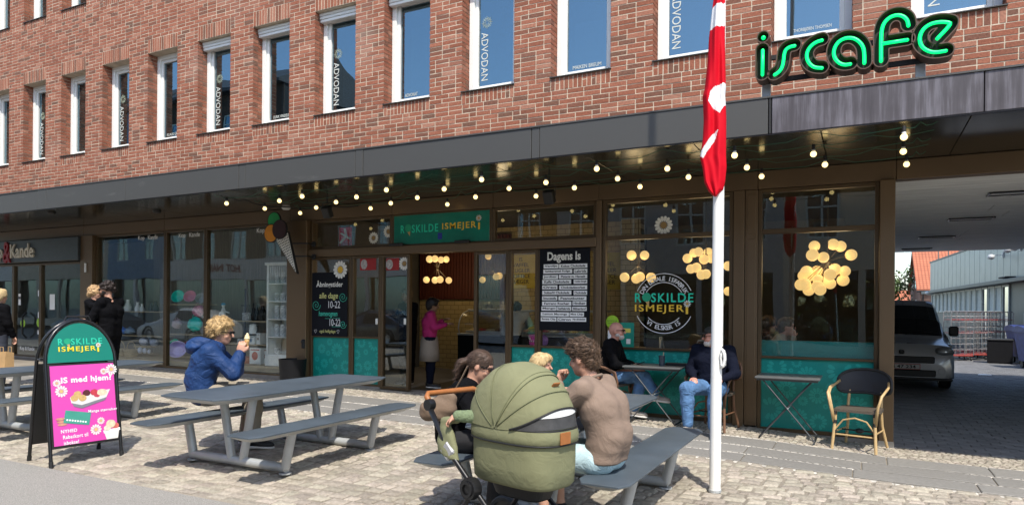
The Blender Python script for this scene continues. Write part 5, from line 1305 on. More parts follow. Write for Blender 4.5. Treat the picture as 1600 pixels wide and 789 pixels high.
def wrinkle(amp,f,seed=0,dirv=(1,.5,1.7)):
    a=seed*1.7; dv=np.array(dirv)
    def fn(G):
        x,y,z=G[...,0]*dv[0],G[...,1]*dv[1],G[...,2]*dv[2]
        return amp*(np.sin(f*(x+.6*z)+2*np.sin(f*.31*y+a)+a)*np.sin(f*.7*(z-.5*y)+1.5*np.sin(f*.4*x+a*2))+.5*np.sin(f*1.9*(z+.3*x)+a*3+np.sin(f*y))*np.sin(f*1.3*y+a))
    return fn
M_skin=mat('skin',(.52,.285,.195),.5,var=.08,scale=20,spec=.4); M_skin2=mat('skin_ruddy',(.55,.26,.19),.5,var=.1,scale=20); M_skin3=mat('skin_tan',(.30,.17,.10),.5,var=.08,scale=20)
M_lens=mat('sunglass_lens',(.01,.01,.012),.08)
def hair_mat(name,c,v=.3): return mat(name,c,.5,var=v,scale=60,bump=.5,bscale=220,stretch=(1,1,.35),spec=.4)
def rotm(yaw,pitch=0,roll=0): return np.array((Matrix.Rotation(yaw,3,'Z')@Matrix.Rotation(pitch,3,'X')@Matrix.Rotation(roll,3,'Y')))
def head(f,c,Rm,s=1.0,nose=1.0):
    c=np.array(c,float); T=lambda p: c+Rm@(np.array(p)*s)
    f.ell(T((0,-.012,.022)),(.077*s,.096*s,.100*s),Rm,.012); f.ell(T((0,.018,-.045)),(.060*s,.070*s,.068*s),Rm,.02); f.ell(T((0,.058,-.083)),(.026*s,.024*s,.022*s),Rm,.025)
    f.cap(T((0,.086,.018)),T((0,.112*nose,-.022)),.009*s,.0135*s,.008); f.cap(T((-.030,.080,.030)),T((.030,.080,.030)),.013*s,.013*s,.012)
    f.ell(T((.036,.066,-.028)),(.022*s,.018*s,.018*s),Rm,.02); f.ell(T((-.036,.066,-.028)),(.022*s,.018*s,.018*s),Rm,.02)
    f.cap(T((-.018,.086,-.055)),T((.018,.086,-.055)),.0075*s,.0075*s,.006)
    for q in (-1,1): f.ell(T((q*.079,-.005,-.005)),(.010*s,.021*s,.031*s),Rm,.008); f.sub.append(('e',T((q*.031,.094,.010)),np.array((.015,.012,.010))*s,Rm,None,.008))
    return T
def hand(f,w,d,n,s=1.0,curl=.5,thumb=1):
    """wrist w, direction d, palm normal n: palm, four unequal bent fingers, thumb from the side"""
    w=np.array(w,float); d=np.array(d,float); d/=np.linalg.norm(d); n=np.array(n,float); n-=d*(n@d); n/=np.linalg.norm(n); sd=np.cross(d,n)*thumb
    Rm=np.stack([sd,d,n],1); f.ell(w+d*.048*s,(.040*s,.052*s,.016*s),Rm,.012)
    for i,(o,l) in enumerate(((.030,.070),(.010,.080),(-.010,.075),(-.029,.060))):
        b=w+d*.085*s+sd*o*s; l*=s; c=curl*(1+.1*i)
        p1=b+(d*math.cos(c*.8)+n*math.sin(c*.8))*l*.5; p2=p1+(d*math.cos(c*2)+n*math.sin(c*2))*l*.3; p3=p2+(d*math.cos(c*2.8)+n*math.sin(c*2.8))*l*.22
        f.chain([b,p1,p2,p3],[.0092*s,.0088*s,.0078*s,.0065*s],.004)
    b=w+d*.03*s+sd*.032*s; p1=b+(d*.75+sd*.55+n*.3)*.038*s; p2=p1+(d*.85+sd*.1+n*.5)*.030*s; f.chain([b,p1,p2],[.014*s,.0105*s,.0085*s],.006)
def shoe(name,m,sole_m,a,toe,parent,s=1.0):
    """a = ankle joint, toe = tip; sneaker with its own sole"""
    a=np.array(a,float); toe=np.array(toe,float); fw=toe-a; fw[2]=0; L=np.linalg.norm(fw); fw/=L; down=np.array((0,0,-1.)); 
    pitch=(toe[2]+.055*s-a[2])/max(L,.01); fd=np.array((fw[0],fw[1],pitch)); fd/=np.linalg.norm(fd); sd=np.cross(fd,(0,0,1)); sd/=np.linalg.norm(sd); up=np.cross(sd,fd)
    heel=a-fd*.055*s-up*.055*s; tip=heel+fd*.25*s
    f=F(.03); f.cap(a,heel+fd*.03*s+up*.03*s,.042*s,.036*s); Rm=np.stack([sd,fd,up],1)
    f.ell(heel+fd*.06*s+up*.015*s,(.038*s,.07*s,.042*s),Rm); f.ell(heel+fd*.17*s+up*.008*s,(.045*s,.085*s,.034*s),Rm)
    f.cut(heel-up*.020*s,-up); o=f.mesh(name,m,.009,parent)
    g=F(.02); g.ell(heel+fd*.06*s-up*.018*s,(.041*s,.072*s,.022*s),Rm); g.ell(heel+fd*.17*s-up*.018*s,(.049*s,.09*s,.022*s),Rm); g.cut(heel-up*.030*s,-up); g.cut(heel-up*.004*s,up); g.mesh('sole',sole_m,.008,o)
    return o
def strands(o,n,ln,curl,al,m,parent,seed=1,r0=.0016,down=.3):
    """loose tapering hair strands rooted on the hair mass"""
    rg=random.Random(seed); me=o.data; V=[v for v in me.vertices]; mb=MB()
    for q in range(n):
        v=rg.choice(V); p=v.co.copy(); nn=v.normal.copy(); t1=nn.cross(Vector((rg.uniform(-1,1),rg.uniform(-1,1),rg.uniform(-.3,1)))); 
        if t1.length<1e-4: continue
        t1.normalize()
        if al is not None:
            ta=Vector(al[:3])-nn*nn.dot(Vector(al[:3])); t1=(ta*1.0+t1*.28)
            if t1.length<1e-4: continue
            t1.normalize()
        L_=ln*rg.uniform(.5,1.2); pts=[p-nn*.004]; d=(nn*(.55 if al is None else al[3] if len(al)>3 else .12)+t1*.8).normalized(); ax=nn.copy()
        for k in range(4):
            p=p+d*L_/4; pts.append(p.copy()); d=(Matrix.Rotation(curl*rg.uniform(.6,1.3),3,ax)@d-nn*.10*k+Vector((0,0,-down*.25))).normalized()
        mb.tube(pts,[r0*1.3,r0*1.3,r0,r0*.8,r0*.3],3,caps=False)
    mb.build('hair_strands',m,parent,smooth=True,kind='stuff')
def human(label,loc,rz,J,top,legs,skin=None,hairf=None,hairm=None,group=None,shoes=(None,None),head_yaw=0,head_pitch=0,head_roll=0,bulk=1.0,longsleeve=True,legcut=None,gl=False,hs=1.0,extra=None,hands=((.5,(0,0,-1)),(.5,(0,0,-1))),res=.0095,loose=1.0,collar=True,hem=-.02,wr=.004,headc=None,sleeve_f=.5,strand=None):
    """J: joints in person space (x right, y forward, z up from the ground)"""
    t=thing('person',label,'person',loc,rz,group); sk=skin or M_skin; b=bulk
    A={k:np.array(v,float) for k,v in J.items()}
    up=A['neck']-A['chest']; nd=A['head']-A['neck']
    Rh=rotm(head_yaw,head_pitch,head_roll)
    side=A['shR']-A['shL']; side/=np.linalg.norm(side); hsid=A['hipR']-A['hipL']; hsid/=np.linalg.norm(hsid)
    def torso(f,e,k=.06):
        P,W_,Cc,Nk=A['pelvis'],A['waist'],A['chest'],A['neck']
        for q in (-1,1):
            f.chain([P+hsid*q*.065*b,W_+(hsid+side)/2*q*.055*b,Cc+side*q*.075*b,Nk+side*q*.055*b-np.array((0,0,.05))],[.105*b+e,.098*b+e,.108*b+e,.06*b+e],k)
            f.cap(Nk+side*q*.055-np.array((0,0,.03)),A['shR' if q>0 else 'shL'],.044*b+e,.050*b+e,k)
    def arm(f,e,S,r=(.053,.044,.040,.027),to=1.0,k=.03):
        s,el,w=A['sh'+S],A['el'+S],A['wr'+S]; f.cap(s,el if to>=.5 else s+(el-s)*to*2,r[0]*b+e,(r[1]*b+e),k)
        if to>.5: f.cap(el,el+(w-el)*((to-.5)*2),r[2]*b+e,r[3]+e,k)
    def leg(f,e,S,r=(.085,.058,.058,.040),to=1.0,k=.03):
        h,kn,an=A['hip'+S],A['kn'+S],A['an'+S]
        f.cap(h,kn if to>=.5 else h+(kn-h)*to*2,r[0]*b+e,r[1]*b+e,k)
        if to>.5: m=kn+(an-kn)*.35; f.cap(kn,m,r[1]*b+e,r[2]*b+e,k); f.cap(m,kn+(an-kn)*((to-.5)*2),r[2]*b+e,r[3]+e,k)
    f=F(.03); torso(f,-.012); 
    for i,S in enumerate('LR'):
        arm(f,-.008,S); leg(f,-.010,S)
        d=A['wr'+S]-A['el'+S]; hd=hands[i]; hdir=hd[2] if len(hd)>2 else d
        hand(f,A['wr'+S],hdir,hd[1],.98,hd[0],1 if S=='L' else -1)
        f.cap(A['an'+S],A['an'+S]+np.array((0,.0,-.03)),.033,.035)
    f.cap(A['neck']-np.array((0,0,.04)),A['head']+Rh@np.array((0,-.02,-.06)),.056,.050,.03); T=head(f,A['head'],Rh,hs)
    body=f.mesh('body',sk,res,t)
    # clothes as shells just outside the body
    g=F(.035); e=.010*loose; torso(g,e)
    for S in 'LR': arm(g,e+.003,S,to=(.97 if longsleeve else sleeve_f*.62))
    if legs is not None: g.cut(A['pelvis']+np.array((0,0,hem)),(0,0,-1)) if hem is not None else None
    nk=A['neck']; g.sub.append(('c',nk+(A['head']-nk)*.12,nk+(A['head']-nk)*1.0,.060,.07,.01))
    g.noise=wrinkle(wr,24,len(label)); topo=g.mesh('top',top,res,t)
    if legs is not None:
        h=F(.035); P=A['pelvis']
        for q in (-1,1): h.cap(P+hsid*q*.065*b,P+hsid*q*.06*b+(A['waist']-P)*.45,.108*b,.100*b,.05)
        for S in 'LR': leg(h,.008*loose,S,r=(.088,.064,.062,.052),to=legcut or .97)
        if loose>=1: h.cut(P+(A['waist']-P)*.5,(A['waist']-P))
        h.noise=wrinkle(wr*.55,31,len(label)+5); h.mesh('trousers' if not legcut else 'shorts',legs,res,t)
    if shoes[0]:
        for S in 'LR':
            if 'toe'+S in A: shoe('shoe',shoes[0],shoes[1],A['an'+S],A['toe'+S],t)
    if hairf is not None:
        hf=F(.02); hairf(hf,A['head'],T,Rh); ho=hf.mesh('hair',hairm,.008,t)
        if strand: strands(ho,*strand,hairm,ho,seed=len(label))
    if gl:
        mb=MB(); Mh=Matrix.Translation(Vector(A['head']))@Matrix(Rh.tolist()).to_4x4()
        for q in (-1,1):
            mb.sphere((q*.031*hs,.099*hs,.010*hs),(.026*hs,.008,.019*hs),12,8,Mh); mb.tube([Mh@Vector((q*.055*hs,.094*hs,.016*hs)),Mh@Vector((q*.080*hs,.04*hs,.014*hs)),Mh@Vector((q*.080*hs,-.01*hs,.010*hs))],.0035,5)
        mb.tube([Mh@Vector((-.01,.104*hs,.016*hs)),Mh@Vector((.01,.104*hs,.016*hs))],.003,5); mb.build('sunglasses',M_lens,t,smooth=40)
    if extra: extra(t,A,T,Rh)
    return t
def hair_short(vol=.016,front=.03,nz=(.010,60),low=-.06,sd=1):
    def fn(f,c,T,Rh):
        f.ell(T((0,-.016,.032)),np.array((.083,.100,.098))+vol*.6,Rh); f.ell(T((0,-.06,-.02)),np.array((.068,.055,.075)),Rh)
        f.ell(T((0,.05,.10)),(.055,.045,.030),Rh)
        f.sub.append(('e',T((0,.115,-.035)),np.array((.080,.085,.090)),Rh,None,.02)); f.sub.append(('e',T((.085,.035,-.045)),np.array((.04,.05,.05)),Rh,None,.02)); f.sub.append(('e',T((-.085,.035,-.045)),np.array((.04,.05,.05)),Rh,None,.02))
        f.cut(T((0,0,low-.03)),-(Rh@np.array((0,-.3,1.)))); a,fr=nz; f.noise=lambda G:(a*np.sin(fr*G[...,0]+3*np.sin(40*G[...,1]))*np.sin(fr*.9*G[...,1]+2*np.sin(35*G[...,2]+sd))*np.sin(fr*.8*G[...,2]+sd)-vol*.3)
    return fn
M_jeans=mat('blue_jeans',(.10,.20,.37),.85,var=.3,scale=9,fold=.6,spec=.2); M_navy=mat('navy_fleece',(.006,.008,.018),.9,var=.15,fold=.4,spec=.12)
M_black_cl=mat('black_cloth',(.004,.004,.005),.9,var=.15,fold=.4,spec=.10); M_shoeg=mat('grey_suede',(.24,.22,.20),.8,var=.2,scale=20,bump=.3); M_solew=mat('white_sole',(.68,.66,.62),.5); M_shoeb=mat('black_shoe',(.012,.012,.013),.5)
M_khaki=mat('khaki_cloth',(.30,.26,.20),.85,var=.1,fold=.5,spec=.2)
def seat_pose(s=.44,lean=.05,w=.09,knee=.13,kh=None,shw=.185,fy=.44):
    kh=kh or s+.09
    return dict(pelvis=(0,0,s+.10),waist=(0,-.01+lean*.3,s+.25),chest=(0,.0+lean*.8,s+.41),neck=(0,.02+lean*1.2,s+.575),head=(0,.06+lean*1.5,s+.70),
     shR=(shw,.0+lean*1.1,s+.53),shL=(-shw,.0+lean*1.1,s+.53),hipR=(w,.03,s+.085),hipL=(-w,.03,s+.085),knR=(knee,fy,kh),knL=(-knee,fy,kh),anR=(knee,fy-.02,.10),anL=(-knee,fy-.02,.10),toeR=(knee+.03,fy+.16,.04),toeL=(-knee-.03,fy+.16,.04),
     elR=(shw+.07,.08,s+.28),elL=(-shw-.07,.08,s+.28),wrR=(.12,.30,s+.19),wrL=(-.12,.30,s+.19))
# ================================================================ people
# --- man in the dark cap, seated right of the left bistro table
J=seat_pose(.45,lean=.0,knee=.17,fy=.42); J.update(elR=(.27,.03,.73),wrR=(.15,.25,.655),elL=(-.30,.10,.72),wrL=(-.20,.30,.66),shR=(.20,0,.98),shL=(-.20,0,.98),anR=(.16,.40,.10),anL=(-.15,.42,.10),toeR=(.22,.56,.04),toeL=(-.22,.58,.04))
def cap_extra(t,A,T,Rh):
    f=F(.02); f.ell(T((0,-.012,.052)),(.088,.105,.078),Rh); f.cut(T((0,0,.040)),Rh@np.array((0,.12,-1.))); f.mesh('cap',mat('dark_cap',(.022,.022,.018),.8,bump=.3),.009,t)
    f=F(.01); f.ell(T((0,.105,.044)),(.068,.062,.010),Rh); f.mesh('cap_peak',mat('dark_cap',(.022,.022,.018),.8),.007,t)
    f=F(.02); f.ell(T((0,.055,-.078)),(.052,.048,.040),Rh); f.ell(T((.05,.01,-.05)),(.025,.04,.035),Rh); f.ell(T((-.05,.01,-.05)),(.025,.04,.035),Rh)
    f.noise=wrinkle(.003,120); f.mesh('beard',hair_mat('grey_beard',(.50,.47,.43)),.008,t)
    f=F(.02); f.ell(T((0,-.055,-.005)),(.078,.06,.05),Rh); f.mesh('hair',hair_mat('grey_hair',(.30,.28,.25)),.009,t)
    mb=MB(); mb.box(-.05,.135,.905,.03,.14,.912); 
human('elderly bearded man in dark cap, sunglasses and navy jacket seated in blue jeans',(-1.60,8.55,gz(-1.6,8.5)),R(180-8),J,M_navy,M_jeans,skin=M_skin2,shoes=(M_shoeg,M_solew),head_yaw=R(-52),head_pitch=R(-4),bulk=1.12,gl=True,extra=cap_extra,loose=1.2,hands=((.7,(0,0,-1)),(.7,(0,0,-1))),group=None)
# --- bald man with crossed legs on the left
J=seat_pose(.45,lean=.02); J.update(knR=(.02,.40,.67),anR=(-.04,.60,.33),toeR=(-.05,.79,.26),knL=(-.08,.42,.54),anL=(-.07,.30,.11),toeL=(-.08,.50,.04),elR=(.24,.12,.73),wrR=(.08,.28,.70),elL=(-.24,.12,.73),wrL=(-.04,.30,.71),shR=(.20,.03,.98),shL=(-.20,.03,.98))
def bald_extra(t,A,T,Rh):
    f=F(.02); f.ell(T((0,.056,-.075)),(.048,.046,.040),Rh); f.ell(T((.05,.02,-.045)),(.022,.035,.03),Rh); f.ell(T((-.05,.02,-.045)),(.022,.035,.03),Rh); f.noise=wrinkle(.003,120); f.mesh('beard',hair_mat('white_beard',(.55,.50,.45)),.008,t)
    mb=MB(); Mx=Matrix.Translation((.02,.40,.735))@Matrix.Rotation(R(20),4,'X'); mb.bevbox(-.035,-.07,-.005,.035,.07,.005,.004,Mx); mb.build('phone',M_blackgl,t)
human('bald man in sunglasses and black sweater sitting with his jeans legs crossed',(-2.98,8.74,gz(-3.1,8.7)),R(-86),J,M_black_cl,M_jeans,skin=M_skin2,shoes=(mat('grey_orange_trainer',(.30,.27,.23),.7,var=.4,scale=14),M_solew),head_yaw=R(0),bulk=1.05,gl=True,extra=bald_extra,hands=((.6,(0,.3,-1)),(.6,(0,.3,-1))))
# --- curly haired boy in the blue jacket
M_bluej=mat('royal_blue_shell',(.010,.038,.125),.62,var=.2,scale=6,fold=.55,spec=.3)
s=.44
J=dict(pelvis=(0,-.02,s+.10),waist=(0,-.03,s+.23),chest=(0,.03,s+.39),neck=(0,.09,s+.53),head=(.0,.145,s+.645),shR=(.165,.05,s+.48),shL=(-.165,.06,s+.48),hipR=(.09,.03,s+.08),hipL=(-.09,.03,s+.08),
 knR=(.10,.43,s+.09),knL=(-.12,.43,s+.09),anR=(.10,.42,.10),anL=(-.13,.36,.10),toeR=(.13,.62,.03),toeL=(-.16,.54,.03),elR=(.22,.25,s+.28),wrR=(.07,.30,s+.455),elL=(-.19,.27,s+.28),wrL=(-.02,.31,s+.445))
def boy_extra(t,A,T,Rh):
    f=F(.03); f.ell((0,-.075,s+.515),(.135,.085,.075)); f.ell((0,.0,s+.56),(.12,.12,.055)); f.noise=wrinkle(.006,40,2); f.sub.append(('e',np.array((0,.05,s+.63)),np.array((.085,.09,.09)),np.eye(3),None,.02)); f.mesh('hood',M_bluej,.009,t)
    f=F(.01); f.cap((.115,-.09,s+.50),(.19,.0,s+.49),.004); 
def curly(vol,n,r,seed,sub=True):
    def fn(f,c,T,Rh):
        rg=random.Random(seed); f.k=.006
        f.ell(T((0,-.018,.030)),(.084,.100,.094),Rh)
        for q in range(n):
            a=rg.uniform(0,6.283); z=rg.uniform(-.75,1); rr_=math.sqrt(1-z*z); d=(rr_*math.cos(a),rr_*math.sin(a),z)
            if d[1]>.35 and d[2]<.45: continue
            if d[2]<-.35 and d[1]>-.2: continue
            f.ell(T((d[0]*(.080+vol),-.018+d[1]*(.095+vol),.028+d[2]*(.092+vol))),np.array((r,r,r))*rg.uniform(.75,1.2))
        f.noise=wrinkle(.004,150,3)
    return fn
human('boy with curly blond hair in royal blue hooded jacket eating an ice cream cone',(-6.03,4.84,gz(-5.8,4.95)),R(-42),J,M_bluej,M_khaki,hairf=curly(.020,260,.017,5),strand=(1500,.028,1.1,None),hairm=hair_mat('golden_hair',(.46,.31,.14),.5),shoes=(M_shoeb,M_solew),head_yaw=R(-20),head_pitch=R(-8),bulk=1.0,extra=boy_extra,loose=1.9,gl=True,hands=((.9,(.9,.3,.3)),(.9,(-.9,.3,.3),(0,.25,1))),wr=.0035,hem=-.12,hs=.97)
# ice cream cone in his hand
from mathutils import Matrix as _Mx
BOY=bpy.data.objects['person.002']; BOY.scale=(1.12,)*3; Mb=_Mx.Translation((-6.03,4.84,gz(-5.8,4.95)))@_Mx.Rotation(R(-42),4,'Z')@_Mx.Scale(1.12,4); q=Mb@Vector((.045,.365,s+.495))
ic=thing('ice_cream_cone','wafer cone with pale vanilla soft ice held by the boy in blue','ice cream',q,0); ic.scale=(.85,)*3
mb=MB(); mb.lathe([(0.004,0),(.028,.085),(.031,.11),(.0,.11)],14); mb.build('wafer',mat('wafer',(.55,.33,.12),.7,var=.2,scale=60),ic,smooth=True)
f=F(.01); f.ell((0,0,.125),(.036,.036,.024)); f.ell((0,0,.152),(.028,.028,.02)); f.ell((.004,0,.175),(.016,.016,.02)); f.mesh('soft_ice',mat('vanilla',(.74,.62,.36),.5),.005,ic)
# --- man in the taupe sweater, seated on the front table's right bench, facing the table (-X)
M_taupe=mat('taupe_knit',(.235,.172,.132),.95,var=.12,scale=9,fold=.22,spec=.15); M_short=mat('pale_blue_shorts',(.46,.62,.66),.8,var=.1,scale=5,fold=.4,spec=.2)
s=.43
J=dict(pelvis=(0,-.02,s+.10),waist=(0,-.05,s+.24),chest=(0,.0,s+.42),neck=(.0,.085,s+.595),head=(.0,.15,s+.735),shR=(.185,.07,s+.55),shL=(-.185,.07,s+.55),hipR=(.10,.03,s+.08),hipL=(-.10,.03,s+.08),
 knR=(.14,.44,s+.09),knL=(-.14,.44,s+.09),anR=(.14,.40,.10),anL=(-.14,.36,.10),toeR=(.16,.60,.03),toeL=(-.16,.56,.03),elR=(.22,.40,s+.31),wrR=(.05,.42,s+.50),elL=(-.21,.34,s+.34),wrL=(-.06,.31,s+.565))
def mess(f,c,T,Rh):
    rg=random.Random(12); f.k=.012; f.ell(T((0,-.020,.038)),(.086,.102,.096),Rh); f.ell(T((0,-.065,-.02)),(.068,.050,.065),Rh); f.ell(T((0,.055,.105)),(.058,.048,.034),Rh)
    for q in range(70):
        a=rg.uniform(0,6.283); z=rg.uniform(.1,1); rr_=math.sqrt(1-z*z); d=np.array((rr_*math.cos(a),rr_*math.sin(a),z)); b_=np.array((d[0]*.088,-.016+d[1]*.105,.035+d[2]*.098)); sw=np.array((rg.uniform(-.02,.02),.022,.012))
        f.cap(T(b_*.96),T(b_*1.06+sw),.014,.005,.008)
    f.sub.append(('e',T((0,.125,-.03)),np.array((.082,.082,.088)),Rh,None,.02))
    for q in (-1,1): f.sub.append(('e',T((q*.088,.03,-.045)),np.array((.04,.045,.05)),Rh,None,.02))
    f.noise=wrinkle(.003,130,2)
def collar(t,A,T,Rh,m=None):
    n=A['neck']; ax=A['head']-n; ax/=np.linalg.norm(ax); c=n+ax*.012; u_=np.cross(ax,(1,0,0)); u_/=np.linalg.norm(u_); v_=np.cross(ax,u_)
    mb=MB(); mb.tube([c+.073*(u_*math.cos(q*math.pi/12)+v_*math.sin(q*math.pi/12)) for q in range(24)],.0115,6,closed=True); mb.build('collar',m or mat('taupe_rib',(.19,.14,.105),.95),t,smooth=True)
SM=human('young man with tousled brown hair in taupe sweater and pale blue shorts on bench',(-1.53,4.36,gz(-1.4,4.4)),R(84),J,M_taupe,M_short,hairf=mess,strand=(1600,.032,.12,(.1,.9,.35,.34)),hairm=hair_mat('tousled_brown_hair',(.090,.054,.032),.5),shoes=(M_shoeb,M_solew),head_yaw=R(-6),head_pitch=R(-10),bulk=1.03,legcut=.44,loose=1.3,extra=collar,hands=((1.2,(0,-1,.2),(.2,-.1,1)),(1.2,(0,-1,.2),(.1,-.1,1))),hem=-.035,wr=.0028)
# --- woman with the ponytail, far bench, facing right towards the table
s=.43
J=dict(pelvis=(0,-.02,s+.10),waist=(0,-.02,s+.22),chest=(0,.05,s+.37),neck=(0,.13,s+.515),head=(0,.20,s+.635),shR=(.165,.11,s+.46),shL=(-.165,.11,s+.46),hipR=(.09,.03,s+.08),hipL=(-.09,.03,s+.08),
 knR=(.10,.43,s+.09),knL=(-.12,.43,s+.09),anR=(.10,.36,.10),anL=(-.13,.36,.10),toeR=(.12,.56,.03),toeL=(-.15,.56,.03),elR=(.22,.26,s+.24),wrR=(.16,.44,s+.30),elL=(-.18,.30,s+.24),wrL=(-.05,.42,s+.28))
def pony(f,c,T,Rh):
    f.ell(T((0,-.016,.030)),(.082,.100,.093),Rh); f.ell(T((0,-.10,.0)),(.04,.035,.035),Rh)
    rg=random.Random(3)
    for q in range(12):
        x=rg.uniform(-.02,.02); f.chain([T((x,-.11,.005)),T((x*2.2,-.15,-.03)),T((x*2.6,-.155,-.09)),T((x*2.2,-.135,-.15-rg.uniform(0,.04)))],[.018,.022,.016,.004],.01)
    f.sub.append(('e',T((0,.115,-.035)),np.array((.080,.085,.085)),Rh,None,.015))
    for q in (-1,1): f.sub.append(('e',T((q*.085,.02,-.05)),np.array((.035,.045,.05)),Rh,None,.02))
    f.noise=wrinkle(.0035,120,5)
human('woman with brown ponytail in a black short sleeved top sitting behind the pram',(-2.76,4.48,gz(-2.7,4.5)),R(-84),J,M_black_cl,mat('black_trousers',(.012,.012,.014),.8),hairf=pony,strand=(900,.045,.03,(0,-1,-.35,.05)),hairm=hair_mat('dark_brown_hair',(.075,.045,.030),.4),shoes=(M_shoeb,M_solew),head_yaw=R(10),head_pitch=R(-22),bulk=1.02,longsleeve=False,gl=True,hands=((.5,(0,0,-1)),(.5,(0,0,-1))),hs=.96,wr=.004,sleeve_f=.50)
# --- little blond child behind the pram (only the crown shows)
s=.43
J=dict(pelvis=(0,0,s+.07),waist=(0,0,s+.15),chest=(0,.01,s+.25),neck=(0,.02,s+.345),head=(0,.05,s+.445),shR=(.115,.02,s+.31),shL=(-.115,.02,s+.31),hipR=(.06,.03,s+.06),hipL=(-.06,.03,s+.06),knR=(.07,.27,s+.07),knL=(-.07,.27,s+.07),anR=(.07,.25,.20),anL=(-.07,.25,.20),elR=(.15,.10,s+.16),wrR=(.06,.22,s+.22),elL=(-.15,.10,s+.16),wrL=(-.06,.22,s+.22))
human('small child with straight blond hair whose crown shows behind the pram hood',(-2.72,5.86,gz(-2.7,5.8)),R(-84),{k:(v[0],v[1],v[2]+.07) for k,v in J.items()},mat('child_top',(.45,.12,.14),.8),M_khaki,hairf=hair_short(.008,low=-.05,nz=(.003,90)),strand=(900,.045,.02,(0,-.3,-1,.05)),hairm=hair_mat('blond_hair',(.58,.43,.22),.2),bulk=.68,hs=.86,res=.009,wr=.002)
# --- man in black carrying a child, standing behind the left picnic table
J=dict(pelvis=(0,0,.95),waist=(0,.0,1.10),chest=(0,.0,1.30),neck=(0,.03,1.50),head=(0,.07,1.655),shR=(.20,.0,1.45),shL=(-.20,.0,1.45),hipR=(.09,0,.92),hipL=(-.09,0,.92),knR=(.10,.03,.50),knL=(-.10,.03,.50),anR=(.10,0,.10),anL=(-.11,.02,.10),toeR=(.13,.2,.03),toeL=(-.15,.2,.03),elR=(.25,.14,1.20),wrR=(.02,.32,1.16),elL=(-.25,.13,1.18),wrL=(-.02,.34,1.12))
q=Tp(172,520,11.0)
def beard_d(t,A,T,Rh):
    f=F(.02); f.ell(T((0,.052,-.075)),(.050,.050,.042),Rh); f.ell(T((.052,.02,-.045)),(.022,.04,.035),Rh); f.ell(T((-.052,.02,-.045)),(.022,.04,.035),Rh); f.noise=wrinkle(.003,120); f.mesh('beard',hair_mat('dark_beard',(.030,.022,.018)),.009,t)
MAN=human('dark haired bearded man in black holding a curly haired toddler in his arms',(q.x,q.y,gz(q.x,q.y)),R(108),J,M_black_cl,M_black_cl,hairf=curly(.012,60,.026,8),strand=(500,.03,.8,None),hairm=hair_mat('black_hair',(.030,.020,.016),.4),shoes=(M_shoeb,M_solew),head_yaw=R(14),head_pitch=R(-6),gl=True,bulk=1.08,extra=beard_d,loose=1.1,hem=-.10,hands=((.4,(0,1,.2)),(.4,(0,1,.2))))
J=dict(pelvis=(0,0,1.20),waist=(0,0,1.27),chest=(0,.02,1.36),neck=(0,.03,1.46),head=(0,.05,1.565),shR=(.11,.02,1.42),shL=(-.11,.02,1.42),hipR=(.08,.02,1.18),hipL=(-.08,.02,1.18),knR=(.16,.17,1.12),knL=(-.16,.17,1.12),anR=(.18,.14,.92),anL=(-.18,.14,.92),toeR=(.2,.24,.88),toeL=(-.2,.24,.88),elR=(.14,.16,1.36),wrR=(.06,.28,1.42),elL=(-.14,.16,1.36),wrL=(-.06,.28,1.42))
Mq=Matrix.Translation((q.x,q.y,gz(q.x,q.y)))@Matrix.Rotation(R(108),4,'Z'); k=Mq@Vector((0.04,.34,0))
human('toddler with light curly hair in dark clothes carried by the man in black',(k.x,k.y,gz(k.x,k.y)+.03),R(108+170),J,M_black_cl,M_black_cl,hairf=curly(.016,110,.020,21),strand=(500,.028,1.0,None),hairm=hair_mat('light_curls',(.52,.34,.17),.3),bulk=.66,hs=.88,shoes=(M_shoeb,M_solew),head_yaw=R(20),res=.009,wr=.003)
# --- person with a paper bag at the left picture edge
J=dict(pelvis=(0,0,.90),waist=(0,.0,1.04),chest=(0,.0,1.22),neck=(0,.02,1.40),head=(0,.05,1.54),shR=(.18,.0,1.35),shL=(-.18,.0,1.35),hipR=(.09,0,.88),hipL=(-.09,0,.88),knR=(.10,.02,.48),knL=(-.10,.02,.48),anR=(.10,0,.10),anL=(-.10,.02,.10),toeR=(.12,.2,.03),toeL=(-.12,.2,.03),elR=(.22,.02,1.10),wrR=(.21,.12,.88),elL=(-.22,.02,1.10),wrL=(-.21,.12,.88))
q=Tp(-5,520,11.5)
human('blond person in black jacket with a brown paper bag at the left edge',(q.x,q.y,gz(q.x,q.y)),R(10),J,M_black_cl,mat('dark_denim',(.03,.035,.05),.8),hairf=hair_short(.022,low=-.12,nz=(.005,50)),hairm=hair_mat('blond_hair',(.58,.43,.22),.2),shoes=(M_shoeb,M_solew),loose=1.6,res=.011,hem=-.06)
q=Tp(9,560,11.2); bg=thing('paper_bag','brown paper carrier bag held by the blond person at the left edge','bag',(q.x,q.y,q.z-.15))
mb=MB(); mb.add([(-.11,-.07,0),(.11,-.07,0),(.11,.07,0),(-.11,.07,0),(-.12,-.06,.26),(.12,-.06,.27),(.12,.06,.25),(-.12,.06,.26)],[(0,3,2,1),(0,1,5,4),(1,2,6,5),(2,3,7,6),(3,0,4,7)]); mb.build('bag_body',mat('kraft_paper',(.46,.29,.13),.8,bump=.2),bg)
for yy in (-.06,.06):
    mb=MB(); mb.tube([(-.05,yy,.25),(-.045,yy,.34),(.045,yy,.34),(.05,yy,.25)],.006,6); mb.build('handle',mat('kraft_paper',(.46,.29,.13)),bg)
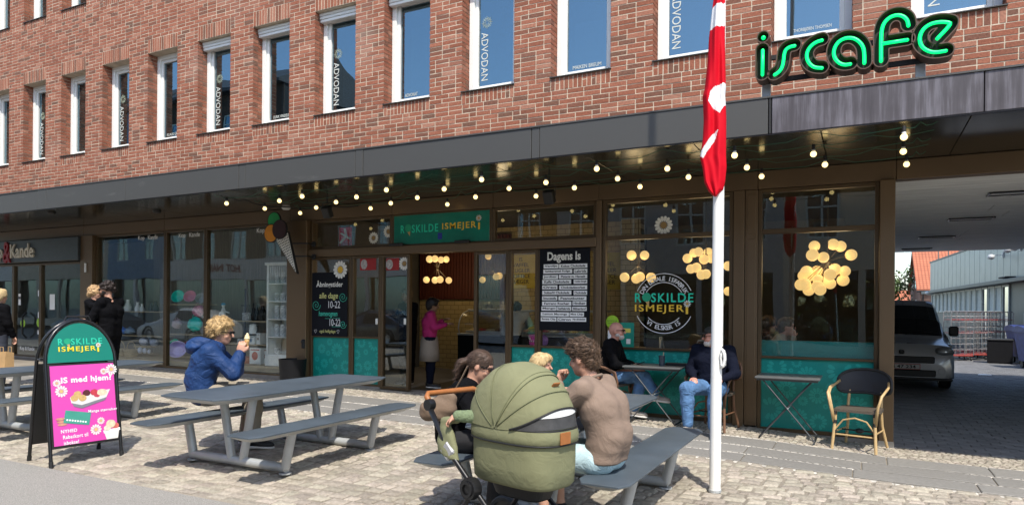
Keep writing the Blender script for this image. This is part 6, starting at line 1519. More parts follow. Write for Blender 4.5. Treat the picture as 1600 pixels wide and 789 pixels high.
# --- in the doorway: pink top, beige apron
M_pink=mat('magenta_knit',(.42,.015,.13),.85,bump=.3); 
J=dict(pelvis=(0,0,.86),waist=(0,.0,.98),chest=(0,.0,1.14),neck=(0,.02,1.30),head=(0,.05,1.42),shR=(.16,.0,1.25),shL=(-.16,.0,1.25),hipR=(.09,0,.84),hipL=(-.09,0,.84),knR=(.10,.02,.46),knL=(-.10,.02,.46),anR=(.10,0,.10),anL=(-.10,.02,.10),toeR=(.12,.2,.03),toeL=(-.12,.2,.03),elR=(.21,.06,1.04),wrR=(.16,.26,1.10),elL=(-.21,.06,1.04),wrL=(-.10,.24,1.16))
def skirt(t,A,T,Rh):
    mb=MB(); n=20; mb.lathe([(.165,.90),(.20,.80),(.215,.62),(.22,.47),(.215,.47),(.20,.62),(.16,.88)],n,Matrix.Diagonal((1,.8,1,1))); mb.build('skirt',mat('beige_cloth',(.30,.25,.20),.85,bump=.3),t,smooth=True)
human('person with dark hair in a magenta top and beige skirt just inside the doorway',(-6.62,9.85,.145),R(-50),J,M_pink,M_navy,skin=M_skin3,hairf=hair_short(.014,low=-.09,nz=(.004,60)),hairm=hair_mat('black_hair2',(.015,.012,.012)),shoes=(M_shoeb,M_solew),extra=skirt,bulk=1.02,hem=.02,head_pitch=R(-10))
# dark clad figure added indoors, standing in for a reflection in the leaf
J2=dict(J); J2={k:(v[0],v[1],v[2]*1.13) for k,v in J.items()}; J2.update(anR=(.10,0,.10),anL=(-.10,.02,.10),toeR=(.12,.2,.03),toeL=(-.12,.2,.03))
human('customer in dark clothes standing behind the left glass door leaf',(-7.25,10.1,.145),R(170),J2,M_black_cl,M_black_cl,hairf=hair_short(.012),hairm=hair_mat('brown_hair',(.11,.07,.04)),shoes=(M_shoeb,M_solew),res=.011)
# staff bending over behind the counter
J=dict(pelvis=(0,-.05,.92),waist=(0,.05,1.06),chest=(0,.20,1.20),neck=(0,.36,1.30),head=(0,.46,1.38),shR=(.19,.30,1.26),shL=(-.19,.30,1.26),hipR=(.09,-.03,.90),hipL=(-.09,-.03,.90),knR=(.10,.02,.48),knL=(-.10,.02,.48),anR=(.10,0,.10),anL=(-.10,.02,.10),toeR=(.12,.2,.03),toeL=(-.12,.2,.03),elR=(.24,.44,1.10),wrR=(.12,.60,1.02),elL=(-.24,.44,1.10),wrL=(-.12,.60,1.02))
human('customer in a white jacket leaning over the ice cream counter',(-5.62,11.0,.145),R(15),J,mat('white_jacket',(.60,.60,.56),.7,bump=.3),M_black_cl,hairf=hair_short(.014),hairm=hair_mat('black_hair2',(.015,.012,.012)),shoes=(M_shoeb,M_solew),loose=1.7,res=.011)
# couple sitting inside behind the right window
J=seat_pose(.46,lean=.10); J.update(elR=(.16,.32,.80),wrR=(.03,.30,1.02),elL=(-.2,.34,.76),wrL=(-.05,.42,.80))
human('man in sunglasses resting his chin on his hand inside the right window',(-1.12,10.15,.14),R(-86),J,mat('beige_shirt',(.42,.34,.26),.8),M_jeans,skin=M_skin2,hairf=hair_short(.008),hairm=hair_mat('brown_hair',(.11,.07,.04)),gl=True,res=.010)
human('dark haired companion sitting beside the man inside the right window',(-1.42,10.55,.14),R(-70),seat_pose(.46,lean=.12),M_black_cl,M_black_cl,hairf=hair_short(.03,low=-.14),hairm=hair_mat('brown_hair',(.11,.07,.04)),res=.011)
# ================================================================ pram
M_olive=mat('olive_canvas',(.205,.208,.115),.85,var=.08,scale=8,fold=.14,spec=.2); M_olive2=mat('olive_piping',(.15,.16,.08),.7)
M_leather=mat('tan_leather',(.32,.115,.03),.5,var=.15,scale=20); M_frame=mat('black_anodised',(.014,.014,.015),.35,.2)
def superring(hx,hy,z,n=40,e=.72,cx=0): 
    out=[]
    for q in range(n):
        a=2*math.pi*q/n; ca,sa=math.cos(a),math.sin(a); out.append((cx+math.copysign(abs(ca)**e,ca)*hx,math.copysign(abs(sa)**e,sa)*hy,z))
    return out
def loft(rings,closed_top=False,closed_bot=True,off=0):
    mb=MB(); n=len(rings[0]); vs=[p for r in rings for p in r]; fs=[]
    for i in range(len(rings)-1):
        for k in range(n): fs.append((i*n+k,i*n+(k+1)%n,(i+1)*n+(k+1)%n,(i+1)*n+k))
    if closed_bot: fs.append(tuple(range(n))[::-1])
    if closed_top: fs.append(tuple((len(rings)-1)*n+k for k in range(n)))
    return mb.add(vs,fs)
def pram():
    c=Tp(818,700,3.95); t=thing('pram','olive green carrycot pram with a tan leather handle in front of the front table','pram',(c.x,c.y,0),R(-16))
    cot=loft([superring(.25,.145,.515,e=.55),superring(.278,.170,.520,e=.55),superring(.295,.188,.54,e=.56),superring(.303,.198,.63,e=.6),superring(.312,.208,.775,e=.7)]); cot.build('carrycot',M_olive,t,smooth=50)
    loft([superring(.314,.210,.765),superring(.327,.220,.775),superring(.330,.223,.81),superring(.322,.217,.845),superring(.307,.205,.848)],closed_bot=False).build('rim_cover',M_olive,t,smooth=50)
    for zz,hx,hy in ((.768,.324,.218),(.848,.318,.214)):
        mb=MB(); mb.tube(superring(hx,hy,zz),.0055,6,closed=True); mb.build('zip',M_black,t,smooth=True)
    PV=(-.02,0,.84)
    def hp(a,b,k=1.0):
        a_=R(a); Rr=(.335*(abs(math.cos(a_))**2.2)+.355*(1-abs(math.cos(a_))**2.2))*k; W_=.222*k
        rid=1+.008*math.cos(a_*16); sb=math.sin(R(b)); cb=math.cos(R(b)); e=.78
        y=-math.copysign(abs(cb)**e,cb)*W_; r=abs(sb)**e*Rr*rid; return (PV[0]+r*math.cos(a_),y,PV[2]+r*math.sin(a_))
    def patch(a0,a1,b0,b1,k,na=14,nb=30,shape=None):
        mb=MB(); vs=[hp(a0+(a1-a0)*i/na,b0+(b1-b0)*j/nb,k) for i in range(na+1) for j in range(nb+1)] if shape is None else [hp(*shape(i/na,j/nb),k) for i in range(na+1) for j in range(nb+1)]
        return mb.add(vs,[(i*(nb+1)+j,i*(nb+1)+j+1,(i+1)*(nb+1)+j+1,(i+1)*(nb+1)+j) for i in range(na) for j in range(nb)])
    for nm,a0,a1,k in (('hood_panel',2,58,1.0),('hood_panel',58,100,1.012),('hood_panel',100,178,1.0)):
        patch(a0,a1,.5,179.5,k,22,44).build(nm,M_olive,t,smooth=True)
    for a in (38,58,62,100,104,140): 
        mb=MB(); mb.tube([hp(a,b,1.014) for b in range(2,179,5)],.0028,5); mb.build('piping',M_olive2,t,smooth=True)
    # front window: white lining, mesh, zip
    sh=lambda top,bot: (lambda u_,v_:(bot(v_)+(top(v_)-bot(v_))*u_, 14+152*v_))
    arch=lambda v_: 4+17*math.sin(math.pi*v_)**.8
    patch(0,0,0,0,1.016,6,30,shape=sh(arch,lambda v_:3)).build('mesh_window',mat('mesh_grey',(.045,.045,.045),.7,var=.3,scale=20),t,smooth=True)
    patch(0,0,0,0,1.022,3,24,shape=(lambda u_,v_:(arch(.22+.5*v_)-7*u_*math.sin(math.pi*v_), 14+152*(.22+.5*v_)))).build('white_lining',M_white,t,smooth=True)
    mb=MB(); mb.tube([hp(arch(v/30),14+152*v/30,1.026) for v in range(31)],.006,6); mb.build('zip',M_black,t,smooth=True)
    # leather tags
    def tagbox(p,w_,h_,tilt,m=M_leather):
        Mx=Matrix.Translation(p)@Matrix.Rotation(R(90),4,'Z')@Matrix.Rotation(tilt,4,'X'); mb=MB(); mb.bevbox(-w_/2,-.004,-h_/2,w_/2,.004,h_/2,.002,Mx); return mb.build('leather_tag',m,t)
    p=hp(44,90,1.02); tg=tagbox(p,.055,.036,R(42)); 
    p=(.332,-.03,.808); tagbox(p,.085,.065,0)
    # chassis
    H0=(-.70,-.0,.95)
    mb=MB(); mb.tube([(-.56,-.225,.92),(-.60,-.225,.965),(-.62,-.20,.98),(-.62,.18,.98),(-.60,.225,.965),(-.56,.225,.92)],.018,10); mb.build('handle_bar',M_leather,t,smooth=True)
    for s in (-1,1):
        mb=MB(); mb.tube([(-.57,s*.240,.925),(-.36,s*.245,.66),(.02,s*.245,.34),(.34,s*.23,.16)],[.017,.017,.015,.014],10,flat=1.0); mb.build('frame_tube',M_frame,t,smooth=True)
        mb=MB(); mb.lathe([(0,-.022),(.034,-.022),(.038,0),(.034,.022),(0,.022)],18,Matrix.Translation((-.56,s*.235,.92))@Matrix.Rotation(R(90),4,'X')); mb.build('handle_joint',M_frame,t,smooth=40)
        mb=MB(); mb.tube([(-.14,s*.248,.50),(-.36,s*.25,.20)],.016,8); mb.build('rear_strut',M_frame,t)
        mb=MB(); mb.lathe([(0,-.03),(.06,-.03),(.066,0),(.06,.03),(0,.03)],20,Matrix.Translation((-.16,s*.265,.49))@Matrix.Rotation(R(90),4,'X')); mb.lathe([(.03,-.04),(.045,-.04),(.045,.04),(.03,.04)],16,Matrix.Translation((-.16,s*.265,.49))@Matrix.Rotation(R(90),4,'X')); mb.build('fold_hinge',M_frame,t,smooth=40)
        mb=MB(); mb.bevbox(-.045,-.018,-.045,.045,.018,.045,.01,Matrix.Translation((-.37,s*.25,.67))@Matrix.Rotation(R(42),4,'Y')); mb.build('clamp',mat('silver_plastic',(.42,.42,.42),.4,.4),t)
        for x,r,nm in ((-.40,.150,'wheel'),(.36,.105,'wheel')):
            yv=s*(.28 if x<0 else .21); Mx=Matrix.Translation((x,yv,r+.0))@Matrix.Rotation(R(90),4,'X')
            mb=MB(); mb.lathe([(r*.30,-.012),(r*.78,-.012),(r*.78,.012),(r*.30,.012)],20,Mx); mb.lathe([(0,-.02),(r*.32,-.02),(r*.32,.02),(0,.02)],12,Mx); w_=mb.build(nm,M_frame,t,smooth=40)
            mb=MB(); mb.lathe([(r*.78,-.02),(r*.93,-.024),(r,-.012),(r,.012),(r*.93,.024),(r*.78,.02)],26,Mx); mb.build('tyre',mat('grey_tyre',(.05,.05,.05),.8,bump=.3),w_,smooth=40)
    mb=MB(); mb.tube([(-.40,-.27,.15),(-.40,.27,.15)],.014,8); mb.tube([(-.40,-.2,.20),(.30,-.18,.18)],.010,6); mb.tube([(-.40,.2,.20),(.30,.18,.18)],.010,6); mb.build('axle',M_frame,t)
    loft([superring(.24,.15,.17,e=.5),superring(.26,.17,.22,e=.5),superring(.27,.18,.30,e=.5)]).build('basket',M_black_cl,t,smooth=50)
    loft([superring(.16,.08,.43,e=.5),superring(.17,.09,.44,e=.5),superring(.20,.11,.516,e=.5)],closed_top=True).build('seat_adapter',M_black,t)
    # hanging canvas apron on the handle side
    f=F(.03); f.ell((-.41,-.235,.70),(.075,.022,.15)); f.ell((-.38,-.24,.62),(.085,.026,.12)); f.cap((-.45,-.22,.84),(-.34,-.21,.85),.018); f.cut((0,0,.54),(-.25,0,-1)); f.noise=wrinkle(.004,26,1); f.mesh('hanging_apron',M_olive,.010,t)
    return t
PR=pram()
# toddler lying in the cot, one knitted arm over the edge
Mp=Matrix.Translation(PR.location)@Matrix.Rotation(R(-16),4,'Z'); 
t=thing('person','baby lying in the pram with one green knitted sleeve reaching over its edge','person',PR.location+Vector((0,0,.04)),R(-16))
f=F(.02); f.ell((-.12,0,.80),(.09,.08,.09)); f.cap((-.08,0,.72),(.12,0,.66),.075,.06); f.cap((-.14,-.07,.80),(-.27,-.19,.835),.024,.022); hand(f,(-.33,-.235,.832),(-.6,-.5,-.45),(0,0,-1),.55,.7,1); f.cap((-.27,-.19,.835),(-.335,-.24,.832),.020,.017); f.mesh('body',M_skin,.007,t)
f=F(.02); f.chain([(-.12,-.05,.80),(-.22,-.15,.835),(-.315,-.225,.838)],[.040,.042,.033]); f.cap((-.08,0,.72),(.12,0,.66),.088,.07); f.noise=lambda G: .0022*np.sin(260*G[...,0])*np.sin(260*G[...,2]+130*G[...,1]); f.mesh('knitted_jumper',mat('sage_knit',(.17,.22,.12),.95,var=.2,scale=60,bump=.6,bscale=260),.006,t)
# brown shoulder bag at the woman's side
p=Tp(684,640,4.9); t=thing('shoulder_bag','tan brown cloth bag slung behind the ponytailed woman','bag',p,R(20))
f=F(.03); f.ell((0,0,0),(.13,.07,.085)); f.ell((.06,0,.06),(.08,.05,.08)); f.ell((-.06,0,-.02),(.07,.06,.06)); f.noise=wrinkle(.008,28,4); f.mesh('bag_body',mat('brown_canvas',(.17,.115,.075),.85,bump=.3),.009,t)
mb=MB(); mb.tube([(.10,0,.10),(.17,-.02,.22),(.22,-.02,.32)],.012,6,flat=.4); mb.build('strap',mat('brown_canvas',(.17,.115,.075)),t)
# white paper napkin on the table (left of the pram) and a litter of small marks are left to the surface textures

# ================================================================ vehicles
M_van=mat('silver_paint',(.38,.39,.41),.3,.35,var=.03,scale=2,coat=.8); M_carw=mat('white_car_paint',(.72,.73,.72),.25,var=.02,coat=.8); M_card=mat('dark_car_paint',(.06,.07,.09),.25,.3,coat=.8)
M_cglass=mat('car_glass',(.012,.014,.016),.05); M_tyre=mat('tyre_rubber',(.02,.02,.02),.8); M_rim=mat('alloy',(.38,.38,.38),.35,.7); M_trim=mat('black_trim',(.018,.018,.018),.5)
M_headl=mat('headlamp_glass',(.40,.42,.44),.08,.5); M_ind=mat('amber',(.5,.2,.03),.3)
def vehicle(name,label,cat,x,y,z,rz,paint,L,W,top,belt,hood,stations,wheels,wr,plate=None,group=None,scr=(2,3)):
    """body lofted from (y, zbottom, zbelt, ztop, halfwidth at belt, halfwidth at top); front at -Y"""
    t=thing(name,label,cat,(x,y,z),rz,group); rings=[]
    for (yy,zb,zl,zt,hb,ht) in stations:
        r=[(hb*.90,yy,zb),(hb*.985,yy,zb+.06),(hb,yy,zb+(zl-zb)*.45),(hb*.995,yy,zb+(zl-zb)*.8),(hb*.975,yy,zl)]
        for k in range(1,6):
            s_=k/6; r.append((hb*.975+(ht-hb*.975)*s_*(.9+.1*s_),yy,zl+(zt-zl)*s_*1.0))
        r+= [(ht*.97,yy,zt-.0),(ht*.80,yy,zt+.025),(ht*.4,yy,zt+.045)]
        if zt-zl<.12: r=r[:5]+[(hb*.975-(hb*.3)*(k/8)**1.5,yy,zl+(zt-zl)*min(1,(k/5))) for k in range(1,7)]+[(hb*.5,yy,zt+.012),(hb*.25,yy,zt+.018)]
        rings.append(r+[(0,yy,r[-1][2]+.004)]+[(-p[0],p[1],p[2]) for p in reversed(r)])
    n=len(rings[0]); mb=MB(); vs=[p for r in rings for p in r]
    fs=[(i*n+k,(i+1)*n+k,(i+1)*n+k+1,i*n+k+1) for i in range(len(rings)-1) for k in range(n-1)]
    mb.add(vs,fs); 
    for i in (0,len(rings)-1):
        mb.add(rings[i]+[(0,rings[i][0][1],(rings[i][0][2]+rings[i][4][2])/2)],[(k,k+1,n) for k in range(n-1)]+[(n-1,0,n)])
    bd=mb.build('body',paint,t,smooth=38)
    def shell(nm,fsel,m,off=.012):
        q=MB(); 
        for i in range(len(rings)-1):
            for k in range(n-1):
                if fsel(i,k,n):
                    P=[Vector(rings[i][k]),Vector(rings[i+1][k]),Vector(rings[i+1][k+1]),Vector(rings[i][k+1])]; nn=(P[1]-P[0]).cross(P[3]-P[0])
                    if nn.length<1e-9: nn=(P[2]-P[1]).cross(P[0]-P[1])
                    nn.normalize(); ctr=sum(P,Vector())/4; 
                    if nn.dot(ctr-Vector((0,ctr.y,ctr.z-.3)))<0: nn=-nn
                    q.add([p+nn*off for p in P],[(0,1,2,3)])
        if q.f: q.build(nm,m,t,smooth=40)
    s0,s1=scr; h=n//2
    shell('windscreen',lambda i,k,n: s0<=i<s1 and 9<=k<n-10,M_cglass)
    shell('side_window',lambda i,k,n: s1<=i<len(rings)-2 and (4<=k<9),M_cglass,.006); shell('side_window',lambda i,k,n: s1<=i<len(rings)-2 and (n-10<=k<n-5),M_cglass,.006)
    for wy in wheels:
        for s in (-1,1):
            Mx=Matrix.Translation((s*(W/2-.11),wy,wr-.0))@Matrix.Rotation(R(90),4,'Y')
            mb=MB(); mb.lathe([(0,-.10),(wr*.60,-.10),(wr*.62,-.105),(wr*.62,.105),(wr*.60,.10),(0,.10)],24,Mx); w_=mb.build('wheel',M_rim,t,smooth=40)
            mb=MB(); mb.lathe([(wr*.62,-.105),(wr*.9,-.11),(wr,-.08),(wr,.08),(wr*.9,.11),(wr*.62,.105)],28,Mx); mb.build('tyre',M_tyre,w_,smooth=40)
            mb=MB(); mb.tube([(s*(W/2-.012),wy+(wr+.07)*math.cos(a),max(.20,wr+(wr+.07)*math.sin(a))) for a in [R(-10+200*q/14) for q in range(15)]],.045,6); mb.build('wheel_arch',M_trim,t,smooth=True)
            mb=MB(); mb.lathe([(0,-.13),(wr+.04,-.13),(wr+.04,.125),(0,.125)],22,Mx); 
    return t,bd
def make_van():
    st=[(-2.42,.24,.50,.56,.80,.78),(-2.40,.24,.60,.72,.90,.86),(-2.30,.24,.80,.93,.955,.90),(-1.85,.24,.95,1.06,.96,.86),(-1.62,.24,1.03,1.13,.96,.84),(-1.30,.24,1.08,1.46,.96,.74),(-.95,.24,1.10,1.74,.96,.70),(-.60,.24,1.10,1.86,.96,.70),(.6,.24,1.10,1.89,.96,.71),(2.2,.24,1.10,1.87,.95,.70),(2.40,.26,1.08,1.80,.92,.68)]
    t,bd=vehicle('parked_van','silver delivery van with a black windscreen parked in the shaded passage','van',.78,19.0,gz(1,17.5),R(0),M_van,4.8,1.92,1.9,1.1,1.0,st,(-1.52,1.50),.32,scr=(4,7))
    for s in (-1,1):
        mb=MB(); mb.add([(s*.93,-2.16,.72),(s*.94,-2.08,.93),(s*.74,-2.26,.94),(s*.55,-2.37,.80),(s*.60,-2.42,.68)],[(0,1,2,3,4)] if s<0 else [(4,3,2,1,0)]); f=F(.03); f.ell((s*.76,-2.27,.82),(.20,.15,.115)); f.ell((s*.88,-2.12,.90),(.07,.14,.09)); hl=f.mesh('headlight',M_headl,.02,t)
        for cx,cz,r_ in ((.80,.80,.065),(.67,.79,.05)):
            mb=MB(); mb.lathe([(0,-.015),(r_*.8,-.02),(r_,0),(r_*.7,.02)],16,Matrix.Translation((s*cx,-2.345+.2*(cx-.67)*3,cz))@Matrix.Rotation(R(90),4,'X')); mb.build('lamp',M_rim,hl,smooth=40)
        mb=MB(); mb.lathe([(0,-.01),(.055,-.015),(.07,.0),(.06,.03)],16,Matrix.Translation((s*.72,-2.40,.42))@Matrix.Rotation(R(90),4,'X')); mb.build('fog_lamp',M_headl,t,smooth=40)
        mb=MB(); mb.bevbox(.95,-1.32,1.12,1.13,-1.20,1.34,.03) if s>0 else mb.bevbox(-1.13,-1.32,1.12,-.95,-1.20,1.34,.03); mb.build('wing_mirror',M_trim,t)
        mb=MB(); mb.tube([(s*.10,-1.66,1.16),(s*.62,-1.55,1.22),(s*.60,-1.42,1.34)],.010,5); mb.build('wiper',M_trim,t)
    mb=MB(); mb.bevbox(-.60,-2.455,.58,.60,-2.38,.72,.02); mb.build('upper_grille',M_trim,t)
    mb=MB(); mb.bevbox(-.62,-2.455,.30,.62,-2.38,.44,.02); mb.build('lower_grille',M_trim,t)
    mb=MB(); mb.bevbox(-.92,-2.44,.22,.92,-2.34,.28,.02); mb.build('bumper_lip',M_trim,t)
    mb=MB(); mb.bevbox(-.34,-2.475,.445,.34,-2.455,.565,.004); pl_=mb.build('number_plate',mat('plate_rim',(.45,.10,.08),.4),t)
    mb=MB(); mb.box(-.325,-2.478,.46,.325,-2.4755,.55); mb.build('plate_face',mat('plate_white',(.55,.54,.52),.4),pl_)
    text('lettering','AS 47 234',M_black,pl_,(0,-2.480,.505),size=.09,width=.52,height=.07,bold=.002,ext=.0005)
    mb=MB(); mb.bevbox(-.05,-2.425,.76,.05,-2.40,.85,.02); mb.build('bonnet_emblem',M_trim,t)
    mb=MB(); mb.tube([(.1,-2.30,.99),(.8,-2.02,.99)],.006,4); mb.build('bonnet_gap',M_black,t); mb=MB(); mb.tube([(-.1,-2.30,.99),(-.8,-2.02,.99)],.006,4); mb.build('bonnet_gap',M_black,t)
make_van()
sal=[(-2.2,.22,.45,.52,.70,.68),(-2.15,.2,.62,.70,.84,.8),(-1.6,.2,.78,.86,.88,.8),(-.95,.2,.86,.93,.89,.78),(-.35,.2,.90,1.25,.89,.62),(.2,.2,.92,1.42,.89,.58),(1.0,.2,.93,1.38,.89,.58),(1.55,.2,.92,1.12,.88,.62),(1.95,.22,.90,.96,.86,.74),(2.15,.26,.80,.86,.80,.7)]
for (xx,yy,pt,lab,rz) in ((-24.6,-.6,M_carw,'white saloon car parked along the far side of the street','l'),(-31.2,-.9,M_card,'dark saloon car parked behind the white one across the street','l'),(-17.8,-3.9,M_card,'dark saloon car parked outside the nail salon','l')):
    t,bd=vehicle('parked_car',lab,'car',xx,yy,0.02,R(-90),pt,4.4,1.78,1.4,.9,.9,sal,(-1.35,1.35),.31,group='cars parked across the street',scr=(3,5))

# ================================================================ yard things
M_cage=mat('cage_wire',(.34,.34,.33),.4,.6); M_redb=mat('red_shelf',(.30,.04,.03),.5)
def roll_cage():
    t=thing('roll_cage','x','roll cage',(0,0,0),0,'steel roll cages parked along the annex wall')
    mb=MB(); mb.bevbox(-.36,-.40,.16,.36,.40,.21,.01); mb.build('base',M_redb,t)
    for zz in (.98,1.46): 
        mb=MB(); mb.bevbox(-.34,-.38,zz,.34,.38,zz+.025,.004); mb.build('shelf',M_redb,t)
    for s in (-1,1):
        mb=MB(); mb.tube([(-.36,s*.40,.2),(-.36,s*.40,1.72),(-.32,s*.40,1.78),(.32,s*.40,1.78),(.36,s*.40,1.72),(.36,s*.40,.2)],.016,6); mb.build('side_frame',M_cage,t)
        mb=MB()
        for k in range(1,8): mb.tube([(-.36,s*.40,.2+k*.2),(.36,s*.40,.2+k*.2)],.006,4)
        for k in range(1,5): mb.tube([(-.36+k*.144,s*.40,.2),(-.36+k*.144,s*.40,1.77)],.006,4)
        mb.build('side_mesh',M_cage,t,kind='stuff')
        for x in (-.30,.30): mb=MB(); mb.lathe([(0,-.02),(.06,-.02),(.06,.02),(0,.02)],12,Matrix.Translation((x,s*.34,.062))@Matrix.Rotation(R(90),4,'Y')); mb.build('castor',M_trim,t)
    mb=MB()
    for k in range(1,8): mb.tube([(.36,-.40,.2+k*.2),(.36,.40,.2+k*.2)],.006,4)
    mb.build('back_mesh',M_cage,t,kind='stuff'); return t
rc=roll_cage(); spots=[(1497,557,25.0,'roll cage with red shelves standing nearest the van'),(1519,557,25.6,'second roll cage from the van in front of the annex'),(1541,556,26.4,'roll cage just left of the black crate'),(1560,553,27.4,'roll cage half hidden behind the black crate'),(1508,550,27.6,'roll cage in the second row near the van'),(1532,549,28.2,'roll cage in the second row by the annex windows'),(1553,549,29.0,'rearmost roll cage by the annex wall')]
for i,(px,py,tt,lab) in enumerate(spots):
    p=Tp(px,py,tt); o=rc if i==0 else copy_tree(rc); o.location=(p.x,p.y,gz(p.x,p.y)); o.rotation_euler=(0,0,R(12+4*(i%3))); o['label']=lab
p=Tp(1562,560,23.6); t=thing('crate','black lidded crate standing between the roll cages and the blue bins','crate',(p.x,p.y,gz(p.x,p.y)),R(-8))
mb=MB(); mb.bevbox(-.36,-.35,.02,.36,.35,.78,.02); mb.build('crate_body',mat('black_plastic',(.018,.019,.02)),t); mb=MB(); mb.bevbox(-.39,-.38,.775,.39,.38,.84,.02); mb.build('lid',M_trim,t)
M_bluebin=mat('blue_plastic',(.03,.045,.17),.5,var=.3,scale=8)
def bin4():
    t=thing('waste_container','x','waste container',(0,0,0),0,'blue wheeled waste containers by the annex door')
    mb=MB(); mb.add([(-.5,-.42,.22),(.5,-.42,.22),(.5,.42,.22),(-.5,.42,.22),(-.62,-.52,1.12),(.62,-.52,1.12),(.62,.52,1.12),(-.62,.52,1.12)],[(0,3,2,1),(0,1,5,4),(1,2,6,5),(2,3,7,6),(3,0,4,7),(4,5,6,7)]); mb.build('container_body',M_bluebin,t)
    mb=MB(); mb.prism([(-.56,1.125),(.56,1.125),(.50,1.26),(0,1.33),(-.50,1.26)],-.66,.66,'x'); mb.build('lid',M_bluebin,t)
    mb=MB(); mb.tube([(-.66,-.54,1.1),(.66,-.54,1.1)],.03,6); mb.build('rim_bar',M_bluebin,t)
    for x in (-.42,.42):
        for y in (-.34,.34): mb=MB(); mb.lathe([(0,-.03),(.11,-.03),(.11,.03),(0,.03)],14,Matrix.Translation((x,y,.112))@Matrix.Rotation(R(90),4,'Y')); mb.build('castor',M_trim,t)
    return t
b0=bin4(); p=Tp(1630,568,21.0); b0.location=(p.x,p.y,gz(p.x,p.y)); b0.rotation_euler=(0,0,R(8)); b0['label']='nearer blue wheeled waste container at the right edge'
p=Tp(1612,558,23.6); b1=copy_tree(b0); b1.location=(p.x,p.y,gz(p.x,p.y)); b1['label']='farther blue waste container behind the nearer one beside the annex door'
mb=MB(); p=Gp(1538,588,-.2); mb.add([(-.16,-.10,.006),(.15,-.12,.008),(.17,.10,.012),(-.13,.11,.008),(0,0,.03)],[(0,1,4),(1,2,4),(2,3,4),(3,0,4)]); tag(mb.build('paper_scrap',M_white,None,loc=(p.x,p.y,gz(p.x,p.y))),'white paper scrap lying on the yard paving','paper')
# ================================================================ inside the ice cream shop
M_globe=emit('lamp_globe',(1.0,.64,.24),.50); M_rod=mat('lamp_rod',(.12,.10,.07),.3,.7)
def chandelier(label,pts,Y,r,hub):
    h=Wp(hub[0],hub[1],Y); t=thing('globe_chandelier',label,'chandelier',(h.x,h.y,h.z),0,'globe chandeliers in the ice cream shop'); g_=random.Random(len(pts))
    mb=MB(); mb.tube([(0,0,0),(0,0,3.28-h.z)],.008,6); mb.build('hanging_rod',M_rod,t); mb=MB(); mb.sphere((0,0,0),.035,10,7); mb.build('hub',M_rod,t)
    ll=bpy.data.lights.new('lamp_light','POINT'); ll.energy=(6 if Y>11.5 else 6); ll.color=(1,.74,.42); ll.shadow_soft_size=.28; lo_=bpy.data.objects.new('lamp_light',ll); COL.objects.link(lo_); lo_.parent=t; lo_.location=(0,0,-.05)
    for i,(px,py) in enumerate(pts):
        yy=Y+g_.uniform(-.22,.22); p=Wp(px,py,yy)-h; mb=MB(); mb.sphere((0,0,0),r*g_.uniform(.92,1.06)*(yy/Y),16,10); gl_=mb.build('globe',M_globe,t,smooth=True,loc=p)
        mb=MB(); mb.tube([-p,(0,0,0)],.0045,5); mb.build('arm',M_rod,gl_)
z6=lambda L_:[(1120+x/2.63,250+y/2.63) for x,y in L_]; z5=lambda L_:[(820+x/2.817,320+y/2.817) for x,y in L_]; z8=lambda L_:[(620+x/3.2875,380+y/3.2875) for x,y in L_]
chandelier('large cluster of warm globe lamps behind the right window',z6([(401,354),(393,391),(438,400),(478,347),(508,355),(552,390),(369,459),(484,450),(526,457),(519,494),(418,494),(447,500),(412,458),(382,475),(357,475),(362,511),(345,512),(378,534),(414,520),(466,508),(425,533),(466,470)]),10.7,.082,(1293,408))
chandelier('cluster of warm globe lamps just left of the flag pole',z5([(716,236),(744,212),(765,207),(789,240),(808,210),(822,235),(731,282),(755,277),(778,308),(797,305),(895,269),(895,380)]),10.9,.075,(1103,400))
chandelier('six globe lamps hanging over the round window logo',z5([(470,222),(527,222),(439,319),(490,325),(507,317),(556,320)]),10.9,.078,(997,415))
chandelier('globe lamps in two rows seen through the open doorway',z8([(168,82),(196,80),(227,85),(254,83),(152,188),(196,190),(222,187),(267,191)]),11.9,.070,(684,420))
chandelier('globe lamps behind the right sliding door and posters',z8([(440,188),(470,68),(510,172),(526,168)]),11.7,.068,(770,422))
# slatted red brown panel with sign
mb=MB(); pn=thing('wall_sign','red brown slatted panel with small sign lettering on the tiled wall','sign',(-8.1,13.12,2.35))
mb=MB(); mb.box(-1.0,0,-.62,1.35,.06,.80); mb.build('back_board',mat('red_brown',(.10,.022,.012),.6),pn)
for k in range(30):
    mb=MB(); mb.box(-.98+k*.078,-.03,-.60,-.94+k*.078,.0,.78); mb.build('slat',mat('red_brown',(.10,.022,.012)),pn)
text('lettering','ISMEJERI',mat('orange_letters',(.45,.12,.02),.5),pn,(.85,-.04,.55),size=.2,width=.7,height=.17,bold=.004)
# ice cream display counter
ct=thing('display_counter','black ice cream counter with a curved glass display case','counter',(-6.05,12.0,.14))
mb=MB(); mb.bevbox(-1.05,-.45,0,1.9,.45,.86,.01); mb.build('counter_body',M_blackgl,ct)
mb=MB(); mb.bevbox(-1.05,-.48,.86,1.9,.48,.90,.01); mb.build('counter_top',M_steel,ct)
prof=[(-.46,.90),(-.50,1.0),(-.46,1.16),(-.34,1.28),(-.15,1.34),(.30,1.35)]
mb=MB(); n=len(prof); mb.add([(x,p[0],p[1]) for x in (-1.0,1.85) for p in prof],[(i,i+1,n+i+1,n+i) for i in range(n-1)]); mb.build('curved_glass',M_glass,ct,smooth=True)
for x in (-1.0,.4,1.85):
    mb=MB(); mb.tube([(x,p[0],p[1]) for p in prof],.013,6); mb.build('frame_hoop',M_steel,ct,smooth=True)
mb=MB(); mb.bevbox(-1.0,-.15,1.33,1.85,.35,1.37,.008); mb.build('top_shelf',M_steel,ct)
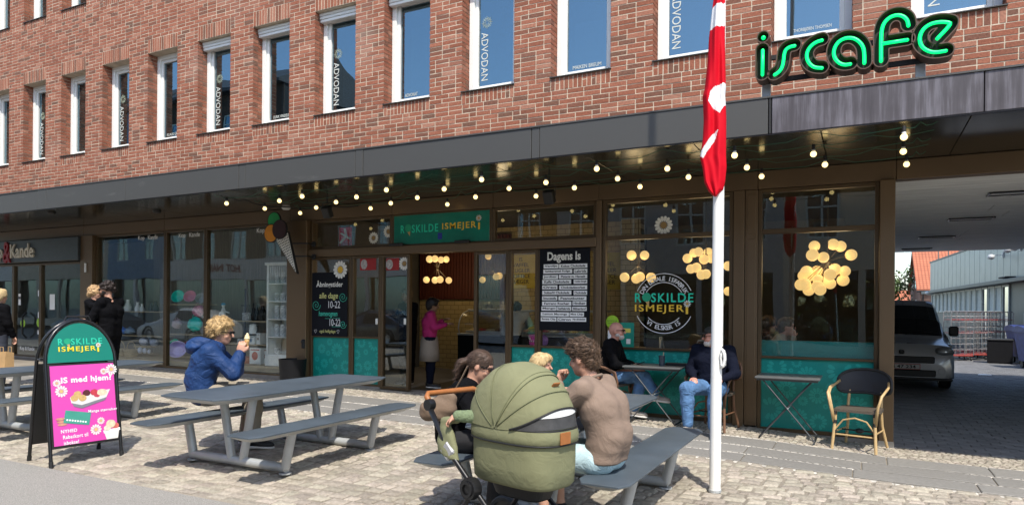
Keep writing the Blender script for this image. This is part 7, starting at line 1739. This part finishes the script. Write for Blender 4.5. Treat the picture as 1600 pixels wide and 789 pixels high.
cols=[(.55,.42,.2),(.45,.08,.1),(.6,.55,.42),(.12,.05,.03),(.6,.45,.1),(.3,.42,.2),(.55,.3,.2)]
for k in range(14):
    tb=MB(); x=-.92+k*.195; tb.bevbox(x,-.36,.91,x+.18,-.06,.95,.006); o=tb.build('ice_tub',M_steel,ct); f=F(.02); f.ell((x+.09,-.21,.955),(.08,.14,.035)); f.noise=wrinkle(.008,50,k); f.mesh('ice_cream',mat('ice_%d'%(k%7),cols[k%7],.6),.014,o)
for k,(x,lab) in enumerate(((-.62,'glass cake dome on the counter nearest the doorway'),(-.28,'second glass cake dome on the counter with a white cake'))):
    q=Vector((-6.05+x,12.05,.14+1.372)); t=thing('cake_dome',lab,'cake dome',q); mb=MB(); mb.lathe([(.14,0),(.14,.02),(0,.02)],16); mb.build('plate',M_white,t); mb=MB(); mb.lathe([(.125,.02),(.125,.10),(.09,.16),(.03,.19),(0,.195)],16); mb.sphere((0,0,.21),.018,8,6); mb.build('dome',M_glass,t,smooth=True); mb=MB(); mb.lathe([(0,.10),(.07,.10),(.075,.03),(.075,.02)],12); mb.build('cake',mat('cake_%d'%k,(.7,.62,.5) if k else (.12,.05,.03),.8),t)
# menu posters at the back (yellow)
for i,(px0,px1,py0,py1,c) in enumerate(((765,790,395,440,(.5,.40,.05)),(800,835,398,450,(.55,.42,.04)),(839,868,400,455,(.5,.36,.05)),(930,975,395,452,(.42,.34,.06)))):
    a=Wp(px0,py0,13.1); b_=Wp(px1,py1,13.1); t=thing('menu_poster',('yellow menu poster behind the right sliding door','yellow menu poster left of the black menu board','yellow menu poster half hidden by the black menu board','dull yellow poster behind the left part of the logo window')[i],'poster',((a.x+b_.x)/2,13.15,(a.z+b_.z)/2)); w_=(b_.x-a.x)/2; h_=abs(a.z-b_.z)/2
    mb=MB(); mb.box(-w_,0,-h_,w_,.03,h_); mb.build('board',mat('poster_y%d'%i,c,.5),t)
    for k in range(5): text('lettering',('IS','VAFFEL','KUGLER','SOFTICE','BÆGER')[k],M_black,t,(-w_*.3,-.004,h_*.7-k*h_*.33),size=.12,align='CENTER')
# window bench, tables and chairs inside the two large windows
M_tealp=mat('teal_upholstery',(.02,.22,.20),.6)
t=thing('window_bench','long teal padded bench running inside the right window','bench',(-.5,9.75,.14)); mb=MB(); mb.bevbox(-.66,-.28,.0,.68,.22,.42,.02); mb.build('bench_base',M_tealp,t); mb=MB(); mb.bevbox(-.66,-.42,.42,.68,-.30,1.00,.02); mb.build('backrest',M_tealp,t)
def cafe_table(label,x,y):
    t=thing('cafe_table',label,'table',(x,y,.14),0,'cafe tables inside the shop'); mb=MB(); mb.bevbox(-.32,-.32,.72,.32,.32,.75,.008); mb.build('tabletop',M_wood,t); mb=MB(); mb.lathe([(.24,0),(.24,.015),(.03,.03),(.03,.71),(.08,.72)],12); mb.build('pedestal',M_trim,t,smooth=40)
cafe_table('wooden cafe table in front of the couple inside the right window',-.45,10.4); cafe_table('wooden cafe table deep behind the round window logo',-2.2,11.4); cafe_table('wooden cafe table inside behind the menu board',-3.6,11.2)
def wire_chair(label,x,y,rz):
    t=thing('cafe_chair',label,'chair',(x,y,.14),rz,'metal cafe chairs inside the shop'); mb=MB(); mb.lathe([(0,.455),(.19,.455),(.20,.44),(0,.44)],16); mb.build('seat',M_steel,t)
    for a in range(4): mb=MB(); c_,s_=math.cos(R(45+90*a)),math.sin(R(45+90*a)); mb.tube([(.15*c_,.15*s_,.44),(.22*c_,.22*s_,0)],.011,6); mb.build('leg',M_steel,t)
    mb=MB(); mb.tube([(-.18,.15,.44),(-.19,.20,.75),(-.10,.22,.92),(.10,.22,.92),(.19,.20,.75),(.18,.15,.44)],.012,6); mb.build('back_hoop',M_steel,t,smooth=True)
for k,(lab,x,y,rz) in enumerate((('metal chair left of the table behind the menu board',-4.1,11.2,90),('metal chair right of the table behind the menu board',-3.1,11.0,-80),('metal chair by the table behind the round logo',-2.8,11.5,95),('metal chair at the near side of the table behind the round logo',-2.1,10.8,180))): wire_chair(lab,x,y,R(rz))
# purple flower shape hung inside under the menu board
mb=MB(); p=Wp(849,532,9.32); 
t=thing('purple_bag','small lilac patterned bag inside under the menu board','bag',(p.x,9.34,p.z)); f=F(.02); f.ell((0,0,0),(.07,.04,.09)); f.cap((-.03,0,.06),(-.04,0,.15),.012); f.mesh('bag_body',mat('lilac',(.35,.15,.35),.6,var=.4,scale=30),.01,t)
# heart balloons / danish decorations behind the upper lights
t=thing('window_garland','red and white paper decoration behind the upper left light','decoration',(Wp(540,370,9.4).x,9.42,2.78)); mb=MB(); mb.bevbox(-.16,-.01,-.18,.12,.01,.16,.005); mb.build('red_cloth',M_flagr,t); mb=MB(); mb.tube([(-.12,-.02,-.12),(.02,-.02,.0),(-.02,-.02,.13)],.022,6); mb.tube([(-.10,-.02,.05),(.10,-.02,-.05)],.02,6); mb.build('white_ribbon',M_white,t)
for px,py in ((584,372),(607,362)): dz_on(bays['u1'],px,py,.10)
dz_on(bays['d1'],632,412,.11,mat('straw_eye',(.35,.22,.08)))
q=Wp(577,412,YW)
for b_,px0,px1 in (('a2',563,588),('d1',604,624)):
    a=Wp(px0,404,YW); c_=Wp(px1,422,YW); s_=sticker(mat('danger_red',(.35,.02,.02),.5),(a.x+c_.x)/2,(a.z+c_.z)/2,c_.x-a.x,.20,bays[b_],'red_sticker'); mb=MB(); mb.disc(((a.x*.75+c_.x*.25),YW-.007,(a.z+c_.z)/2),.07,16,ry=.085); bb(mb,'portrait_disc',mat('portrait_grey',(.45,.42,.40),.6,var=.5,scale=25),bays[b_])
for px,b_ in ((592,'a2'),(636,'d1')): p=Wp(px,502,YW); mb=MB(); mb.bevbox(p.x-.02,YW-.07,p.z-.05,p.x+.02,YW-.046,p.z+.05,.006); bb(mb,'door_lock',M_white,bays[b_])

# ================================================================ neighbour's shop window display
M_shelf=mat('shelf_board',(.45,.36,.24),.5,var=.1,stretch=(1,1,6)); M_turq=mat('turquoise_plastic',(.02,.75,.62),.4); M_pinkp=mat('pink_plastic',(.80,.25,.42),.4); M_lil=mat('lilac_plastic',(.60,.50,.88),.4); M_cer=mat('white_ceramic',(.86,.86,.82),.3); M_wick=mat('wicker',(.42,.32,.18),.7,var=.3,scale=50,bump=.5,bscale=90); M_bl=mat('blue_fabric',(.10,.25,.70),.8,var=.2)
YD=9.72
def item(name,label,cat,px,py,Y=YD,group=None): p=Wp(px,py,Y); return thing(name,label,cat,(p.x,p.y,p.z),0,group)
# floor of the display and shelves
mb=MB(); mb.box(-14.85,9.32,.30,-9.2,10.4,.40); tag(mb.build('display_floor',M_shelf,None),'low wooden display platform inside the homeware shop windows','platform')
mb=MB(); mb.box(-14.85,10.5,.30,-9.2,10.56,3.2); tag(mb.build('display_backdrop',mat('backdrop_wood',(.20,.185,.15),.7,var=.3,scale=6,stretch=(6,1,.4)),None),'weathered wood backdrop behind the homeware display','backdrop')
def shelf(label,px0,px1,py,Y=YD,dep=.30):
    a=Wp(px0,py,Y); b_=Wp(px1,py,Y); mb=MB(); mb.bevbox(a.x,Y-.05,a.z-.02,b_.x,Y+dep,a.z+.005,.004); o=mb.build('wall_shelf',M_shelf,None); tag(o,label,'shelf',group='display shelves in the homeware windows'); return a.z+.005
za=shelf('upper shelf carrying tilted plastic bowls in the narrow shop window',268,321,475); zb_=shelf('middle shelf carrying fabric bags in the narrow shop window',262,321,521); zc=shelf('shelf over the wicker baskets in the wide left window',186,256,523); zd=shelf('shelf of carafes behind the man holding the toddler',186,256,486); ze=shelf('upper shelf carrying black vases in the right homeware window',330,421,500); zf=shelf('lower shelf carrying the kettle in the right homeware window',330,421,535)
def bowl(label,px,py,r,m,tilt,yaw=0,Y=YD):
    t=item('plastic_bowl',label,'bowl',px,py,Y,'plastic bowls and tubs in the window'); mb=MB(); mb.lathe([(0,-r*.62),(r*.62,-r*.60),(r*.86,-r*.15),(r,r*.1),(r*1.04,r*.13),(r*.94,r*.12),(r*.8,-r*.12),(r*.55,-r*.5),(0,-r*.52)],24,Matrix.Rotation(yaw,4,'Z')@Matrix.Rotation(tilt,4,'X')); mb.build('bowl_body',m,t,smooth=50)
bowl('turquoise bowl tilted on the upper shelf',278,463,.135,M_turq,R(68),R(25)); bowl('pink bowl tilted on the upper shelf beside the turquoise one',297,463,.125,M_pinkp,R(70),R(30)); bowl('grey bowl tilted at the right end of the upper shelf',314,466,.11,mat('greyish',(.35,.36,.36),.4),R(70),R(30))
bowl('large lilac tub leaning on the display floor',277,546,.185,M_lil,R(65),R(40)); bowl('large turquoise tub leaning on the display floor',307,545,.165,M_turq,R(60),R(-25)); bowl('dark pink tub between the lilac and turquoise ones',291,541,.12,mat('dark_pink',(.40,.08,.18),.4),R(60),R(10),YD+.2); bowl('small turquoise tub behind the lilac one',271,538,.13,M_turq,R(60),R(10),YD+.25)
def softbox(name,label,cat,px,py,r,m,Y=YD):
    t=item(name,label,cat,px,py,Y); f=F(.03); f.ell((0,0,0),r); f.ell((r[0]*.3,0,r[2]*.2),np.array(r)*.8); f.noise=wrinkle(.012,22,int(px)); f.mesh('bag_body',m,.016,t); mb=MB(); mb.tube([(-r[0]*.4,0,r[2]*.8),(-r[0]*.2,0,r[2]*1.35),(r[0]*.2,0,r[2]*1.35),(r[0]*.4,0,r[2]*.8)],.008,6); mb.build('handle',m,t,smooth=True)
softbox('floral_bag','pink floral shopping bag hanging beside the upper shelf','bag',309,486,(.15,.08,.12),mat('floral_pink',(.65,.25,.35),.7,var=.6,scale=28)); softbox('turquoise_bag','crumpled turquoise bag on the middle shelf','bag',304,507,(.19,.09,.15),M_turq); softbox('striped_bag','pale pink and white bag left on the middle shelf','bag',276,506,(.13,.08,.10),mat('pale_pink',(.55,.42,.44),.7,var=.3,scale=20))
softbox('folded_towels','stack of blue and white folded towels on the shelf over the baskets','towels',190,517,(.22,.10,.07),M_bl); softbox('folded_towels','light blue folded towels beside the darker stack','towels',203,517,(.12,.10,.07),mat('light_blue',(.25,.36,.50),.8))
for i,(px,lab) in enumerate(((188,'left wicker basket with a hoop handle on the display floor'),(205,'right wicker basket with a hoop handle on the display floor'))):
    p=Wp(px,553,YD); t=thing('wicker_basket',lab,'basket',(p.x,YD,.40),0,'wicker baskets in the window'); mb=MB(); mb.lathe([(0,0),(.13,0),(.16,.16),(.15,.16),(.12,.02)],18); mb.build('basket_body',M_wick,t,smooth=40); mb=MB(); mb.tube([(.15*math.cos(R(a)),0,.16+.17*math.sin(R(a))) for a in range(0,181,15)],.009,6); mb.build('handle',M_wick,t,smooth=True)
for i,(px,py,a,b_,lab) in enumerate(((226,533,.13,.10,'largest pale egg shaped ornament on the egg stand'),(241,534,.12,.095,'second large pale egg ornament on the stand'),(219,547,.06,.075,'small upright egg ornament left below the large eggs'),(226,548,.05,.065,'small upright egg ornament in the middle'),(233,549,.04,.05,'smallest egg ornament on the right'))):
    t=item('egg_ornament',lab,'ornament',px,py,YD+(0 if i>1 else .1)); mb=MB(); mb.sphere((0,0,0),(a,a*.8,b_),16,12); mb.build('egg',mat('pale_blue_glaze',(.50,.54,.66),.35),t,smooth=True)
mb=MB(); a=Wp(215,541,YD+.1); mb.box(a.x,YD,a.z-.01,a.x+.42,YD+.25,a.z+.01); tag(mb.build('egg_stand',M_wick,None),'low wicker stand under the large egg ornaments','stand')
for i,(px,h_,m,lab) in enumerate(((200,.26,M_cer,'white jug on the shelf behind the man in black'),(215,.20,M_cer,'white carafe right of the jug'),(222,.16,M_cer,'smallest white carafe beside the dark bottles'),(236,.18,M_trim,'dark bottle on the carafe shelf'),(243,.22,M_trim,'tall dark bottle on the carafe shelf'))):
    p=Wp(px,486,YD+.1); t=thing('carafe',lab,'carafe',(p.x,YD+.1,zd),0,'jugs and bottles on the left display shelf'); mb=MB(); mb.lathe([(0,0),(h_*.28,0),(h_*.32,h_*.3),(h_*.14,h_*.75),(h_*.16,h_),(h_*.12,h_),(0,h_*.9)],14); mb.build('vessel',m,t,smooth=40)
# figurine with blue ball head
t=item('dancer_figurine','pale seated figurine with a blue cap in the right homeware window','figurine',349,486); f=F(.02); f.cap((0,0,-.10),(0,0,.04),.05,.035); f.ell((0,0,.115),(.035,.035,.042)); f.chain([(0,0,.03),(.08,-.02,-.01),(.2,-.03,-.03)],[.02,.016,.012]); f.chain([(0,0,.03),(-.07,-.02,-.04),(-.10,-.03,-.12)],[.02,.016,.012]); f.ell((0,0,-.13),(.12,.07,.04)); f.mesh('figure',M_cer,.009,t); mb=MB(); mb.sphere((0,0,.14),(.045,.045,.03),12,8); mb.build('blue_cap',mat('sky_blue',(.05,.35,.60),.5),t,smooth=True)
mb=MB(); a=Wp(332,502,YD); mb.box(a.x,YD-.03,a.z-.25,a.x+.36,YD+.2,a.z+.02); tag(mb.build('pedestal_box',mat('dark_box',(.06,.045,.03),.6),None),'dark box under the pale figurine','box')
for i,(px,h_,w_,lab) in enumerate(((384,.16,.10,'patterned square tin on the upper right shelf'),(393,.34,.05,'tall thin black bottle vase'),(398,.32,.06,'second black bottle vase'),(407,.30,.10,'round black vase beside the second bottle vase'),(417,.30,.11,'round black vase nearest the white cabinet'))):
    p=Wp(px,500,YD); t=thing('vase',lab,'vase',(p.x,YD+.05,ze),0,'black vases on the upper right shelf'); mb=MB()
    if i==0: mb.bevbox(-w_,-.06,0,w_,.06,h_,.01)
    else: mb.lathe([(0,0),(w_*.7,0),(w_,h_*.35),(w_*.7,h_*.65),(w_*.25,h_*.8),(w_*.3,h_),(0,h_)],16)
    mb.build('vase_body',M_black if i else mat('patterned',(.35,.35,.34),.6,var=.8,scale=40),t,smooth=40)
t=item('kettle','white kettle standing on a carton on the lower right shelf','kettle',396,514); mb=MB(); mb.lathe([(0,-.09),(.085,-.09),(.075,.08),(.05,.10),(0,.11)],18); mb.build('kettle_body',M_cer,t,smooth=40); mb=MB(); mb.tube([(.07,0,.07),(.12,0,.05),(.12,0,-.05),(.08,0,-.06)],.012,6); mb.build('handle',M_trim,t)
def carton(label,px,py,w_,h_,col,zb=None,Y=YD):
    p=Wp(px,py,Y); zz=zb if zb is not None else p.z-h_/2; t=thing('carton',label,'carton',(p.x,Y,zz)); mb=MB(); mb.bevbox(-w_/2,-.06,0,w_/2,.12,h_,.004); mb.build('box_body',M_cer,t); mb=MB(); mb.disc((0,-.063,h_*.5),min(w_,h_)*.28,14); mb.box(-w_*.4,-.063,h_*.84,w_*.4,-.0615,h_*.9); mb.build('print',mat('print_%d'%int(px),col,.6,var=.6,scale=30),t,kind='stuff')
carton('blue printed carton under the kettle',395,526,.22,.16,(.2,.3,.42),zf); carton('tall narrow carton right of the kettle carton',407,524,.09,.22,(.3,.25,.2),zf); carton('small white carton at the left of the lower shelf',378,530,.12,.10,(.3,.3,.3),zf)
carton('white carton printed with a red cooking pot on the display floor',402,556,.30,.32,(.5,.08,.05),.40); carton('white carton beside the red pot carton near the cabinet',415,556,.20,.31,(.25,.12,.08),.40,YD+.1)
t=item('planter','terracotta red bowl on the display floor','bowl',385,560); t.location.z=.40; mb=MB(); mb.lathe([(0,0),(.12,0),(.15,.13),(.13,.13),(0,.05)],18); mb.build('bowl_body',mat('terracotta',(.42,.12,.07),.6),t,smooth=40)
# tall black stand between
mb=MB(); a=Wp(383,500,YD+.3); mb.tube([(0,0,-.9),(0,0,.55)],.015,6); mb.tube([(-.12,0,.2),(.12,0,.2)],.01,6); tag(mb.build('display_stand',M_trim,None,loc=(a.x,YD+.3,a.z+.1)),'thin black display stand behind the upper right shelf','stand')
# white cabinet with shelves of patterned jars
a=Wp(423,566,9.62); b_=Wp(461,566,9.62); cw=b_.x-a.x; cb=thing('display_cabinet','tall white open cabinet with shelves of patterned jars at the window corner','cabinet',(a.x,9.50,.40)); H=Wp(440,415,9.62).z-.40
for (x0,x1) in ((0,.05),(cw-.05,cw)): mb=MB(); mb.bevbox(x0,0,0,x1,.36,H,.005); mb.build('side_panel',M_cer,cb)
mb=MB(); mb.box(.05,.34,0,cw-.05,.36,H); mb.build('back_panel',mat('cabinet_back',(.55,.55,.50),.6),cb)
mb=MB(); mb.bevbox(-.03,-.03,H,cw+.03,.38,H+.06,.01); mb.build('cornice',M_cer,cb); mb=MB(); mb.bevbox(-.02,-.02,0,cw+.02,.3,.20,.01); mb.build('base_board',M_cer,cb)
M_jar=mat('patterned_jar',(.55,.55,.53),.4,var=.75,scale=34)
for k in range(5):
    z_=.22+k*(H-.22)/5; mb=MB(); mb.bevbox(.05,0,z_-.02,cw-.05,.34,z_,.003); mb.build('shelf',M_cer,cb)
    for q in range(3):
        x=.05+.04+(cw-.18)*(q+.5)/3; h_=(.10,.20,.22,.13,.18)[k]; 
        if k==0 and q==1: continue
        t=thing('storage_jar',f"{('patterned','speckled','flecked')[q]} jar {('at the left','in the middle','at the right')[q]} of the cabinet's {('bottom','second lowest','middle','second highest','top')[k]} shelf",'jar',(a.x+x,9.62,.40+z_),0,'patterned jars in the white cabinet')
        mb=MB(); r_=.055; mb.lathe([(0,0),(r_,0),(r_,h_),(r_*.8,h_*1.05),(0,h_*1.05)],14); mb.build('jar_body',M_jar,t,smooth=40); mb=MB(); mb.lathe([(r_*.85,h_*1.05),(r_*.85,h_*1.15),(0,h_*1.2)],12); mb.build('lid',M_cer,t)
mb=MB()
for q in range(11): mb.box(.06+q*(cw-.12)/11,-.012,H-.22,.075+q*(cw-.12)/11,-.004,H-.02)
mb.build('fringe',M_cer,cb,kind='stuff')
